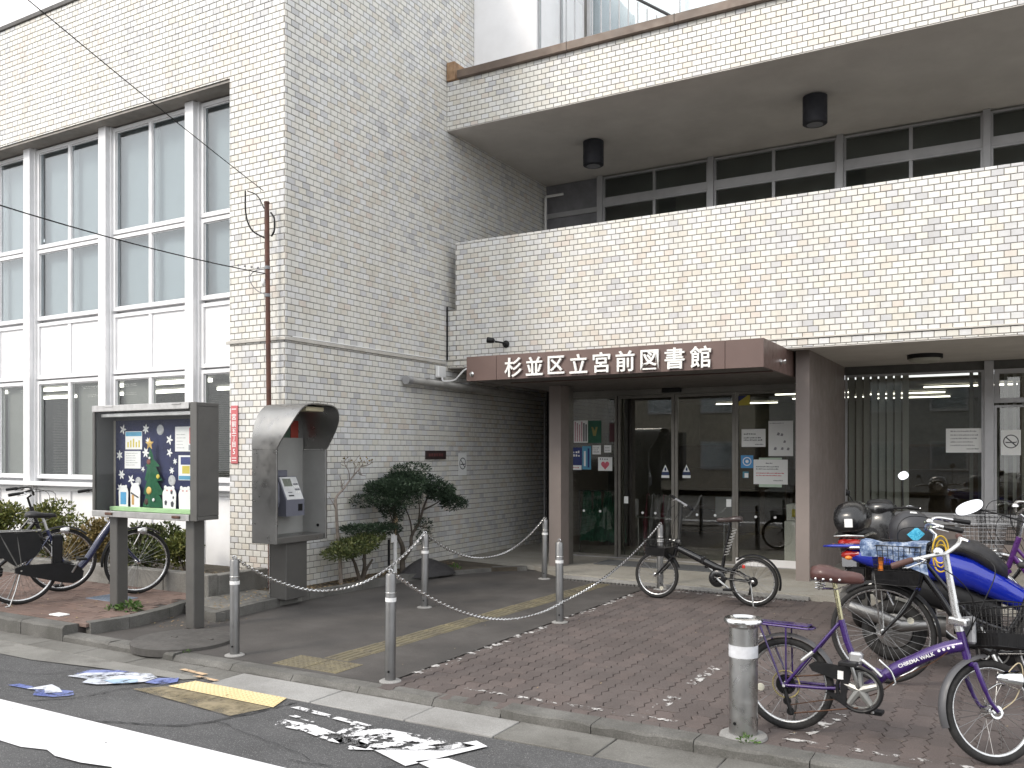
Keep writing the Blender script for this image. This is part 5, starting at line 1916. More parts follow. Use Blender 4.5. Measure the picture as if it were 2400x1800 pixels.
# ================================================================== PUBLIC TELEPHONE STAND
ph = empty('phone_stand', 'grey steel telephone hood on a pedestal at the corner of the tiled wall', 'phone stand', (-6.46, 6.66, 0.075))
hx0, hx1 = -0.15, 0.185         # back and front edge of the hood (x), opening faces +x
hy = 0.365
zb, zs = 0.58, 1.515
MB().bbox(hx0, hx1, -hy, -hy + 0.025, zb, zs - 0.002, 0.004).build('side_panel', STEEL_D, ph, smooth=0)
MB().bbox(hx0, hx1, hy - 0.025, hy, zb, zs - 0.002, 0.004).build('side_panel', STEEL_D, ph, smooth=0)
MB().box(hx0 + .001, hx1 - .012, hy - .030, hy - .0255, zb + .06, zs - .01).build('side_lining', mk('pale_grey_side_lining', (0.33, 0.33, 0.32), 0.5, 0.2, var=0.06), ph, smooth=0)
MB().box(hx0, hx0 + 0.02, -hy + .026, hy - .026, zb + .03, zs + .12).build('back_panel', mk('pale_grey_lining', (0.36, 0.36, 0.345), 0.5, 0.2, var=0.06), ph, smooth=0)
MB().bbox(hx0, hx1 - 0.02, -hy + .026, hy - .026, zb - 0.005, zb + .06, 0.006).build('shelf', STEEL_D, ph, smooth=0)
# arched roof: a bent sheet whose front edge sweeps out and back
hood = MB()
N, K = 24, 8
prof = []
for i in range(N + 1):
    a = math.pi * i / N
    far = math.cos(a) < 0                      # the shoulder on the far side is squarer
    y = -hy * math.copysign(abs(math.cos(a)) ** (0.30 if far else 0.66), math.cos(a))
    z = zs + (0.46 if not far else 0.46 - 0.045 * abs(math.cos(a))) * abs(math.sin(a)) ** (0.62 if far else 0.90)
    prof.append((y, z))
th_ = 0.012
for lay in (0, 1):
    for i, (y, z) in enumerate(prof):
        k_ = (z - zs) / 0.46
        xf = hx1 + 0.21 * math.sin(min(1, k_ * 1.05) * math.pi * 0.5) ** 1.1
        if lay:
            y, z = y * (1 - th_ / hy), z - th_ * k_
        for k in range(K + 1):
            hood.v.append((hx0 + (xf - hx0) * k / K, y, z))
o_ = (N + 1) * (K + 1)
for i in range(N):
    for k in range(K):
        a = i * (K + 1) + k
        hood.f.append((a, a + 1, a + K + 2, a + K + 1))
        hood.f.append((o_ + a, o_ + a + K + 1, o_ + a + K + 2, o_ + a + 1))
    a = i * (K + 1) + K
    hood.f.append((a, o_ + a, o_ + a + K + 1, a + K + 1))
    a = i * (K + 1)
    hood.f.append((a, a + K + 1, o_ + a + K + 1, o_ + a))
hood.build('hood', STEEL_D, ph, smooth=60)
MB().prism([(y * .985, z - .004) for y, z in prof], lambda a, c: (hx0, a, c), lambda a, c: (hx0 + .012, a, c)).build('hood_back', STEEL_D, ph, smooth=0)
b = MB()
b.box(hx0 + .013, hx0 + .018, -.02, .26, zs + .02, zs + .085)
b.build('yellow_sign', mk('dull_yellow_panel', (0.34, 0.26, 0.06), 0.5), ph, smooth=0)
b = MB()
b.box(hx0 + .013, hx0 + .019, .16, .27, zs + .10, zs + .30)
b.build('red_sign', mk('dull_red_panel', (0.30, 0.045, 0.03), 0.5), ph, smooth=0)
MB().box(hx0 + .013, hx0 + .018, -.02, .15, zs + .11, zs + .27).build('green_sign', mk('dull_green_panel', (0.05, 0.09, 0.06), 0.5), ph, smooth=0)
MB().bbox(hx0 + .26, hx0 + .44, -.06, .20, zs + .385, zs + .430, 0.006).build('lamp_cover', mk('cream_lamp_cover', (0.72, 0.66, 0.46), 0.4), ph, smooth=0)
PH_G = mk('grey_blue_phone', (0.145, 0.15, 0.185), 0.4, var=0.08)
tel = MB().prism([(0, 0), (0.20, 0), (0.20, .16), (0.085, .40), (0, .40)], lambda a, c: (hx0 + .021 + a, -.115, .835 + c), lambda a, c: (hx0 + .021 + a, .145, .835 + c)).build('telephone', PH_G, ph, smooth=0)


def on_face(u, v, lift=0.0):
    """point on the phone's sloping front: u across (0-1), v up the slope (0-1)"""
    x = 0.20 + (0.085 - 0.20) * v
    z = .16 + .24 * v
    return (hx0 + .021 + x + .9 * lift, -.115 + .26 * u, .835 + z + .43 * lift)


def face_plate(name, u0, u1, v0, v1, mat, l=0.004):
    b = MB()
    P0 = [on_face(u, v, 0.0) for u, v in ((u0, v0), (u1, v0), (u1, v1), (u0, v1))]
    P1_ = [on_face(u, v, l) for u, v in ((u0, v0), (u1, v0), (u1, v1), (u0, v1))]
    b.add(P0 + P1_, [(4, 5, 6, 7), (0, 1, 5, 4), (1, 2, 6, 5), (2, 3, 7, 6), (3, 0, 4, 7)])
    return b.build(name, mat, tel, smooth=0)


face_plate('white_face', .06, .96, .03, .97, mk('phone_white', (0.66, 0.67, 0.67), 0.4), .004)
face_plate('screen', .16, .60, .58, .90, mk('lcd_screen', (0.16, 0.18, 0.15), 0.2), .006)
for r_ in range(4):
    for c_ in range(3):
        face_plate('key', .66 + c_ * .09, .73 + c_ * .09, .62 - r_ * .11, .69 - r_ * .11, WHITE if r_ % 2 else GREYP, .008)
face_plate('card_slot', .22, .50, .16, .21, BLACK, .006)
face_plate('coin_slot', .24, .46, .30, .34, GREYP, .006)
MB().box(hx0 + .2215, hx0 + .225, .055, .115, .885, .955).build('coin_return', BLACK, tel, smooth=0)
MB().tube(bez([(hx0 + .10, -.165, .93), (hx0 + .15, -.165, .97), (hx0 + .15, -.165, 1.06), (hx0 + .15, -.165, 1.14), (hx0 + .10, -.165, 1.19)]), [.02] * 0 + [.030] * 8 + [.02] * 25 + [.030] * 8, 10).build('handset', PH_G, tel)
MB().bbox(hx0 + .021, hx0 + .10, -.115, .03, 1.236, 1.30, .006).build('cash_box', PH_G, tel, smooth=0)
MB().bbox(hx0 + .025, hx0 + .05, -hy + .06, -hy + .09, 1.36, 1.50, .003).build('white_tag', WHITE, ph, smooth=0)
MB().lathe([(0.016, 0), (0.016, .012), (0, .012)], 12, (hx1 - .10, hy - .026, .72), (0, -1, 0)).build('lock', BLACK, ph)
MB().bbox(-0.115, 0.115, -0.16, 0.14, 0.0, zb - .006, 0.005).build('pedestal', GM, ph, smooth=0)
MB().box(-0.118, -0.105, -0.165, -0.161, 0.0, zb - .01).build('pedestal_trim', STEEL, ph, smooth=0)

# ================================================================== RUSTY POLE AND WIRES
pole = empty('rusty_pole', 'tall thin rusty brown pole before the tiled column, rising behind the phone stand', 'pole', (-7.05, 6.99, 0.05))
RUST = mk('rusty_brown_pipe', (0.095, 0.035, 0.022), 0.65, 0.0, var=0.4, scale=8, dirt=(0.05, 0.022, 0.016), dirt_amt=0.7, bmp=0.3, bscale=60)
MB().cyl((0, 0, 0), (-0.03, -0.03, 4.22), 0.027, 0.026, 14).build('pipe', RUST, pole)
MB().lathe([(0.030, 0), (0.030, 0.02), (0, 0.022)], 14, (-0.03, -0.03, 4.215)).build('cap', RUST, pole)
for z in (3.50, 3.20):
    MB().lathe([(0.031, 0), (0.031, 0.035)], 14, (-0.025, -0.025, z)).build('clamp', GREYP, pole)
MB().tube(bez([(-0.05, -0.05, 4.16), (-0.12, -0.08, 4.30), (-0.23, -0.12, 4.36)]), 0.006, 6).tube(bez([(-0.25, -.13, 4.36), (-0.24, -.13, 4.1), (-0.18, -.10, 3.93), (-0.05, -.04, 3.84)]), 0.009, 6).build('cable_drop', BLACK, pole)
MB().tube(bez([(0.0, 0, 4.12), (0.05, .0, 4.05), (0.05, 0, 3.92), (0.01, 0, 3.86)]), 0.010, 6).build('cable_loop', BLACK, pole)
MB().tube(bez([(-.05, -.05, 3.50), (-.14, -.1, 3.48), (-.20, -.12, 3.40), (-.14, -.08, 3.28), (-.03, -.03, 3.22)]), 0.005, 6).build('cable_loop', GREYP, pole)
MB().ball((-0.055, -0.06, 3.36), (0.022, 0.02, 0.045), 10, 7).build('insulator', WHITE, pole)
b = MB()
for k in range(4):
    b.lathe([(0.004, -.012), (0.014, 0), (0.004, .012)], 8, (-0.09 - 0.035 * k, -.10 - .06 * k, 3.51 + .002 * k), (.5, .9, 0))
b.build('insulator', GREYP, pole)
w = MB().tube([Vector((-7.10, 6.93, 4.40)).lerp(Vector((-6.03, 1.2, 5.70)), i / 14) - Vector((0, 0, 0.06 * 4 * (i / 14) * (1 - i / 14))) for i in range(15)], 0.0045, 5)
tag(w.build('overhead_wire', BLACK, None), 'thin overhead wire running steeply up from the rusty pole top across the tall windows', 'wire', 'overhead wires')
w = MB().tube([Vector((-7.08, 6.93, 3.50)).lerp(Vector((-6.88, 2.2, 3.66)), i / 14) - Vector((0, 0, 0.10 * 4 * (i / 14) * (1 - i / 14))) for i in range(15)], 0.006, 5)
tag(w.build('overhead_wire', BLACK, None), 'lower overhead wire crossing the windows to the clamp halfway up the rusty pole', 'wire', 'overhead wires')

# ================================================================== PLANTS
def leaf_cloud(blobs, n, size, aspect=1.6, flat=0.4, shell=0.55, droop=0.0, rnd=None):
    """many small leaf faces spread through ellipsoids (centre, radii), denser towards their skins"""
    rnd = rnd or random
    b = MB()
    vol = [max(1e-6, r[0] * r[1] * r[2]) ** 0.67 for _, r in blobs]
    tot = sum(vol)
    for (c, r), v in zip(blobs, vol):
        for _ in range(int(n * v / tot)):
            while True:
                p = Vector((rnd.uniform(-1, 1), rnd.uniform(-1, 1), rnd.uniform(-1, 1)))
                if 0.05 < p.length <= 1:
                    break
            q = p.normalized() * (p.length ** (1 - shell))
            pos = Vector((c[0] + q.x * r[0], c[1] + q.y * r[1], c[2] + q.z * r[2]))
            out = Vector((q.x, q.y, q.z * 0.6 + 0.35)).normalized()
            d = (out + Vector((rnd.gauss(0, .6), rnd.gauss(0, .6), rnd.gauss(0, flat) - droop))).normalized()
            w = d.cross(Vector((rnd.gauss(0, 1), rnd.gauss(0, 1), rnd.gauss(0, 1)))).normalized()
            s = size * rnd.uniform(0.6, 1.35)
            h = w * s / aspect * 0.5
            b.v += [tuple(pos), tuple(pos + d * s * 0.5 + h), tuple(pos + d * s), tuple(pos + d * s * 0.5 - h)]
            k = len(b.v)
            b.f.append((k - 4, k - 3, k - 2, k - 1))
    return b


BARK = mk('grey_brown_bark', (0.085, 0.07, 0.055), 0.9, var=0.35, scale=22, bmp=0.6, bscale=70)
BARK_P = mk('pale_bark', (0.22, 0.19, 0.165), 0.9, var=0.3, scale=22, bmp=0.4, bscale=70)
PINE = leaf_mat('dark_conifer_leaf', (0.013, 0.024, 0.014), (0.024, 0.042, 0.024), (0.048, 0.075, 0.042))
SHRUB = leaf_mat('yellow_green_leaf', (0.055, 0.075, 0.02), (0.12, 0.14, 0.035), (0.24, 0.23, 0.07))
SHRUB_B = leaf_mat('browning_leaf', (0.09, 0.075, 0.025), (0.17, 0.125, 0.045), (0.27, 0.20, 0.085))
OLIVE = leaf_mat('olive_leaf', (0.035, 0.05, 0.018), (0.07, 0.09, 0.03), (0.14, 0.15, 0.055))
WEED = leaf_mat('fresh_weed_leaf', (0.04, 0.085, 0.02), (0.07, 0.13, 0.03), (0.12, 0.19, 0.06))

# cloud-pruned tree by the side wall
T = Vector((-6.58, 8.75, 0.06))
pt = empty('pruned_tree', 'cloud-pruned dark evergreen tree with a flat wide crown against the side wall', 'tree', T)
b = MB()
trunk = bez([(0, -.02, 0), (-.03, .02, .16), (.03, -.06, .34), (.0, -.16, .55), (.02, -.20, .80), (.0, -.14, .95)], 6)
b.tube(trunk, [0.036 - 0.020 * i / (len(trunk) - 1) for i in range(len(trunk))], 8)
t2 = bez([(.0, -.0, .18), (.04, .10, .32), (.02, .14, .45), (.05, .26, .62), (.02, .40, .80), (.0, .52, .93)], 6)
b.tube(t2, [0.028 - 0.017 * i / (len(t2) - 1) for i in range(len(t2))], 8)
for P in ([(.03, .14, .45), (.08, .03, .66), (.05, -.05, .86), (0, 0, 1.0)], [(.04, .26, .62), (.1, .2, .8), (.1, .15, 1.0)], [(.0, -.16, .55), (.06, -.32, .72), (.05, -.40, .90)],
          [(.02, .36, .76), (.06, .62, .84), (.0, .85, .90)], [(0, -.2, .8), (-.02, -.4, .93), (0, -.5, 1.0)], [(.04, .24, .58), (.1, .34, .55), (.1, .42, .56)], [(0, .5, .9), (.05, .75, .98), (.04, .95, .98)]):
    q = bez(P, 4)
    b.tube(q, [0.012 - 0.008 * i / (len(q) - 1) for i in range(len(q))], 6)
b.build('trunk', BARK, pt)
rnd = random.Random(5)
blobs = []
for k in range(46):                       # the flat roof of the crown, pad by pad
    y = rnd.uniform(-.52, .78)
    x = rnd.uniform(-.22, .30)
    z = 1.22 - 0.30 * abs((y - .05) / .75) ** 1.8 - 0.12 * abs(x) / .3 + rnd.uniform(-.07, .05)
    blobs.append(((x, y, z), (rnd.uniform(.11, .19), rnd.uniform(.12, .22), rnd.uniform(.05, .085))))
for c, r in (((.05, -.5, .98), (.2, .24, .12)), ((.1, -.42, 1.08), (.22, .26, .10)), ((.08, .0, .92), (.16, .2, .09)), ((.1, .62, 1.02), (.2, .26, .10)), ((.1, .2, 1.08), (.22, .3, .10)), ((.05, -.28, .80), (.15, .16, .10)), ((.05, -.32, .86), (.16, .18, .09)), ((0, -.2, .72), (.12, .13, .08)), ((.08, .30, .58), (.11, .13, .09)), ((.06, .36, .43), (.09, .11, .07)),
             ((.0, .88, .93), (.16, .17, .07)), ((.0, 1.0, .88), (.12, .11, .06)), ((.05, .1, 1.30), (.2, .3, .07)), ((.0, -.1, 1.02), (.2, .25, .08))):
    blobs.append((c, r))
leaf_cloud(blobs, 26000, 0.036, 3.2, 0.35, 0.35, 0.0, rnd).build('crown', PINE, pt, smooth=0)

# bare little tree
bt = empty('bare_sapling', 'leafless pale sapling with crooked twigs against the tiled wall beside the phone stand', 'tree', (-6.70, 7.70, 0.06))
b = MB()
st = bez([(0, .03, 0), (-.01, .02, .35), (.0, -.03, .62), (.01, -.06, .85), (.0, -.05, .98), (.02, .05, 1.08), (.0, .18, 1.17), (.02, .32, 1.30), (.0, .42, 1.36)], 5)
b.tube(st, [0.024 - 0.019 * i / (len(st) - 1) for i in range(len(st))], 7)
rnd = random.Random(9)
for P in ([(.0, -.06, .85), (.02, -.12, .92), (.0, -.16, .99)], [(.0, .18, 1.17), (.03, .13, 1.28), (.0, .09, 1.38), (.02, .12, 1.44)], [(.01, .24, 1.22), (.05, .22, 1.34), (.05, .16, 1.42)], [(.02, .32, 1.30), (0, .36, 1.24), (.03, .44, 1.22)], [(.0, .05, 1.08), (.04, .0, 1.15), (.02, -.02, 1.24)],
          [(.0, .38, 1.33), (.04, .50, 1.36), (.02, .58, 1.42)]):
    q = bez(P, 4)
    b.tube(q, [0.007 - 0.004 * i / (len(q) - 1) for i in range(len(q))], 5)
    for _ in range(3):
        o = rnd.choice(q)
        b.tube([o, o + Vector((rnd.uniform(-.05, .05), rnd.uniform(-.09, .09), rnd.uniform(.02, .09)))], 0.003, 4)
b.build('trunk', BARK_P, bt)
leaf_cloud([((.02, .45, 1.38), (.08, .14, .05)), ((.02, .12, 1.40), (.07, .08, .06))], 46, 0.03, 1.8, 0.5, 0.2, 0, rnd).build('last_leaves', SHRUB_B, bt, smooth=0)

# low evergreen with two tiers in the bed
sh = empty('low_evergreen', 'low two-tiered evergreen shrub beneath the bare sapling', 'shrub', (-6.60, 7.95, 0.06))
b = MB()
for P in ([(.02, -.02, 0), (.0, -.06, .14), (.02, -.14, .26), (.0, -.2, .34)], [(-.01, .03, 0), (.02, .05, .16), (-.02, .10, .34), (.02, .12, .48), (0, .2, .56)], [(.02, .0, 0), (.06, .02, .14), (.08, -.05, .28)], [(0, .02, 0), (.0, .10, .12), (.02, .2, .24)]):
    q = bez(P, 4)
    b.tube(q, [0.026 - 0.014 * i / (len(q) - 1) for i in range(len(q))], 7)
b.build('trunk', BARK, sh)
rnd = random.Random(3)
leaf_cloud([((.05, -.22, .42), (.24, .26, .10)), ((.05, -.42, .37), (.18, .20, .07)), ((.08, -.05, .46), (.2, .18, .10)), ((.02, .2, .50), (.12, .2, .06))], 3800, 0.036, 2.4, 0.4, 0.3, 0, rnd).build('crown', OLIVE, sh, smooth=0)
leaf_cloud([((0, .10, .60), (.2, .34, .055)), ((.0, .38, .60), (.16, .26, .05)), ((.02, .55, .57), (.13, .16, .06)), ((.0, -.12, .63), (.14, .16, .04))], 3600, 0.032, 3.2, 0.3, 0.3, 0, rnd).build('upper_tier', PINE, sh, smooth=0)

# marker stakes by the tree, dark mound at its foot
sk = empty('garden_stakes', 'two short garden stakes with pale labels between the shrub and the pruned tree', 'stake', (-6.56, 8.48, 0.05))
MB().bbox(-.012, .012, .05, .10, 0, .50, .003).build('white_stake', WHITE, sk, smooth=0)
MB().bbox(-.010, .010, -.06, -.03, 0, .46, .003).build('dark_stake', BLACK, sk, smooth=0)
MB().bbox(.011, .016, -.02, .06, .42, .52, .002).build('label', WHITE, sk, smooth=0)
MB().bbox(-.014, .014, .06, .115, .60, .76, .003).build('wooden_tag', mk('pale_wood', (0.45, 0.33, 0.20), 0.7), sk, smooth=0)
MB().cyl((0, .085, .50), (0, .085, .60), .008, n=6).build('tag_stem', bpy.data.materials['pale_wood'], sk)
b = MB()
n, m = 20, 8
vs = []
for i in range(m + 1):
    t = i / m
    for k in range(n):
        a = 2 * math.pi * k / n
        r = (1 - t) ** 0.8 * (1 + 0.12 * math.sin(3 * a + 1) + 0.05 * math.sin(7 * a))
        vs.append((0.26 * r * math.cos(a), 0.52 * r * math.sin(a) + .12 * t * -1, 0.22 * t ** 0.8))
b.add(vs, [(i * n + k, i * n + (k + 1) % n, (i + 1) * n + (k + 1) % n, (i + 1) * n + k) for i in range(m) for k in range(n)])
o = b.build('dark_mound', mk('dark_damp_stone', (0.035, 0.033, 0.034), 0.8, var=0.3, scale=12, bmp=0.6), None, smooth=60)
o.location = (-6.44, 9.10, 0.03)
tag(o, 'low dark mound at the foot of the pruned tree', 'mound')

# shrubs behind the parked bicycles
for (x, y, z, sc, mat_, lb, n) in ((-11.45, 6.55, .22, 1.05, SHRUB, 'yellow-green shrub farthest left, behind the bicycle handlebars', 5200), (-10.45, 6.62, .22, 0.95, SHRUB, 'green shrub behind the black bicycle saddle, under the window sill', 4600),
                                   (-9.55, 6.6, .22, 0.82, SHRUB_B, 'brownish shrub left of the notice case post', 4200), (-8.62, 6.62, .22, 0.74, OLIVE, 'grey-green shrub seen through the navy bicycle front wheel', 3600), (-8.02, 6.66, .22, 0.58, SHRUB, 'small yellow-green shrub at the right end of the window bed', 2200)):
    s_ = empty('bed_shrub', lb, 'shrub', (x, y, z), 0, 'shrubs in the bed under the windows')
    rnd = random.Random(int(-x * 100))
    b = MB()
    for k in range(7):
        a = rnd.uniform(0, 6.28)
        q = bez([(0, 0, 0), (.12 * sc * math.cos(a), .08 * sc * math.sin(a), .25 * sc), (.36 * sc * math.cos(a), .20 * sc * math.sin(a), .62 * sc)], 4)
        b.tube(q, [0.012 - 0.008 * i / (len(q) - 1) for i in range(len(q))], 5)
    b.build('stems', BARK, s_)
    bl = []
    for k in range(14):
        a = rnd.uniform(0, 6.28)
        rr = rnd.uniform(0, .48) * sc
        bl.append(((rr * 1.2 * math.cos(a), rr * .55 * math.sin(a), rnd.uniform(.15, .68) * sc), (rnd.uniform(.12, .22) * sc, rnd.uniform(.10, .17) * sc, rnd.uniform(.10, .18) * sc)))
    leaf_cloud(bl, n, 0.046, 2.0, 0.6, 0.25, 0, rnd).build('leaves', mat_, s_, smooth=0)

# fallen leaves and weeds: nobody could count them
rnd = random.Random(21)
b = MB()


def litter(x, y, z, s):
    a = rnd.uniform(0, 6.28)
    t, u = Vector((math.cos(a), math.sin(a), rnd.uniform(-.3, .3))), Vector((-math.sin(a), math.cos(a), rnd.uniform(-.4, .4)))
    p = Vector((x, y, z + .004 + rnd.uniform(0, .008)))
    b.v.extend([tuple(p - t * s), tuple(p + u * s * .5), tuple(p + t * s), tuple(p - u * s * .5)])
    k = len(b.v)
    b.f.append((k - 4, k - 3, k - 2, k - 1))


for _ in range(900):
    y = rnd.uniform(6.9, 10.0)
    litter(-6.90 + rnd.random() ** 1.4 * 0.36, y, .055, rnd.uniform(.010, .026))
for _ in range(260):
    litter(rnd.uniform(-7.1, -6.5), rnd.uniform(5.85, 7.0), .078, rnd.uniform(.008, .02))
for _ in range(120):
    litter(rnd.uniform(-7.0, -6.2), rnd.uniform(5.2, 5.9), .0, rnd.uniform(.006, .016))
for _ in range(500):
    litter(rnd.uniform(-11.5, -7.4), rnd.uniform(6.42, 6.9), .222, rnd.uniform(.012, .028))
for _ in range(60):
    litter(rnd.uniform(-9.0, -6.9), rnd.uniform(4.75, 6.0), SWZ, rnd.uniform(.006, .016))
for _ in range(90):
    litter(rnd.uniform(-6.4, 0), rnd.uniform(4.72, 9), .0, rnd.uniform(.004, .010))
tag(b.build('fallen_leaves', leaf_mat('dry_leaf', (0.14, 0.085, 0.04), (0.26, 0.19, 0.10), (0.42, 0.33, 0.20)), None, smooth=0), kind='stuff')


def weed(x, y, z, r, n, label, group='weeds in the paving'):
    o = empty('weed', label, 'weed', (x, y, z), 0, group)
    leaf_cloud([((0, 0, r * .25), (r, r * .8, r * .4))], n, r * .42, 2.2, .5, .2, 0, rnd).build('leaves', WEED, o, smooth=0)


weed(-7.16, 5.30, SWZ, .11, 140, 'green weed tuft at the foot of the left notice case post')
weed(-7.32, 5.24, SWZ, .06, 60, 'small weed left of the notice case post foot')
weed(-1.24, 4.69, .0, .055, 70, 'small green weed at the foot of the thick steel bollard')
weed(-5.60, 4.66, .0, .03, 26, 'tiny weed between the kerb and the manhole cover')
weed(-6.35, 9.55, .02, .10, 90, 'low weeds at the far end of the planting bed')
tag(MB().bbox(-7.56, -7.40, 4.78, 4.88, SWZ + .001, SWZ + .012, .003).build('paper_scrap', PAPER, None, smooth=0), 'scrap of white paper lying on the red brick pavement', 'litter')

# ================================================================== BICYCLES
def wheel(root, x, z, r, M, tyre=0.021, spokes=28, rim=RIM, hub_w=0.05, dynamo=False, spoke_mat=None, rim_h=0.011, ref=None):
    """wheel in the x-z plane at (x, 0, z), moved by M: rim > tyre, spokes, hub"""
    R0 = r - tyre
    b = MB(M)
    b.ring((x, 0, z), R0 - tyre * 0.9, rim_h, (0, 1, 0), 56, 8, 0.9)
    w = b.build('wheel', rim, root, 60)
    b = MB(M)
    b.ring((x, 0, z), R0, tyre, (0, 1, 0), 60, 10, 0.92)
    b.build('tyre', RUBBER, w, 60)
    b = MB(M)
    b.lathe([(0.008, -hub_w - .03), (0.008, -hub_w), (0.022, -hub_w + .004), (0.022, -hub_w + .008), (0.014, -hub_w + .014), (0.014, hub_w - .014), (0.022, hub_w - .008), (0.022, hub_w - .004), (0.008, hub_w), (0.008, hub_w + .03)], 14, (x, 0, z), (0, 1, 0))
    if dynamo:
        b.lathe([(0.034, -hub_w * .8), (0.038, -hub_w * .6), (0.038, hub_w * .5), (0.03, hub_w * .8)], 18, (x, 0, z), (0, 1, 0))
    b.build('hub', CHROME, w, 40)
    b = MB(M)
    for i in range(spokes):
        a = 2 * math.pi * i / spokes
        s = 1 if i % 2 else -1
        a2 = a + (0.55 if (i // 2) % 2 else -0.55)
        b.tube([(x + 0.02 * math.cos(a2), s * hub_w * .72, z + 0.02 * math.sin(a2)), (x + (R0 - tyre) * math.cos(a), 0, z + (R0 - tyre) * math.sin(a))], 0.00125, 4, caps=False)
    b.build('spokes', spoke_mat or WIRE, w, 0)
    if ref:
        a = ref
        p = (x + r * .6 * math.cos(a), -0.012, z + r * .6 * math.sin(a))
        MB(M).lathe([(0.022, 0), (0.02, .006), (0, .008)], 12, p, (0, -1, 0)).build('reflector', mk('spoke_reflector', (0.62, 0.60, 0.50), 0.25) if 'spoke_reflector' not in bpy.data.materials else bpy.data.materials['spoke_reflector'], w)
    return w


def mudguard(root, x, z, r, a0, a1, M, mat, w=0.028, gap=0.022):
    b = MB(M)
    n = 26
    vs, fs = [], []
    for i in range(n + 1):
        a = R(a0 + (a1 - a0) * i / n)
        for k, (yy, dr) in enumerate(((-w, -.012), (-w * .7, 0), (0, .006), (w * .7, 0), (w, -.012))):
            rr = r + gap + dr
            vs.append((x + rr * math.cos(a), yy, z + rr * math.sin(a)))
    for i in range(n):
        for k in range(4):
            p = i * 5 + k
            fs.append((p, p + 1, p + 6, p + 5))
    b.add(vs, fs)
    return b.build('mudguard', mat, root, 60)


def wire_basket(root, c, top, bot, h, mat, nx=9, ny=8, nz=7, M=None, r=0.0016, solid=None):
    """tapered wire basket: centre of its floor c, (length, width) of rim and floor"""
    b = MB(M)
    cx, cy, cz = c

    def P(u, v, t):
        L, Wd = bot[0] + (top[0] - bot[0]) * t, bot[1] + (top[1] - bot[1]) * t
        return (cx + u * L / 2, cy + v * Wd / 2, cz + h * t)
    for k in range(nz + 1):
        t = k / nz
        rr = r * (2.4 if k in (0, nz) else 1)
        b.tube([P(-1, -1, t), P(1, -1, t), P(1, 1, t), P(-1, 1, t)], rr, 4, closed=True)
    for i in range(nx + 1):
        u = -1 + 2 * i / nx
        b.tube([P(u, -1, 1), P(u, -1, 0), P(u, 1, 0), P(u, 1, 1)], r, 4, caps=False)
    for j in range(1, ny):
        v = -1 + 2 * j / ny
        b.tube([P(-1, v, 1), P(-1, v, 0), P(1, v, 0), P(1, v, 1)], r, 4, caps=False)
    o = b.build('basket', mat, root, 0)
    if solid:
        b = MB(M)
        b.add([P(-1, -1, 0), P(1, -1, 0), P(1, 1, 0), P(-1, 1, 0), P(-1.01, -1.01, solid), P(1.01, -1.01, solid), P(1.01, 1.01, solid), P(-1.01, 1.01, solid)], [(0, 1, 2, 3), (0, 1, 5, 4), (1, 2, 6, 5), (2, 3, 7, 6), (3, 0, 4, 7)])
        b.build('basket_floor', BLACK, o, 0)
    return o


def saddle(root, x, z, mat, L=0.25, W=0.17, springs=True, studs=False, thick=.032):
    secs = []
    for t, w, h, dz in ((0, .25, .5, .004), (.04, .62, .85, .008), (.15, .9, 1, .012), (.32, 1, 1, .010), (.48, .72, .9, .002), (.62, .42, .8, -.004), (.8, .26, .75, -.004), (.95, .20, .6, -.006), (1, .10, .35, -.010)):
        secs.append((x - L * .48 + L * t, 0, z - .03 + dz, W / 2 * w, thick * h))
    b = MB()
    b.loft(secs, 18, 2.6)
    s = b.build('saddle', mat, root, 60)
    if springs:
        b = MB()
        for yy in (-.05, .05):
            pts = []
            for i in range(33):
                a = i / 32 * 2 * math.pi * 4
                pts.append((x - L * .30 + .016 * math.cos(a), yy + .016 * math.sin(a), z - .105 + .055 * i / 32))
            b.tube(pts, 0.003, 5)
        b.tube([(x - L * .3, -.05, z - .105), (x + .01, -.02, z - .10), (x + L * .4, 0, z - .05)], .004, 5)
        b.tube([(x - L * .3, .05, z - .105), (x + .01, .02, z - .10), (x + L * .4, 0, z - .05)], .004, 5)
        b.build('springs', CHROME, s, 40)
    if studs:
        b = MB()
        for i in range(4):
            b.lathe([(.008, 0), (.005, .004), (0, .005)], 10, (x - .085 + i * .04, -W / 2 * (.98 if i < 3 else .75) + .004, z - .045), (0, -1, .1))
        b.build('studs', CHROME, s)
    return s


def crankset(root, x, z, mat, r=0.09, side=-1, ang=-90, disc=False, arm=0.165, star=0.007):
    b = MB()
    y = side * 0.05
    b.ring((x, y, z), r, 0.006, (0, 1, 0), 36, 6)
    for k in range(5):
        a = R(72 * k + 20)
        b.tube([(x, y, z), (x + r * math.cos(a), y, z + r * math.sin(a))], [star * 1.5, star], 8)
    if disc:
        b.lathe([(r, 0), (r * .9, .006), (r * .45, .006), (r * .42, .0)], 32, (x, y + side * .004, z), (0, side, 0))
    c = b.build('chainring', mat, root, 40)
    for s, a in ((side, R(ang)), (-side, R(ang + 180))):
        b = MB()
        yy = s * 0.07
        ex, ez = x + arm * math.cos(a), z + arm * math.sin(a)
        b.tube([(x, s * .055, z), (x + .02 * math.cos(a), yy, z + .02 * math.sin(a)), (ex, yy + s * .012, ez)], [.013, .012, .009], 8)
        ca = b.build('crank_arm', STEEL, c, 40)
        MB().bbox(ex - .045, ex + .045, yy + s * .06 - .04, yy + s * .06 + .04, ez - .011, ez + .011, .004).build('pedal', BLACK, c, 0)
    return c


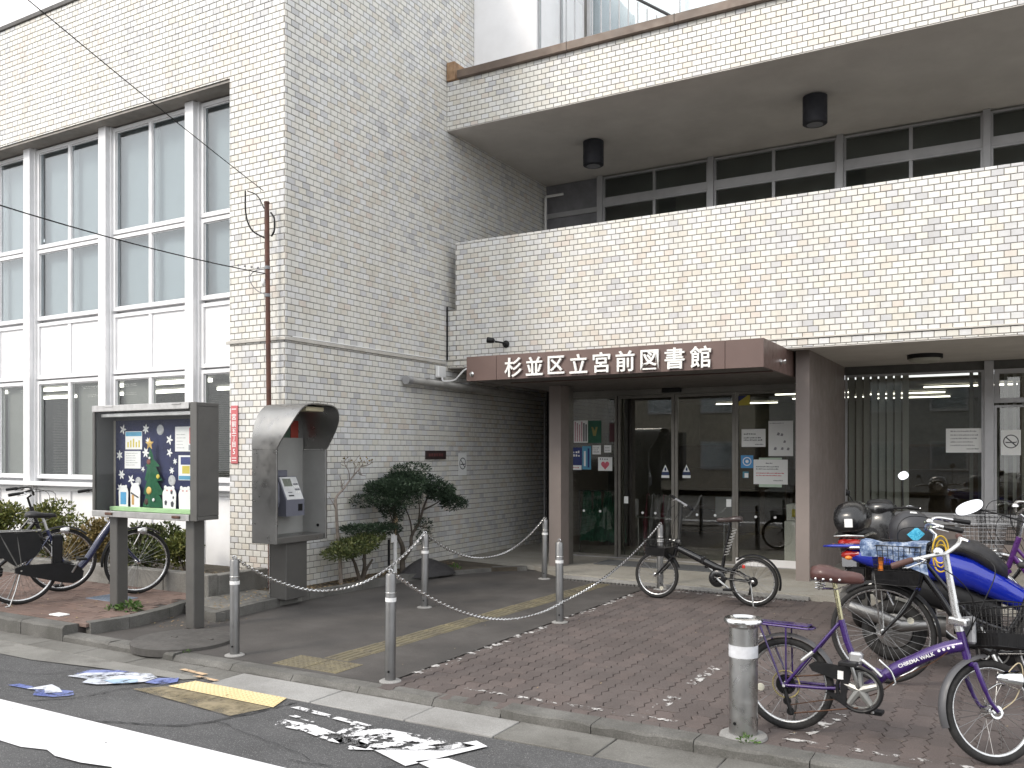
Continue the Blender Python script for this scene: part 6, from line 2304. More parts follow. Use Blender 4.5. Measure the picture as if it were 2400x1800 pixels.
def handlebar(root, pts, M, mat, grip_mat, r=0.011, levers=True, bell=True, grip=0.10):
    q = bez(pts, 6)
    h = MB(M).tube(q, r, 10).build('handlebar', mat, root, 60)
    for e in (0, -1):
        a = Vector(q[e])
        d = (Vector(q[1 if e == 0 else -2]) - a).normalized()
        MB(M).tube([a - d * .01, a, a + d * grip * .9, a + d * grip], [.014, .0165, .0155, .013], 10).build('grip', grip_mat, h, 60)
        if levers:
            o = a + d * (grip + .03)
            f = Vector((0.045, 0, -0.012))
            MB(M).tube([o, o + f * .8, o + f - d * .03, o + f * 1.15 - d * .11], [.008, .007, .005, .004], 6).build('brake_lever', CHROME, h, 40)
    if bell:
        o = Vector(q[len(q) // 2 + 5])
        MB(M).lathe([(.026, 0), (.024, .014), (.012, .024), (0, .026)], 14, (o.x, o.y, o.z + .012)).build('bell', CHROME, h, 60)
    return h


def steer(p0, p1, ang):
    """turn about the steering axis p0-p1 (x, z)"""
    a, c = Vector((p0[0], 0, p0[1])), Vector((p1[0], 0, p1[1]))
    ax = (c - a).normalized()
    return Matrix.Translation(a) @ Matrix.Rotation(ang, 4, ax) @ Matrix.Translation(-a)


def cables(root, paths, mat=BLACK, M=None, r=0.0028):
    b = MB(M)
    for p in paths:
        b.tube(bez(p, 6), r, 5)
    return b.build('cables', mat, root, 40)


def kick_stand(root, x, r, mat=STEEL, double=True):
    b = MB()
    if double:
        for s in (-1, 1):
            b.tube([(x, s * .05, r), (x - .05, s * .09, r * .45), (x - .10, s * .11, .012), (x - .14, s * .11, .006)], .007, 6)
        b.tube([(x - .10, -.11, .012), (x - .10, .11, .012)], .006, 6)
    else:
        b.tube([(x, .05, r), (x - .05, .13, .02), (x - .09, .15, .008)], .008, 6)
    return b.build('kick_stand', mat, root, 40)


def rack(root, x0, x1, z, axle, mat, plate=None):
    b = MB()
    w = .055
    b.tube([(x0, -w, z), (x1, -w, z - .005), (x1 + .02, -w * .5, z - .005), (x1 + .02, w * .5, z - .005), (x1, w, z - .005), (x0, w, z), (x0 - .02, w * .5, z), (x0 - .02, -w * .5, z)], .006, 6, closed=True)
    for k in range(4):
        x = x0 + (x1 - x0) * (k + .5) / 4
        b.tube([(x, -w, z - .002), (x, w, z - .002)], .004, 5)
    for s in (-1, 1):
        b.tube([(x0 + .05, s * w, z), (axle[0] - .01, s * .065, axle[1])], .006, 6)
        b.tube([(x0 + .20, s * w, z), (axle[0] + .01, s * .065, axle[1])], .005, 6)
    o = b.build('rear_rack', mat, root, 40)
    if plate:
        MB().bbox(x0, x1, -w, w, z + .004, z + .012, .003).build('rack_plate', plate, o, 0)
    return o


LEATHER = mk('brown_leather', (0.075, 0.030, 0.026), 0.42, var=0.2, scale=14, coat=0.15, dirt=(0.03, 0.015, 0.013), dirt_amt=0.4)
BROWN_G = mk('brown_grip', (0.085, 0.04, 0.032), 0.6)
BLACKV = mk('black_vinyl', (0.015, 0.0145, 0.016), 0.55, var=0.2, scale=14, dirt=(0.06, 0.055, 0.055), dirt_amt=0.4)
PURPLE = mk('purple_enamel', (0.034, 0.008, 0.115), 0.28, 0.15, var=0.12, scale=10, coat=0.6, dirt=(0.05, 0.03, 0.09), dirt_amt=0.3)
VIOLET = mk('violet_enamel', (0.10, 0.025, 0.17), 0.3, 0.1, var=0.12, scale=10, coat=0.5)
BLUE_E = mk('blue_enamel', (0.012, 0.04, 0.42), 0.22, 0.1, var=0.1, scale=8, coat=0.8)
NAVY_E = mk('navy_enamel', (0.022, 0.028, 0.075), 0.25, 0.1, var=0.1, scale=8, coat=0.7)
BLACK_E = mk('black_enamel', (0.007, 0.007, 0.008), 0.25, 0.0, var=0.2, scale=8, coat=0.3)
SILVER = mk('silver_paint', (0.62, 0.62, 0.62), 0.28, 0.8, var=0.08)
RUST_C = mk('rusty_chain', (0.10, 0.05, 0.03), 0.6, 0.6, var=0.3, scale=40)
MATT_G = mk('grey_mudguard', (0.075, 0.075, 0.08), 0.4, var=0.1)
I4 = Matrix.Identity(4)

# ------------------------------------------------------------------ purple folding bicycle in front
pb = empty('folding_bicycle', 'purple folding bicycle with a brown saddle and black wire basket, nearest the street', 'bicycle', (-1.122, 5.05, 0), R(-3.5), None, R(-3))
r = 0.255
fx = 1.02
HT, HB = (0.862, .66), (0.905, .50)
MS = steer(HT, HB, R(-42))
wheel(pb, 0, r, r, I4, 0.021, 28, ref=R(195))
wheel(pb, fx, r, r, MS, 0.021, 28, dynamo=True)
b = MB()
b.tube(bez([(.525, 0, .375), (.60, 0, .43), (.72, 0, .505), (.81, 0, .55), (.885, 0, .575)], 6), [.037] * 8 + [.034] * 17, 14)          # bowed main beam
b.tube([(.862, 0, .665), (.905, 0, .495)], .021, 14)                                           # head tube
b.tube([(.54, 0, .40), (.47, 0, .33), (.40, 0, .285)], .026, 12)                                # below the hinge
b.tube(bez([(.50, 0, .385), (.43, 0, .40), (.365, 0, .435)], 5), .012, 8)
b.tube([(.285, 0, .64), (.315, 0, .53), (.355, 0, .43)], .018, 12)                              # seat tube
b.lathe([(.026, -.035), (.026, .035)], 14, (.395, 0, .285), (0, 1, 0))
for s in (-1, 1):
    b.tube([(.275, s * .012, .62), (.14, s * .045, .44), (.0, s * .062, r)], .009, 8)
    b.tube([(.385, s * .02, .285), (.2, s * .05, .265), (.0, s * .062, r)], .0095, 8)
fr = b.build('frame', PURPLE, pb, 60)
MB().bbox(.33, .40, -.03, .03, .405, .475, .012).build('pivot_plate', SILVER, fr, 0)
MB().tube(bez([(.49, -.045, .455), (.52, -.05, .43), (.55, -.045, .40), (.57, -.042, .345), (.56, -.04, .33)], 5), .006, 7).build('hinge_lever', CHROME, fr, 60)
MB().tube([(.40, -.03, .44), (.46, -.03, .40), (.50, -.03, .365)], .010, 8).tube([(.15, -.05, .455), (.09, -.055, .40)], .012, 8).build('silver_stay', SILVER, fr, 60)
b = MB()
for k, x_ in enumerate((.775, .797, .819, .841)):
    b.lathe([(.0075, 0), (.006, .002), (0, .002)], 10, (x_, -.0345, .535 + k * .0095), (0, -1, .05))
b.build('white_dots', WHITE, fr, 0)
me = text_mb('CHIREMA WALK', .026, .0015, 0.0004, UPR)
me.transform(Matrix.Rotation(R(-27.5), 4, 'Y'))
me.transform(Matrix.Translation((.668, -.0365, .474)))
put_mesh('frame_lettering', me, WHITE, fr)
b = MB(MS)
b.tube([(.895, 0, .53), (.910, 0, .475)], .017, 12)
b.tube([(.908, -.055, .478), (.908, .055, .478)], .014, 10)
for s in (-1, 1):
    b.tube(bez([(.908, s * .050, .478), (.935, s * .056, .40), (.975, s * .056, .31), (fx, s * .056, r)], 5), [.013] * 8 + [.010] * 8, 10)
b.build('fork', PURPLE, pb, 60)
MH = steer(HT, HB, R(28))
b = MB(MH)
b.tube([(.862, 0, .70), (.848, 0, .735), (.805, 0, 1.03)], [.019, .019, .016], 12)
b.bbox(.815, .915, -.024, .024, .672, .712, .008)
b.lathe([(.023, 0), (.023, .03)], 14, (.868, 0, .642), (-.24, 0, .97))
b.build('stem', SILVER, pb, 60)
MHL = MH @ Matrix.Translation((.805, 0, 1.03)) @ Matrix.Rotation(R(9), 4, 'X') @ Matrix.Translation((-.805, 0, -1.03))
handlebar(pb, [(.70, .275, 1.04), (.76, .20, 1.055), (.815, .09, 1.055), (.806, 0, 1.035), (.815, -.09, 1.055), (.76, -.20, 1.055), (.70, -.275, 1.04)], MHL, SILVER, BROWN_G)
saddle(pb, .255, .905, LEATHER, .28, .21, True, True, .046)
MB().cyl((.288, 0, .625), (.245, 0, .85), .0135, n=12).build('seat_post', mk('dull_gold_metal', (0.45, 0.42, 0.27), 0.25, 1.0, var=0.15, scale=20), pb)
cs = crankset(pb, .395, .285, mk('grey_plastic_ring', (0.26, 0.26, 0.25), 0.4, 0.4), .095, -1, 106, False, .15, .017)
b = MB()
prof = []
b.ring((.395, -.058, .285), .113, .010, (0, 1, 0), 40, 8)
b.prism([(.36, .40), (.16, .405), (.13, .385), (.15, .355), (.30, .32), (.30, .25), (.22, .25), (.27, .22), (.33, .185), (.33, .25)], lambda a, c: (a, -.050, c), lambda a, c: (a, -.068, c))
cg = b.build('chain_guard', BLACK, pb, 40)
MB().box(.285, .315, -.0695, -.0685, .33, .375).build('white_label', WHITE, cg, 0)
b = MB()
b.lathe([(.055, -.004), (.055, .004)], 20, (0, -.035, r), (0, 1, 0))
b.lathe([(.042, -.004), (.042, .004)], 20, (0, -.043, r), (0, 1, 0))
b.tube([(.0, -.055, r - .02), (.02, -.06, r - .09), (.04, -.06, r - .15)], .012, 8)
b.lathe([(.022, -.004), (.022, .004)], 12, (.015, -.058, r - .085), (0, 1, 0))
b.lathe([(.022, -.004), (.022, .004)], 12, (.035, -.058, r - .14), (0, 1, 0))
b.build('rear_gears', BLACK, pb, 40)
MB().tube([(.0, -.043, r + .042), (.39, -.055, .375)], .004, 5).tube([(.04, -.058, r - .15), (.39, -.055, .19)], .004, 5).build('chain', RUST_C, pb, 40)
MB().ring((0, -.03, r), .075, .004, (0, 1, 0), 24, 6).build('spoke_guard', mk('yellowed_plastic', (0.40, 0.33, 0.14), 0.4), pb, 40)
mudguard(pb, 0, r, r, 25, 175, I4, MATT_G)
mudguard(pb, fx, r, r, 95, 200, MS, MATT_G)
rack(pb, -.20, .12, .58, (0, r), PURPLE, PURPLE)
MB().bbox(-.245, -.225, -.04, .04, .50, .545, .004).build('rear_reflector', ORANGE, pb, 0)
wire_basket(pb, (1.09, .0, .575), (.27, .34), (.22, .27), .22, BLACK, 9, 11, 6, MS, .0022, .30)
MB(MS).bbox(.905, .93, -.05, .05, .58, .72, .01).build('basket_bracket', GREYP, pb, 0)
b = MB(MS)
b.lathe([(.0, -.06), (.018, -.055), (.036, -.01), (.046, .04), (.048, .05), (.040, .054), (0, .056)], 18, (1.045, -.10, .42), (1, 0, -.08))
b.tube([(.965, -.06, .36), (1.0, -.08, .39), (1.03, -.10, .40)], .006, 6)
lp = b.build('headlamp', CHROME, pb, 60)
b = MB(MS)
b.tube(bez([(1.0, -.1, .40), (1.09, -.12, .50), (1.12, -.11, .44), (1.09, -.09, .33), (1.03, -.07, .27)], 6), .003, 5)
b.build('lamp_wire', mk('beige_wire', (0.45, 0.38, 0.25), 0.5), pb, 40)
cables(pb, [[(.74, -.22, 1.03), (.92, -.16, .98), (.98, -.06, .84), (.93, 0, .66)], [(.74, .22, 1.03), (.95, .18, .96), (.97, .05, .80), (.88, .02, .60)]], BLACK, MH, .003)
cables(pb, [[(.86, -.02, .58), (.75, -.036, .475), (.60, -.038, .38), (.45, -.03, .26), (.2, -.06, .20), (.03, -.062, .15)]], RUST_C)
kick_stand(pb, .05, r, STEEL, False)

# ------------------------------------------------------------------ black folding bicycle before the doors
kb = empty('folding_bicycle', 'black folding bicycle with a small front basket, alone before the entrance doors', 'bicycle', (-2.311, 8.92, 0), R(180), None, R(1))
r, fx = 0.25, 1.036
HT, HB = (.80, .57), (.87, .42)
wheel(kb, 0, r, r, I4, 0.021, 28, spoke_mat=WIRE)
wheel(kb, fx, r, r, steer(HT, HB, R(4)), 0.021, 28, ref=R(250))
b = MB()
b.tube([(.795, 0, .545), (.56, 0, .445), (.40, 0, .375), (.27, 0, .335)], [.034, .038, .038, .028], 14)
b.tube([(.80, 0, .595), (.835, 0, .46)], .021, 12)
b.tube([(.305, 0, .47), (.325, 0, .35), (.352, 0, .27)], .019, 12)
b.tube([(.42, 0, .365), (.40, 0, .32), (.37, 0, .285)], .014, 10)
b.lathe([(.024, -.034), (.024, .034)], 14, (.36, 0, .262), (0, 1, 0))
for s in (-1, 1):
    b.tube([(.27, s * .015, .35), (.16, s * .05, .335), (.0, s * .06, r)], .009, 8)
    b.tube([(.35, s * .02, .262), (.0, s * .06, r)], .009, 8)
    b.tube([(.235, s * .02, .345), (.15, s * .05, .385), (.125, s * .05, .38)], .007, 8)
fr = b.build('frame', BLACK_E, kb, 60)
MB().bbox(.50, .545, -.04, .04, .40, .475, .01).build('hinge_clamp', BLACK_E, fr, 0)
b = MB()
for i in range(5):
    b.quad((.745 - i * .014, .0318, .522 - i * .0062), (.735 - i * .014, .0318, .518 - i * .0062), (.735 - i * .014, .0318, .532 - i * .0062), (.745 - i * .014, .0318, .536 - i * .0062))
b.build('white_lettering', WHITE, fr, 0)
MKS = steer(HT, HB, R(4))
b = MB(MKS)
b.tube([(.83, -.05, .455), (.83, .05, .455)], .013, 10)
for s in (-1, 1):
    b.tube([(.835, s * .050, .46), (.90, s * .055, .38), (1.0, s * .055, .27), (fx - .0, s * .055, r)], [.012, .011, .010, .009], 10)
b.build('fork', BLACK_E, kb, 60)
b = MB(MKS)
b.tube([(.80, 0, .60), (.79, 0, .63), (.765, 0, 1.03)], [.020, .018, .016], 12)
b.bbox(.765, .83, -.026, .026, .59, .64, .008)
b.build('stem', mk('dark_grey_stem', (0.03, 0.03, 0.03), 0.35, 0.3), kb, 60)
handlebar(kb, [(.575, .185, .965), (.665, .09, .995), (.767, 0, 1.028), (.865, -.09, 1.06), (.955, -.185, 1.09)], MKS, GREYP, BLACK, .012, True, False, .12)
saddle(kb, .245, .895, mk('dark_brown_vinyl', (0.045, 0.032, 0.03), 0.35, var=0.2, coat=0.3), .27, .15, False)
MB().tube([(.31, 0, .45), (.235, 0, .86)], .0145, 12).build('seat_post', BLACK_E, kb)
b = MB()
pts = []
for i in range(120):
    t = i / 119
    a = t * 2 * math.pi * 9
    pts.append((.285 - .09 * t + .022 * math.cos(a), .022 * math.sin(a), .50 + .28 * t))
b.tube(pts, .0045, 5)
b.build('coiled_lock', mk('grey_coil', (0.30, 0.30, 0.29), 0.4), kb, 40)
crankset(kb, .36, .262, BLACK_E, .085, 1, 215, True)
b = MB()
b.lathe([(.05, -.004), (.05, .004)], 18, (0, .035, r), (0, 1, 0))
b.lathe([(.038, -.004), (.038, .004)], 18, (0, .043, r), (0, 1, 0))
b.tube([(.0, .055, r - .02), (.02, .06, r - .08), (.03, .06, r - .13)], .012, 8)
b.build('rear_gears', BLACK, kb, 40)
MB().tube([(0, .043, r + .04), (.36, .05, .347)], .004, 5).tube([(.03, .055, r - .14), (.36, .05, .177)], .004, 5).build('chain', STEEL_D, kb, 40)
mudguard(kb, 0, r, r, 50, 195, I4, BLACK)
mudguard(kb, fx, r, r, 60, 160, MKS, BLACK)
MB().bbox(.07, .10, .06, .075, .385, .42, .004).build('red_reflector', RED, kb, 0)
wire_basket(kb, (1.0, 0, .46), (.26, .32), (.20, .26), .17, BLACK, 8, 10, 6, MKS, .002, .5)
MB(MKS).tube([(.83, 0, .62), (.90, 0, .63)], .008, 6).tube([(.82, -.05, .63), (.86, -.05, .63)], .006, 6).build('basket_bracket', STEEL, kb)
cables(kb, [[(.755, .22, 1.0), (.83, .20, .93), (.86, .08, .75), (.83, .03, .56)], [(.755, -.22, 1.0), (.84, -.16, .94), (.88, -.04, .78), (.84, 0, .58)]], BLACK, MKS, .003)
kick_stand(kb, .02, r, STEEL, False)


# ------------------------------------------------------------------ city bicycles
def city_bike(label, loc, yaw, frame_mat, r=0.335, wb=1.10, lean=0.0, turn=0.0, basket=None, bar=CHROME, grip=BLACK, tube_r=0.02, saddle_mat=BLACKV, motor=False, group=None, ref=None, mg=CHROME, fork_mat=None, bar_up=0.0, rackm=None, name='city_bicycle', saddle_x=.17, straight=False):
    o = empty(name, label, 'bicycle', loc, yaw, group, lean)
    HT, HB = (wb - .29, .90), (wb - .215, .66)
    MS = steer(HT, HB, turn)
    wheel(o, 0, r, r, I4, .019, 32, ref=ref)
    wheel(o, wb, r, r, MS, .019, 32, ref=ref)
    bb_ = (.44, .275)
    b = MB()
    b.tube([(wb - .292, 0, .905), (wb - .218, 0, .665)], .021, 12)
    b.tube(bez([(wb - .245, 0, .765), (wb - .36, 0, .60), (wb - .47, 0, .42), (bb_[0] + .08, 0, .315), (bb_[0], 0, bb_[1])], 6), tube_r, 14)
    b.tube([(bb_[0], 0, bb_[1]), (.30, 0, .52), (.235, 0, .71)], .017, 12)
    if not motor and not straight:
        b.tube(bez([(wb - .265, 0, .83), (wb - .40, 0, .66), (wb - .53, 0, .50), (.36, 0, .42)], 6), .013, 10)
    if straight:
        b.tube([(wb - .27, 0, .84), (.27, 0, .62)], .015, 10)
    b.lathe([(.026, -.036), (.026, .036)], 14, (bb_[0], 0, bb_[1]), (0, 1, 0))
    for s in (-1, 1):
        b.tube([(.255, s * .014, .65), (.13, s * .045, .48), (.0, s * .062, r)], .008, 8)
        b.tube([(bb_[0], s * .02, bb_[1]), (.0, s * .062, r)], .009, 8)
    fr = b.build('frame', frame_mat, o, 60)
    b = MB(MS)
    b.tube([(wb - .22, -.052, .645), (wb - .22, .052, .645)], .015, 10)
    for s in (-1, 1):
        b.tube(bez([(wb - .215, s * .050, .65), (wb - .15, s * .056, .52), (wb - .07, s * .056, .42), (wb, s * .056, r)], 5), [.013] * 8 + [.010] * 8, 10)
    b.build('fork', fork_mat or frame_mat, o, 60)
    b = MB(MS)
    zt = 1.03 + bar_up
    b.tube([(wb - .295, 0, .90), (wb - .325, 0, zt - .03), (wb - .29, 0, zt)], .012, 10)
    b.build('stem', bar, o, 60)
    handlebar(o, [(wb - .50, .275, zt + .03), (wb - .40, .255, zt + .045), (wb - .30, .17, zt + .06), (wb - .275, .06, zt + .01), (wb - .275, -.06, zt + .01), (wb - .30, -.17, zt + .06), (wb - .40, -.255, zt + .045), (wb - .50, -.275, zt + .03)], MS, bar, grip)
    saddle(o, saddle_x, .885, saddle_mat, .27, .21, True)
    MB().cyl((.235, 0, .70), (.19, 0, .84), .0135, n=10).build('seat_post', SILVER, o)
    crankset(o, *bb_, STEEL, .085, -1, 62)
    b = MB()
    b.prism([(.50, .345), (.36, .385), (.02, .385), (-.05, .36), (-.05, .315), (.02, .29), (.36, .19), (.46, .175), (.54, .22), (.55, .29)], lambda a, c: (a, -.052, c), lambda a, c: (a, -.074, c))
    b.build('chain_case', BLACK, o, 0)
    mudguard(o, 0, r, r, 20, 190, I4, mg)
    mudguard(o, wb, r, r, 50, 185, MS, mg)
    rack(o, -.24, .16, .715, (0, r), rackm or STEEL_D)
    kick_stand(o, .0, r, STEEL, True)
    MB().bbox(-r - .045, -r - .025, -.03, .03, r + .12, r + .17, .004).build('rear_reflector', RED, o, 0)
    if motor:
        MB().bbox(.275, .365, -.045, .045, .33, .66, .012).build('battery', BLACK, o, 0).rotation_euler = (0, 0, 0)
        MB().bbox(.268, .276, -.02, .02, .45, .60, .003).build('battery_label', WHITE, o, 0)
        MB().lathe([(.09, -.05), (.10, -.03), (.10, .03), (.09, .05)], 20, (bb_[0] - .04, 0, bb_[1] + .02), (0, 1, 0)).build('motor_housing', BLACK, o)
        b = MB()
        for s in (-1, 1):
            b.prism([(-.24, .70), (.14, .70), (.18, .56), (.12, .46), (-.05, .38), (-.2, .5)], lambda a, c, s=s: (a, s * .058, c), lambda a, c, s=s: (a, s * .061, c))
        b.build('coat_guard', BLACK, o, 0)
    if basket:
        bm, solid = basket
        bx, bz_ = (wb - .11, .69) if solid else (wb - .02, .78)
        wire_basket(o, (bx, 0, bz_), (.32, .40) if not solid else (.30, .36), (.26, .30) if not solid else (.25, .28), .26, bm, 9, 11, 8, MS, .0022 if solid else .0017, solid)
        MB(MS).tube([(wb - .15, -.08, .78), (wb - .12, -.09, .77)], .008, 6).tube([(wb, -.06, r), (wb + .02, -.10, .60), (wb + .03, -.10, .775)], .005, 6).tube([(wb, .06, r), (wb + .02, .10, .60), (wb + .03, .10, .775)], .005, 6).build('basket_stays', STEEL, o)
    cables(o, [[(wb - .42, .22, zt + .03), (wb - .16, .20, zt + .02), (wb - .12, .08, .95), (wb - .22, .02, .78)], [(wb - .42, -.22, zt + .03), (wb - .14, -.22, zt + .06), (wb - .08, -.1, .98), (wb - .2, -.03, .70)]], BLACK, MS, .003)
    lm = MB(MS)
    lm.lathe([(.0, -.05), (.02, -.045), (.036, 0), (.038, .03), (.03, .036), (0, .038)], 16, (wb + .02, -.085, .66), (1, 0, -.1))
    lm.tube([(wb - .06, -.07, .52), (wb - .02, -.08, .60), (wb, -.085, .65)], .006, 6)
    lm.build('headlamp', SILVER, o, 60)
    return o


BIG = R(180)
blue = city_bike('black city bicycle with cloth in its basket, just behind the purple folding bicycle', (.31, 6.39, 0), BIG, BLACK_E, .335, 1.10, R(-2), R(2), (BLACK, .35), CHROME, BLACK, .02, BLACKV, False, None, R(150), BLACK, BLACK_E, 0.02)
viol = city_bike('violet city bicycle with a silver wire basket, behind the blue scooter', (.80, 7.85, 0), BIG, VIOLET, .33, 1.08, R(-3), R(-10), (WIRE, 0), CHROME, BLACK, .019, BLACKV, False, None, None, CHROME, None, 0.06)
dark = city_bike('black city bicycle with a dark mesh basket, farthest back beside the window', (.95, 8.70, 0), BIG, BLACK_E, .335, 1.10, R(-3), R(8), (BLACK, 0), CHROME, BLACK, .019, BLACKV, False, None, None, CHROME, None, 0.08)
yawA = math.atan2(.933, .384)
navy = city_bike('navy step-through electric bicycle parked beside the notice case', (-8.345, 4.985, SWZ), yawA, NAVY_E, .335, 1.08, R(2), R(-3), None, BLACK, BLACK, .034, BLACKV, True, None, R(200), BLACK, None, 0.0)
blk = city_bike('black city bicycle behind the navy electric one, handlebars over the shrubs', (-9.17, 4.66, SWZ), yawA, BLACK_E, .335, 1.10, R(2), R(6), None, BLACK, BLACK, .02, BLACKV, False, None, R(120), BLACK, None, 0.0, BLACK)

# things in and on the blue bicycle: patterned cloth, yellow cable lock
cl = MB()
n = 12
vs = []
for i in range(n + 1):
    for k in range(n + 1):
        u, v = i / n, k / n
        x = -.90 + .40 * u
        if v < .5:
            y, z = 6.36 - .10 * (v / .5), .965 + .016 * math.sin(6 * u + 2) - .02 * (u - .5) ** 2
        else:
            w_ = (v - .5) / .5
            y, z = 6.26 - .055 - .012 * math.sin(9 * u), .97 - w_ * (.10 + .16 * max(0, u - .35))
        vs.append((x + .01 * math.sin(7 * v), y + .012 * math.sin(11 * u + 4 * v), z))
cl.add(vs, [(i * (n + 1) + k, i * (n + 1) + k + 1, (i + 1) * (n + 1) + k + 1, (i + 1) * (n + 1) + k) for i in range(n) for k in range(n)])
mcl, nt, p = new_mat('blue_patterned_cloth')
co = coords(nt)
nt.links.new(ramp(nt, noise(nt, co, 22, 5, 0.7), [(0.36, (0.03, 0.055, 0.13)), (0.50, (0.14, 0.20, 0.33)), (0.62, (0.42, 0.48, 0.58))]).outputs[0], p.inputs['Base Color'])
p.inputs['Roughness'].default_value = 0.9
tag(cl.build('patterned_cloth', mcl, None, 60), 'blue and white patterned cloth draped over the black basket of the city bicycle', 'cloth')
tag(MB().bbox(-.80, -.77, 6.25, 6.31, .73, .90, .004).build('orange_packet', ORANGE, None, 0), 'orange packet standing in the black basket behind the brown saddle', 'packet')
lk = MB()
for k in range(3):
    pts = []
    for i in range(26):
        a = 2 * math.pi * i / 26
        pts.append((-.425 + .045 * math.cos(a) * (1 if k != 1 else .7), 6.22 + .02 * k + .02 * math.sin(a), .935 + .085 * math.sin(a) - .03 * k))
    lk.tube(pts, .0055, 6, closed=True)
tag(lk.build('yellow_cable_lock', mk('yellow_plastic_cable', (0.62, 0.40, 0.03), 0.4), None, 60), 'yellow looped cable lock hanging from the handlebar of the black city bicycle', 'cable lock')

# ================================================================== SCOOTERS
BLUE_S = mk('blue_scooter_body', (0.006, 0.018, 0.30), 0.2, 0.1, var=0.08, scale=6, coat=0.8)
BLK_S = mk('black_scooter_body', (0.012, 0.012, 0.013), 0.25, 0.0, var=0.15, scale=6, coat=0.25)
MIRROR = mk('mirror_glass', (0.9, 0.9, 0.92), 0.03, 1.0, var=0.01)
REDL = mk('red_lens', (0.32, 0.015, 0.012), 0.15, var=0.05, coat=0.6)


def scooter(name, label, loc, yaw, body, seat_mat, lean=0.0, long=False):
    """local: +x forward, rear wheel at x = 0; body panels lofted along x"""
    o = empty(name, label, 'scooter', loc, yaw, None, lean)
    rw = .225
    for x in (0, 1.17):
        b = MB()
        b.ring((x, 0, rw), rw - .05, .05, (0, 1, 0), 40, 12, .95)
        w = b.build('wheel', RUBBER, o, 60)
        MB().lathe([(.03, -.05), (.125, -.03), (.13, 0), (.125, .03), (.03, .05)], 24, (x, 0, rw), (0, 1, 0)).build('rim', STEEL_D, w, 40)
    if long:
        MB().loft([(-.34, 0, .785, .05, .03), (-.28, 0, .775, .09, .05), (-.12, 0, .755, .13, .085), (.08, 0, .735, .155, .115), (.30, 0, .735, .165, .13), (.52, 0, .675, .165, .125), (.72, 0, .575, .16, .105), (.90, 0, .475, .15, .085), (1.02, 0, .41, .13, .06)], 22, 2.8).build('rear_body', body, o, 60)
        MB().loft([(-.15, 0, .60, .11, .08), (.1, 0, .56, .13, .10), (.4, 0, .50, .13, .12), (.7, 0, .40, .12, .09)], 18, 3).build('under_cover', BLACK, o, 60)
    else:
        MB().loft([(-.32, 0, .80, .05, .03), (-.28, 0, .79, .09, .055), (-.15, 0, .74, .13, .10), (.05, 0, .66, .155, .16), (.25, 0, .58, .16, .20), (.42, 0, .50, .15, .20), (.50, 0, .42, .13, .14)], 20, 2.8).build('rear_body', body, o, 50)
    MB().loft([(.40, 0, .29, .13, .05), (.55, 0, .275, .16, .035), (.85, 0, .275, .16, .035), (.98, 0, .33, .13, .06)], 16, 4).build('floor_board', BLACK, o, 50)
    MB().loft([(.86, 0, .40, .10, .12), (.93, 0, .52, .17, .18), (1.0, 0, .62, .18, .24), (1.06, 0, .64, .15, .24), (1.11, 0, .60, .08, .16)], 20, 2.6).build('leg_shield', body, o, 50)
    MB().loft([(.92, 0, 1.0, .05, .035), (.96, 0, 1.01, .14, .06), (1.02, 0, 1.0, .16, .07), (1.08, 0, .97, .12, .055), (1.11, 0, .95, .06, .03)], 18, 2.5).build('handlebar_cowl', body, o, 50)
    MB().cyl((1.03, 0, .60), (.99, 0, .98), .035, n=12).build('steering_column', BLACK, o)
    b = MB()
    b.loft([(1.02, 0, .44, .06, .03), (1.10, 0, .47, .075, .045), (1.25, 0, .46, .075, .04), (1.36, 0, .40, .05, .03)], 14, 2.6)
    for s in (-1, 1):
        b.tube([(1.05, s * .06, .50), (1.17, s * .06, rw)], .018, 8)
    b.build('front_mudguard', body, o, 50)
    if long:
        MB().loft([(-.20, 0, .835, .10, .02), (-.05, 0, .845, .13, .035), (.15, 0, .855, .14, .035), (.32, 0, .865, .15, .045), (.46, 0, .865, .16, .065), (.56, 0, .83, .155, .085), (.66, 0, .76, .14, .085), (.74, 0, .69, .10, .06)], 22, 2.5).build('seat', seat_mat, o, 70)
    else:
        MB().loft([(-.26, 0, .85, .07, .03), (-.2, 0, .855, .12, .045), (-.02, 0, .84, .14, .06), (.16, 0, .825, .14, .06), (.28, 0, .80, .13, .065), (.42, 0, .775, .11, .06), (.52, 0, .73, .07, .035)], 20, 2.6).build('seat', seat_mat, o, 60)
    b = MB()
    b.tube([(-.30, -.12, .83), (-.10, -.15, .845), (.02, -.15, .83)], .012, 8)
    b.tube([(-.30, .12, .83), (-.10, .15, .845), (.02, .15, .83)], .012, 8)
    b.tube([(-.30, -.12, .83), (-.36, 0, .84), (-.30, .12, .83)], .012, 8)
    b.build('grab_rail', STEEL, o, 60)
    MB().loft([(-.37, 0, .77, .05, .022), (-.33, 0, .775, .09, .036), (-.24, 0, .785, .10, .036)], 16, 2.6).build('tail_lamp', REDL, o, 60)
    for s in (-1, 1):
        MB().ball((-.31, s * .13, .755), (.026, .016, .016), 10, 7).build('turn_signal', ORANGE, o)
    MB().bbox(-.345, -.337, -.06, .06, .57, .655, .003).build('number_plate', GREYP, o, 0)
    MB().bbox(-.30, -.20, -.05, .05, .44, .68, .008).build('rear_mudflap', BLACK, o, 0)
    b = MB()
    b.tube([(.28, -.13, .30), (.05, -.16, .28), (-.10, -.17, .34), (-.30, -.17, .40)], [.03, .045, .052, .04], 12)
    b.build('exhaust', STEEL_D, o, 60)
    MB().loft([(-.06, .13, .24, .05, .07), (.1, .13, .26, .055, .09), (.35, .12, .27, .05, .08)], 14, 2.6).build('engine_case', STEEL_D, o, 50)
